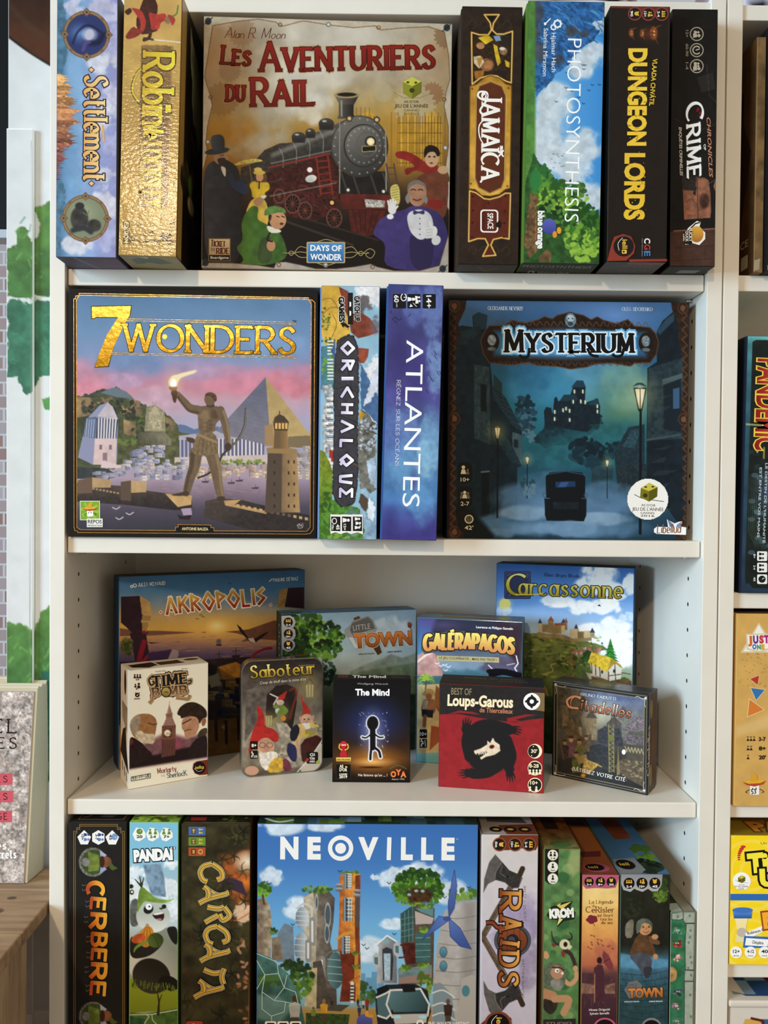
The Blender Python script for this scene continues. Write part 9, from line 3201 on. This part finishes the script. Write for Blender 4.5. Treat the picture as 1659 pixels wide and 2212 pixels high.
B = Box('black game box with scuffed white corners beside the slim brown box, upper right edge',5,(0.8250,-0.012,0.2743),0.062,0.287,0.27,body='#171717',split='none')
a = B.art('front',[(0,0),(62,0),(62,287),(0,287)],scale=.5)
a.fill('#19191a',tex=.2,ts=30)
a.poly([(0,281),(16,283),(30,287),(0,287)],'#c4c0b4',wob=2,tex=.3)
a.poly([(0,0),(8,0),(2,2)],'#c4c0b4')
a.line([(.4,60),(.4,240)],.5,'#6a6864')
a.done()
B.done()

B = Box('teal-edged black game box with red and yellow title, second shelf of right bookcase',5,(0.8048,0.0,-0.1056),0.072,0.306,0.26,tilt=.0105,body='#17242c',split='right',lid=.99,base='#141a26',faces={'left': '#1c2436','top': '#4c8a90'})
a = B.art('front',[(408,140),(799,145),(757,1850),(365,1847)],scale=3.07)
a.vgrad((140,'#6cb8b8'),(200,'#4a8c90'),(420,'#3c6c7c'),(1000,'#2c4a5c'),(1850,'#24364a'),tex=.2)
a.poly([(438,178),(460,165),(540,165),(560,190),(800,190),(760,1830),(440,1820),(420,1790),(395,1790),(390,1750),(415,1000)],'#1a211f',tex=.3,ts=60)
a.glow(540,1180,130,260,'#4c6c94',.7)
a.scatter(420,560,900,1600,40,lambda X,Y,r: a.ell(X,Y,24,16,r.choice(['#141a18','#2c4444','#5c7c8c']),.5),3)
for k in range(6):
 a.line([(420 + 13 * k,1060),(412 + 13 * k,1440),(460 + 13 * k,1540)],3,'#54685c',a=.7)
a.line([(400,725),(560,735)],10,'#c8d88c',a=.8,soft=6)
a.line([(518,880),(516,950)],8,'#e0c85c',a=.8,soft=5)
a.text('PANDEMIC',(482,290),(462,895),150,('#d85040','#8c1c18'),.03,outline=(.045,'#f0d050'))
a.text("LE DESTIN DE L'HUMANITÉ",(528,982),(510,1515),16,'#c8d4d8',.01)
a.text('EST ENTRE VOS MAINS',(490,1012),(474,1478),16,'#c8d4d8',.01)
for y,t_ in ((1602,'8+'),(1678,'2-4'),(1756,'45')):
 a.vrect(474,y - 32,540,y + 32,'#f0f0ee',8)
 if t_ == '45':
  a.vell(506,y,24,24,'#17201f')
  a.vline([(506,y),(520,y - 8)],4,'#f0f0ee')
 else:
  for k in (-1,1):
   icon_person(a,500,y + 14 * k,14,'#17201f',0)
 a.text(t_,(450,y - 14),(449,y + 14),14,'#e8e8e4',.02)
a.vell(474,908,7,7,'#9a9a98')
a.done()
B.done()

B = Box('sand-coloured game box with colourful triangles and hatted card, middle shelf of the right bookcase',5,(0.8008,0.0,-0.3621),0.0805,0.2323,0.2,body='#c89c54',split='right',lid=.985,base='#b88c48',faces={'left': '#d0a860','top': '#5a4424'})
a = B.art('front',[(267,103),(609,106),(587,1098),(246,1096)],scale=2.37)
a.fill('#d2a65c',tex=.06,ts=60)
a.poly([(250,690),(430,620),(610,560),(610,640),(250,740)],'#e0c084',a=.6,soft=20)
a.scatter(270,430,300,480,50,lambda X,Y,r: a.ell(X,Y,4,3,'#a87c34',.7),3)
a.vpoly([(378,150),(282,305),(480,305)],'#dccca4')
a.vpoly([(378,162),(298,298),(462,298)],'#f4f0e6')
a.vpoly([(310,208),(450,206),(448,285),(380,305),(315,288)],'#d8c8a4')
a.vpoly([(318,214),(444,212),(440,278),(380,296),(322,282)],'#f6f2ea')
for t_,x0,x1,y,c in (('J',322,344,258,'#d86a2c'),('U',348,376,256,'#6a3c8c'),('S',380,404,255,'#c83c4c'),('T',404,432,254,'#a82c7c'),('O',344,366,286,'#3c78b8'),('N',368,388,288,'#4c9c5c'),('E',390,408,287,'#d8a02c')):
 a.text(t_,(x0,y),(x1,y - 1),38 if y < 270 else 24,c,.07)
for p,c in (([(332,440),(378,422),(370,470)],'#b8382c'),([(335,486),(406,496),(362,548)],'#3474b0'),([(328,545),(400,598),(318,632)],'#d87c34')):
 m_ = np.mean(p,0)
 a.vpoly([tuple(m_ + (np.array(q) - m_) * 1.18) for q in p],'#e4c890')
 a.vpoly(p,c)
for y,t_,n in ((748,'3-7',3),(796,'8+',2),(842,"20'",1)):
 for k in range(n):
  a.vpoly([(310 + 16 * k,y + 10),(318 + 16 * k,y - 4),(326 + 16 * k,y + 10)],'#241c14')
  a.vpoly([(312 + 16 * k,y - 12),(324 + 16 * k,y - 12),(318 + 16 * k,y - 6)],'#241c14')
 a.text(t_,(374,y + 10),(410,y + 10),20,'#241c14',.04)
hat(a,350,975,60)
a.text('53',(334,1032),(360,1028),26,'#241c14',.02)
a.done()
B.done()

B = Box('bright yellow party game box with sand timer and blue stripe, lower right edge',5,(0.7985,0.0,-0.5541),0.2,0.1575,0.12,body='#c8a41c',split='none',faces={'top': '#8a701c','left': '#a8881c'})
a = B.art('front',[(229,1240),(1079,1245),(1066,1912),(218,1908)],scale=2.37,gain=1.25)
a.fill('#f0c81c',tex=.04)
for r in (60,110,160,210):
 a.ell(330,1420,r,r,'#ecd060',.6,ring=16)
 a.ell(330,1780,r,r,'#ecd060',.6,ring=16)
a.vpoly([(226,1542),(1072,1546),(1071,1580),(225,1576)],'#2c64a8')
a.text('Un jeu de Peter Sarrett',(382,1288),(640,1290),14,'#5c4a14',0)
for k in range(7):
 x,y = 292 - 9 * k + .9 * k * k,1300 + 11 * k
 a.vell(x,y,13 - k,7 - .5 * k,'#b8342c')
for t_,p0,p1,h in (("Time's",(318,1430),(640,1400),92),('Up!',(378,1500),(560,1490),84)):
 a.text(t_,p0,p1,h,'#f0d838',.07,outline=(.09,'#15130c'))
a.vell(284,1477,46,46,'#f2f0e8')
award(a,284,1472,.36,'2005')
a.vpoly([(238,1625),(338,1625),(334,1668),(244,1668)],('#5c8cd0','#1c4c94'))
a.vell(288,1626,52,15,'#3c6cb4')
a.vpoly([(248,1668),(314,1668),(304,1730),(312,1790),(250,1790),(262,1730)],('#e8d89c','#d8cc9c'))
a.vell(284,1740,26,24,'#b4ac9c')
a.vpoly([(300,1745),(425,1690),(425,1720),(312,1775)],'#f2f0e4')
a.vpoly([(296,1758),(470,1765),(470,1822),(290,1818)],'#2c64a8')
a.vpoly([(306,1768),(420,1776),(416,1812),(300,1806)],'#f2f0e4')
a.text('Robinson Crusoé',(314,1752),(440,1722),15,'#1c1c1c',.02)
a.text('Cléopâtre',(336,1796),(394,1802),16,'#1c1c1c',.02)
a.text('Party',(396,1716),(600,1690),76,'#e8a02c',.07,outline=(.08,'#8a3c1c'))
for x,t_,u_ in ((255,'12+','âge'),(328,'4-12','joueurs'),(400,'40','minutes')):
 a.vell(x,1842,30,30,'#f4f2ea')
 a.text(t_,(x - 17,1845),(x + 18,1845),17,'#1c1c1c',.03)
 a.text(u_,(x - 14,1862),(x + 14,1862),7,'#1c1c1c',.02)
a.done()
a = B.art('top',[(0,0),(200,0),(200,120),(0,120)],scale=.7)
a.fill('#8c7420',tex=.1)
a.text('PARTY',(34,108),(150,108),28,'#c8872c',.05,outline=(.06,'#5a2c14'))
a.done()
B.done()

root = tag(empty('game_box',(0.7995,0.0,-0.8098 + ZO)),'white lidded game box with blue checked print and fried egg, lowest right corner','board game',GROUPS[5])
b = MB()
b.box(.002,.238,.002,.238,0,.203,'#d8d0c4',0,.004)
a = Art(b,((.002,.002,.203),(.236,0,0),(0,0,-.203)),[(0,0),(236,0),(236,203),(0,203)],0,1.3,.6)
a.fill('#d8d0c4')
a.poly([(24,14),(236,14),(236,190),(24,190)],'#34608c')
a.poly([(18,14),(34,13),(40,22),(38,40),(30,32),(16,20)],'#d8a84c')
a.line([(26,13),(40,16),(41,30)],3,'#5a1c1c')
a.done()
b.build('base_tray',[M_PRINT],root)
b = MB()
b.box(0,.24,0,.24,.2035,.2125,'#dcd4c8',0,.003)
a = Art(b,((0,.24,.2125),(.24,0,0),(0,-.24,0)),[(0,0),(240,0),(240,240),(0,240)],0,1.3,.6)
a.fill('#dcd4c8')
a.poly([(10,5),(230,5),(230,232),(24,232),(14,224)],'#2c4a74')
for i in range(8):
 for j in range(8):
  if (i + j) % 2:
   a.poly([(10 + 28 * i,5 + 28 * j),(38 + 28 * i,5 + 28 * j),(38 + 28 * i,33 + 28 * j),(10 + 28 * i,33 + 28 * j)],'#7c96a8')
a.poly([(10,0),(24,0),(24,228),(10,222)],'#dcd4c8')
a.poly([(62,196),(90,198),(150,206),(150,232),(74,232)],'#5a1c1c',wob=4)
a.poly([(68,200),(96,202),(150,210),(150,232),(80,232)],'#d8b464',wob=4)
a.ell(118,224,32,18,'#e4d8b4')
a.ell(112,226,16,9,'#c8902c')
a.done()
b.build('lid',[M_PRINT],root)

# things on top of the bookcases
for x0,x1,z0,lab in ((0.47,0.70,0.5943,'pale lavender cloth bag with black spots lying on top of the middle bookcase'),(0.805,1.05,0.5916,'pale lavender cloth bag with black spots lying on top of the right bookcase')):
 bm = bmesh.new()
 bmesh.ops.create_uvsphere(bm,u_segments=40,v_segments=20,radius=1)
 b = MB()
 w,dd,hh = (x1 - x0) / 2,.09,.07
 nn_ = []
 for v in bm.verts:
  f = lambda t: math.copysign(abs(t) ** .45,t)
  nn_.append((f(v.co.x) * w,f(v.co.y) * dd,hh + f(v.co.z) * hh + (.004 * math.sin(v.co.x * 17) if v.co.z > 0 else 0)))
 P_ = np.array(nn_)
 d_ = np.min([np.hypot((P_[:,0] - cx),(P_[:,2] - .02)) for cx in (-w * .72,-w * .1,w * .6,w * .95)],0)
 cl = np.where((d_ < .016)[:,None],lin(rgb('#1c1c20')),lin(rgb('#c4bccc')))
 b.add(P_,[[v.index for v in f.verts] for f in bm.faces],np.hstack([cl,np.zeros((len(P_),1))]))
 bm.free()
 o = b.build('cloth_bag',[M_MATTE],smooth=True)
 o.location = ((x0 + x1) / 2,.13,z0 + ZO + .0006)
 tag(o,lab,'bag','cloth bags on the bookcases')
# ------------------------------------------------------------------ crate and book at the left edge
M_WOOD = noisy(principled('rough_pine',(.4,.26,.14),0.7),(0.22,0.13,0.07),(0.42,0.28,0.16),9,6,(1.2,9,9),.25,.3,.7)
M_WOOD2 = noisy(principled('rough_pine_upright',(.4,.26,.14),0.7),(0.24,0.15,0.09),(0.44,0.31,0.19),9,6,(9,9,1.2),.25,.3,.7)
M_KNOT = noisy(principled('pine_knot',(.12,.07,.04),0.8),(0.08,0.045,0.03),(0.18,0.10,0.06),60)
zc = ZO - 0.483
root = tag(empty('wooden_crate',(-0.30,-0.15,0)),'rough brown wooden crate standing against the left side of the white bookcase','crate')

def plank(name,x0,x1,y0,y1,z0,z1,m=M_WOOD):
 return slab(name,x0 + .30,x1 + .30,y0 + .15,y1 + .15,z0,z1,m,root,.002)

for k,(y0,y1) in enumerate(((-0.40,-0.29),(-0.288,-0.18),(-0.178,-0.065),(-0.063,0.030),(0.032,0.092))):
 p = plank('top_board',-0.62,-0.0205,y0,y1,zc - .016,zc - (.0006 * (k % 2)))
 if k == 3:
  for x,y,r in ((-.075,-.018,.007),(-.10,-.035,.005),(-.068,.012,.0035)):
   b = MB()
   b.add([(x + .30 + 1.6 * r * math.cos(t * .5236),y + .15 + r * math.sin(t * .5236),zc - .0004) for t in range(12)],[list(range(12))],[0,0,0,0])
   b.build('knot',[M_KNOT],p)
for y0,y1 in ((-0.395,-0.315),(-0.305,-0.228),(-0.220,-0.126),(-0.120,-0.048)):
 plank('side_board',-0.034,-0.0225,y0,y1,0,zc - .0165,M_WOOD2)
 plank('side_board',-0.618,-0.606,y0,y1,0,zc - .0165,M_WOOD2)
for z0 in (.05,.36,.70):
 plank('rail',-0.046,-0.0345,-0.395,0.088,z0,z0 + .055)
for k in range(7):
 plank('front_board',-0.605 + .081 * k,-0.530 + .081 * k,-0.398,-0.386,0,zc - .0165,M_WOOD2)
plank('back_board',-0.60,-0.0205,0.1045,0.1095,zc - .05,zc + .036)
plank('back_board',-0.60,-0.0205,0.1045,0.1100,zc + .039,zc + .077)

bk = tag(empty('paperback_book',(-0.2185,0.046,zc + .0009),0,0,-0.125),'grey stone-textured paperback with red title tags standing on the wooden crate','book')
b = MB()
b.box(0,.15,-.0008,0,0,.236,'#a39488',0,0)
a = Art(b,((0,-.0008,.236),(.15,0,0),(0,0,-.236)),[(-495,285),(210,285),(147,1385),(-570,1385)],0,1.3,2.72)
a.fill('#a59890',tex=.5,ts=30)
a.mott(.5,9,6)
a.mott(.5,26,8,'#8c7468')
a.mott(.5,20,12,'#c8beb8')
a.poly([(-60,285),(18,290),(14,400),(-60,380)],'#7a6a60',a=.6,soft=8)
a.stroke('EL',(-34,522),(100,524),76,'#17120f',.14,.1,.08,gap=.35)
a.stroke('ES',(-12,614),(102,614),62,'#17120f',.14,.1,.08,gap=.35)
for y,x1,t_ in ((792,78,'ES'),(892,82,'ES'),(1006,75,'GE')):
 a.vpoly([(-330,y - 22),(x1,y - 36),(x1 + 2,y + 30),(-330,y + 40)],'#c4525c')
 a.stroke(t_,(-16,y + 17),(48,y + 15),36,'#2c1416',.13,.13,gap=.35)
a.stroke('es,',(-14,1192),(58,1190),46,'#f2eee8',.2,.12,.06,gap=.2)
a.stroke('crets',(-6,1242),(100,1240),46,'#f2eee8',.2,.12,.06,gap=.2)
a.done()
b.build('front_cover',[M_MATTE],bk)
b = MB()
n = 26
for k in range(n):
 y = .0004 + .036 * k / n
 b.box(.001,.1535 + .004 * k / n,y,y + .0011,.0002 + y * .127,.240 + .006 * math.sin(k * .9) * .3 + .010 * k / n,'#cfc4ac' if k % 3 else '#bfb296',0,0)
b.build('page_block',[M_MATTE],bk)
b = MB()
b.box(0,.158,.0366,.0376,.0051,.252,'#b4a68c',0,0)
b.build('back_cover',[M_MATTE],bk)
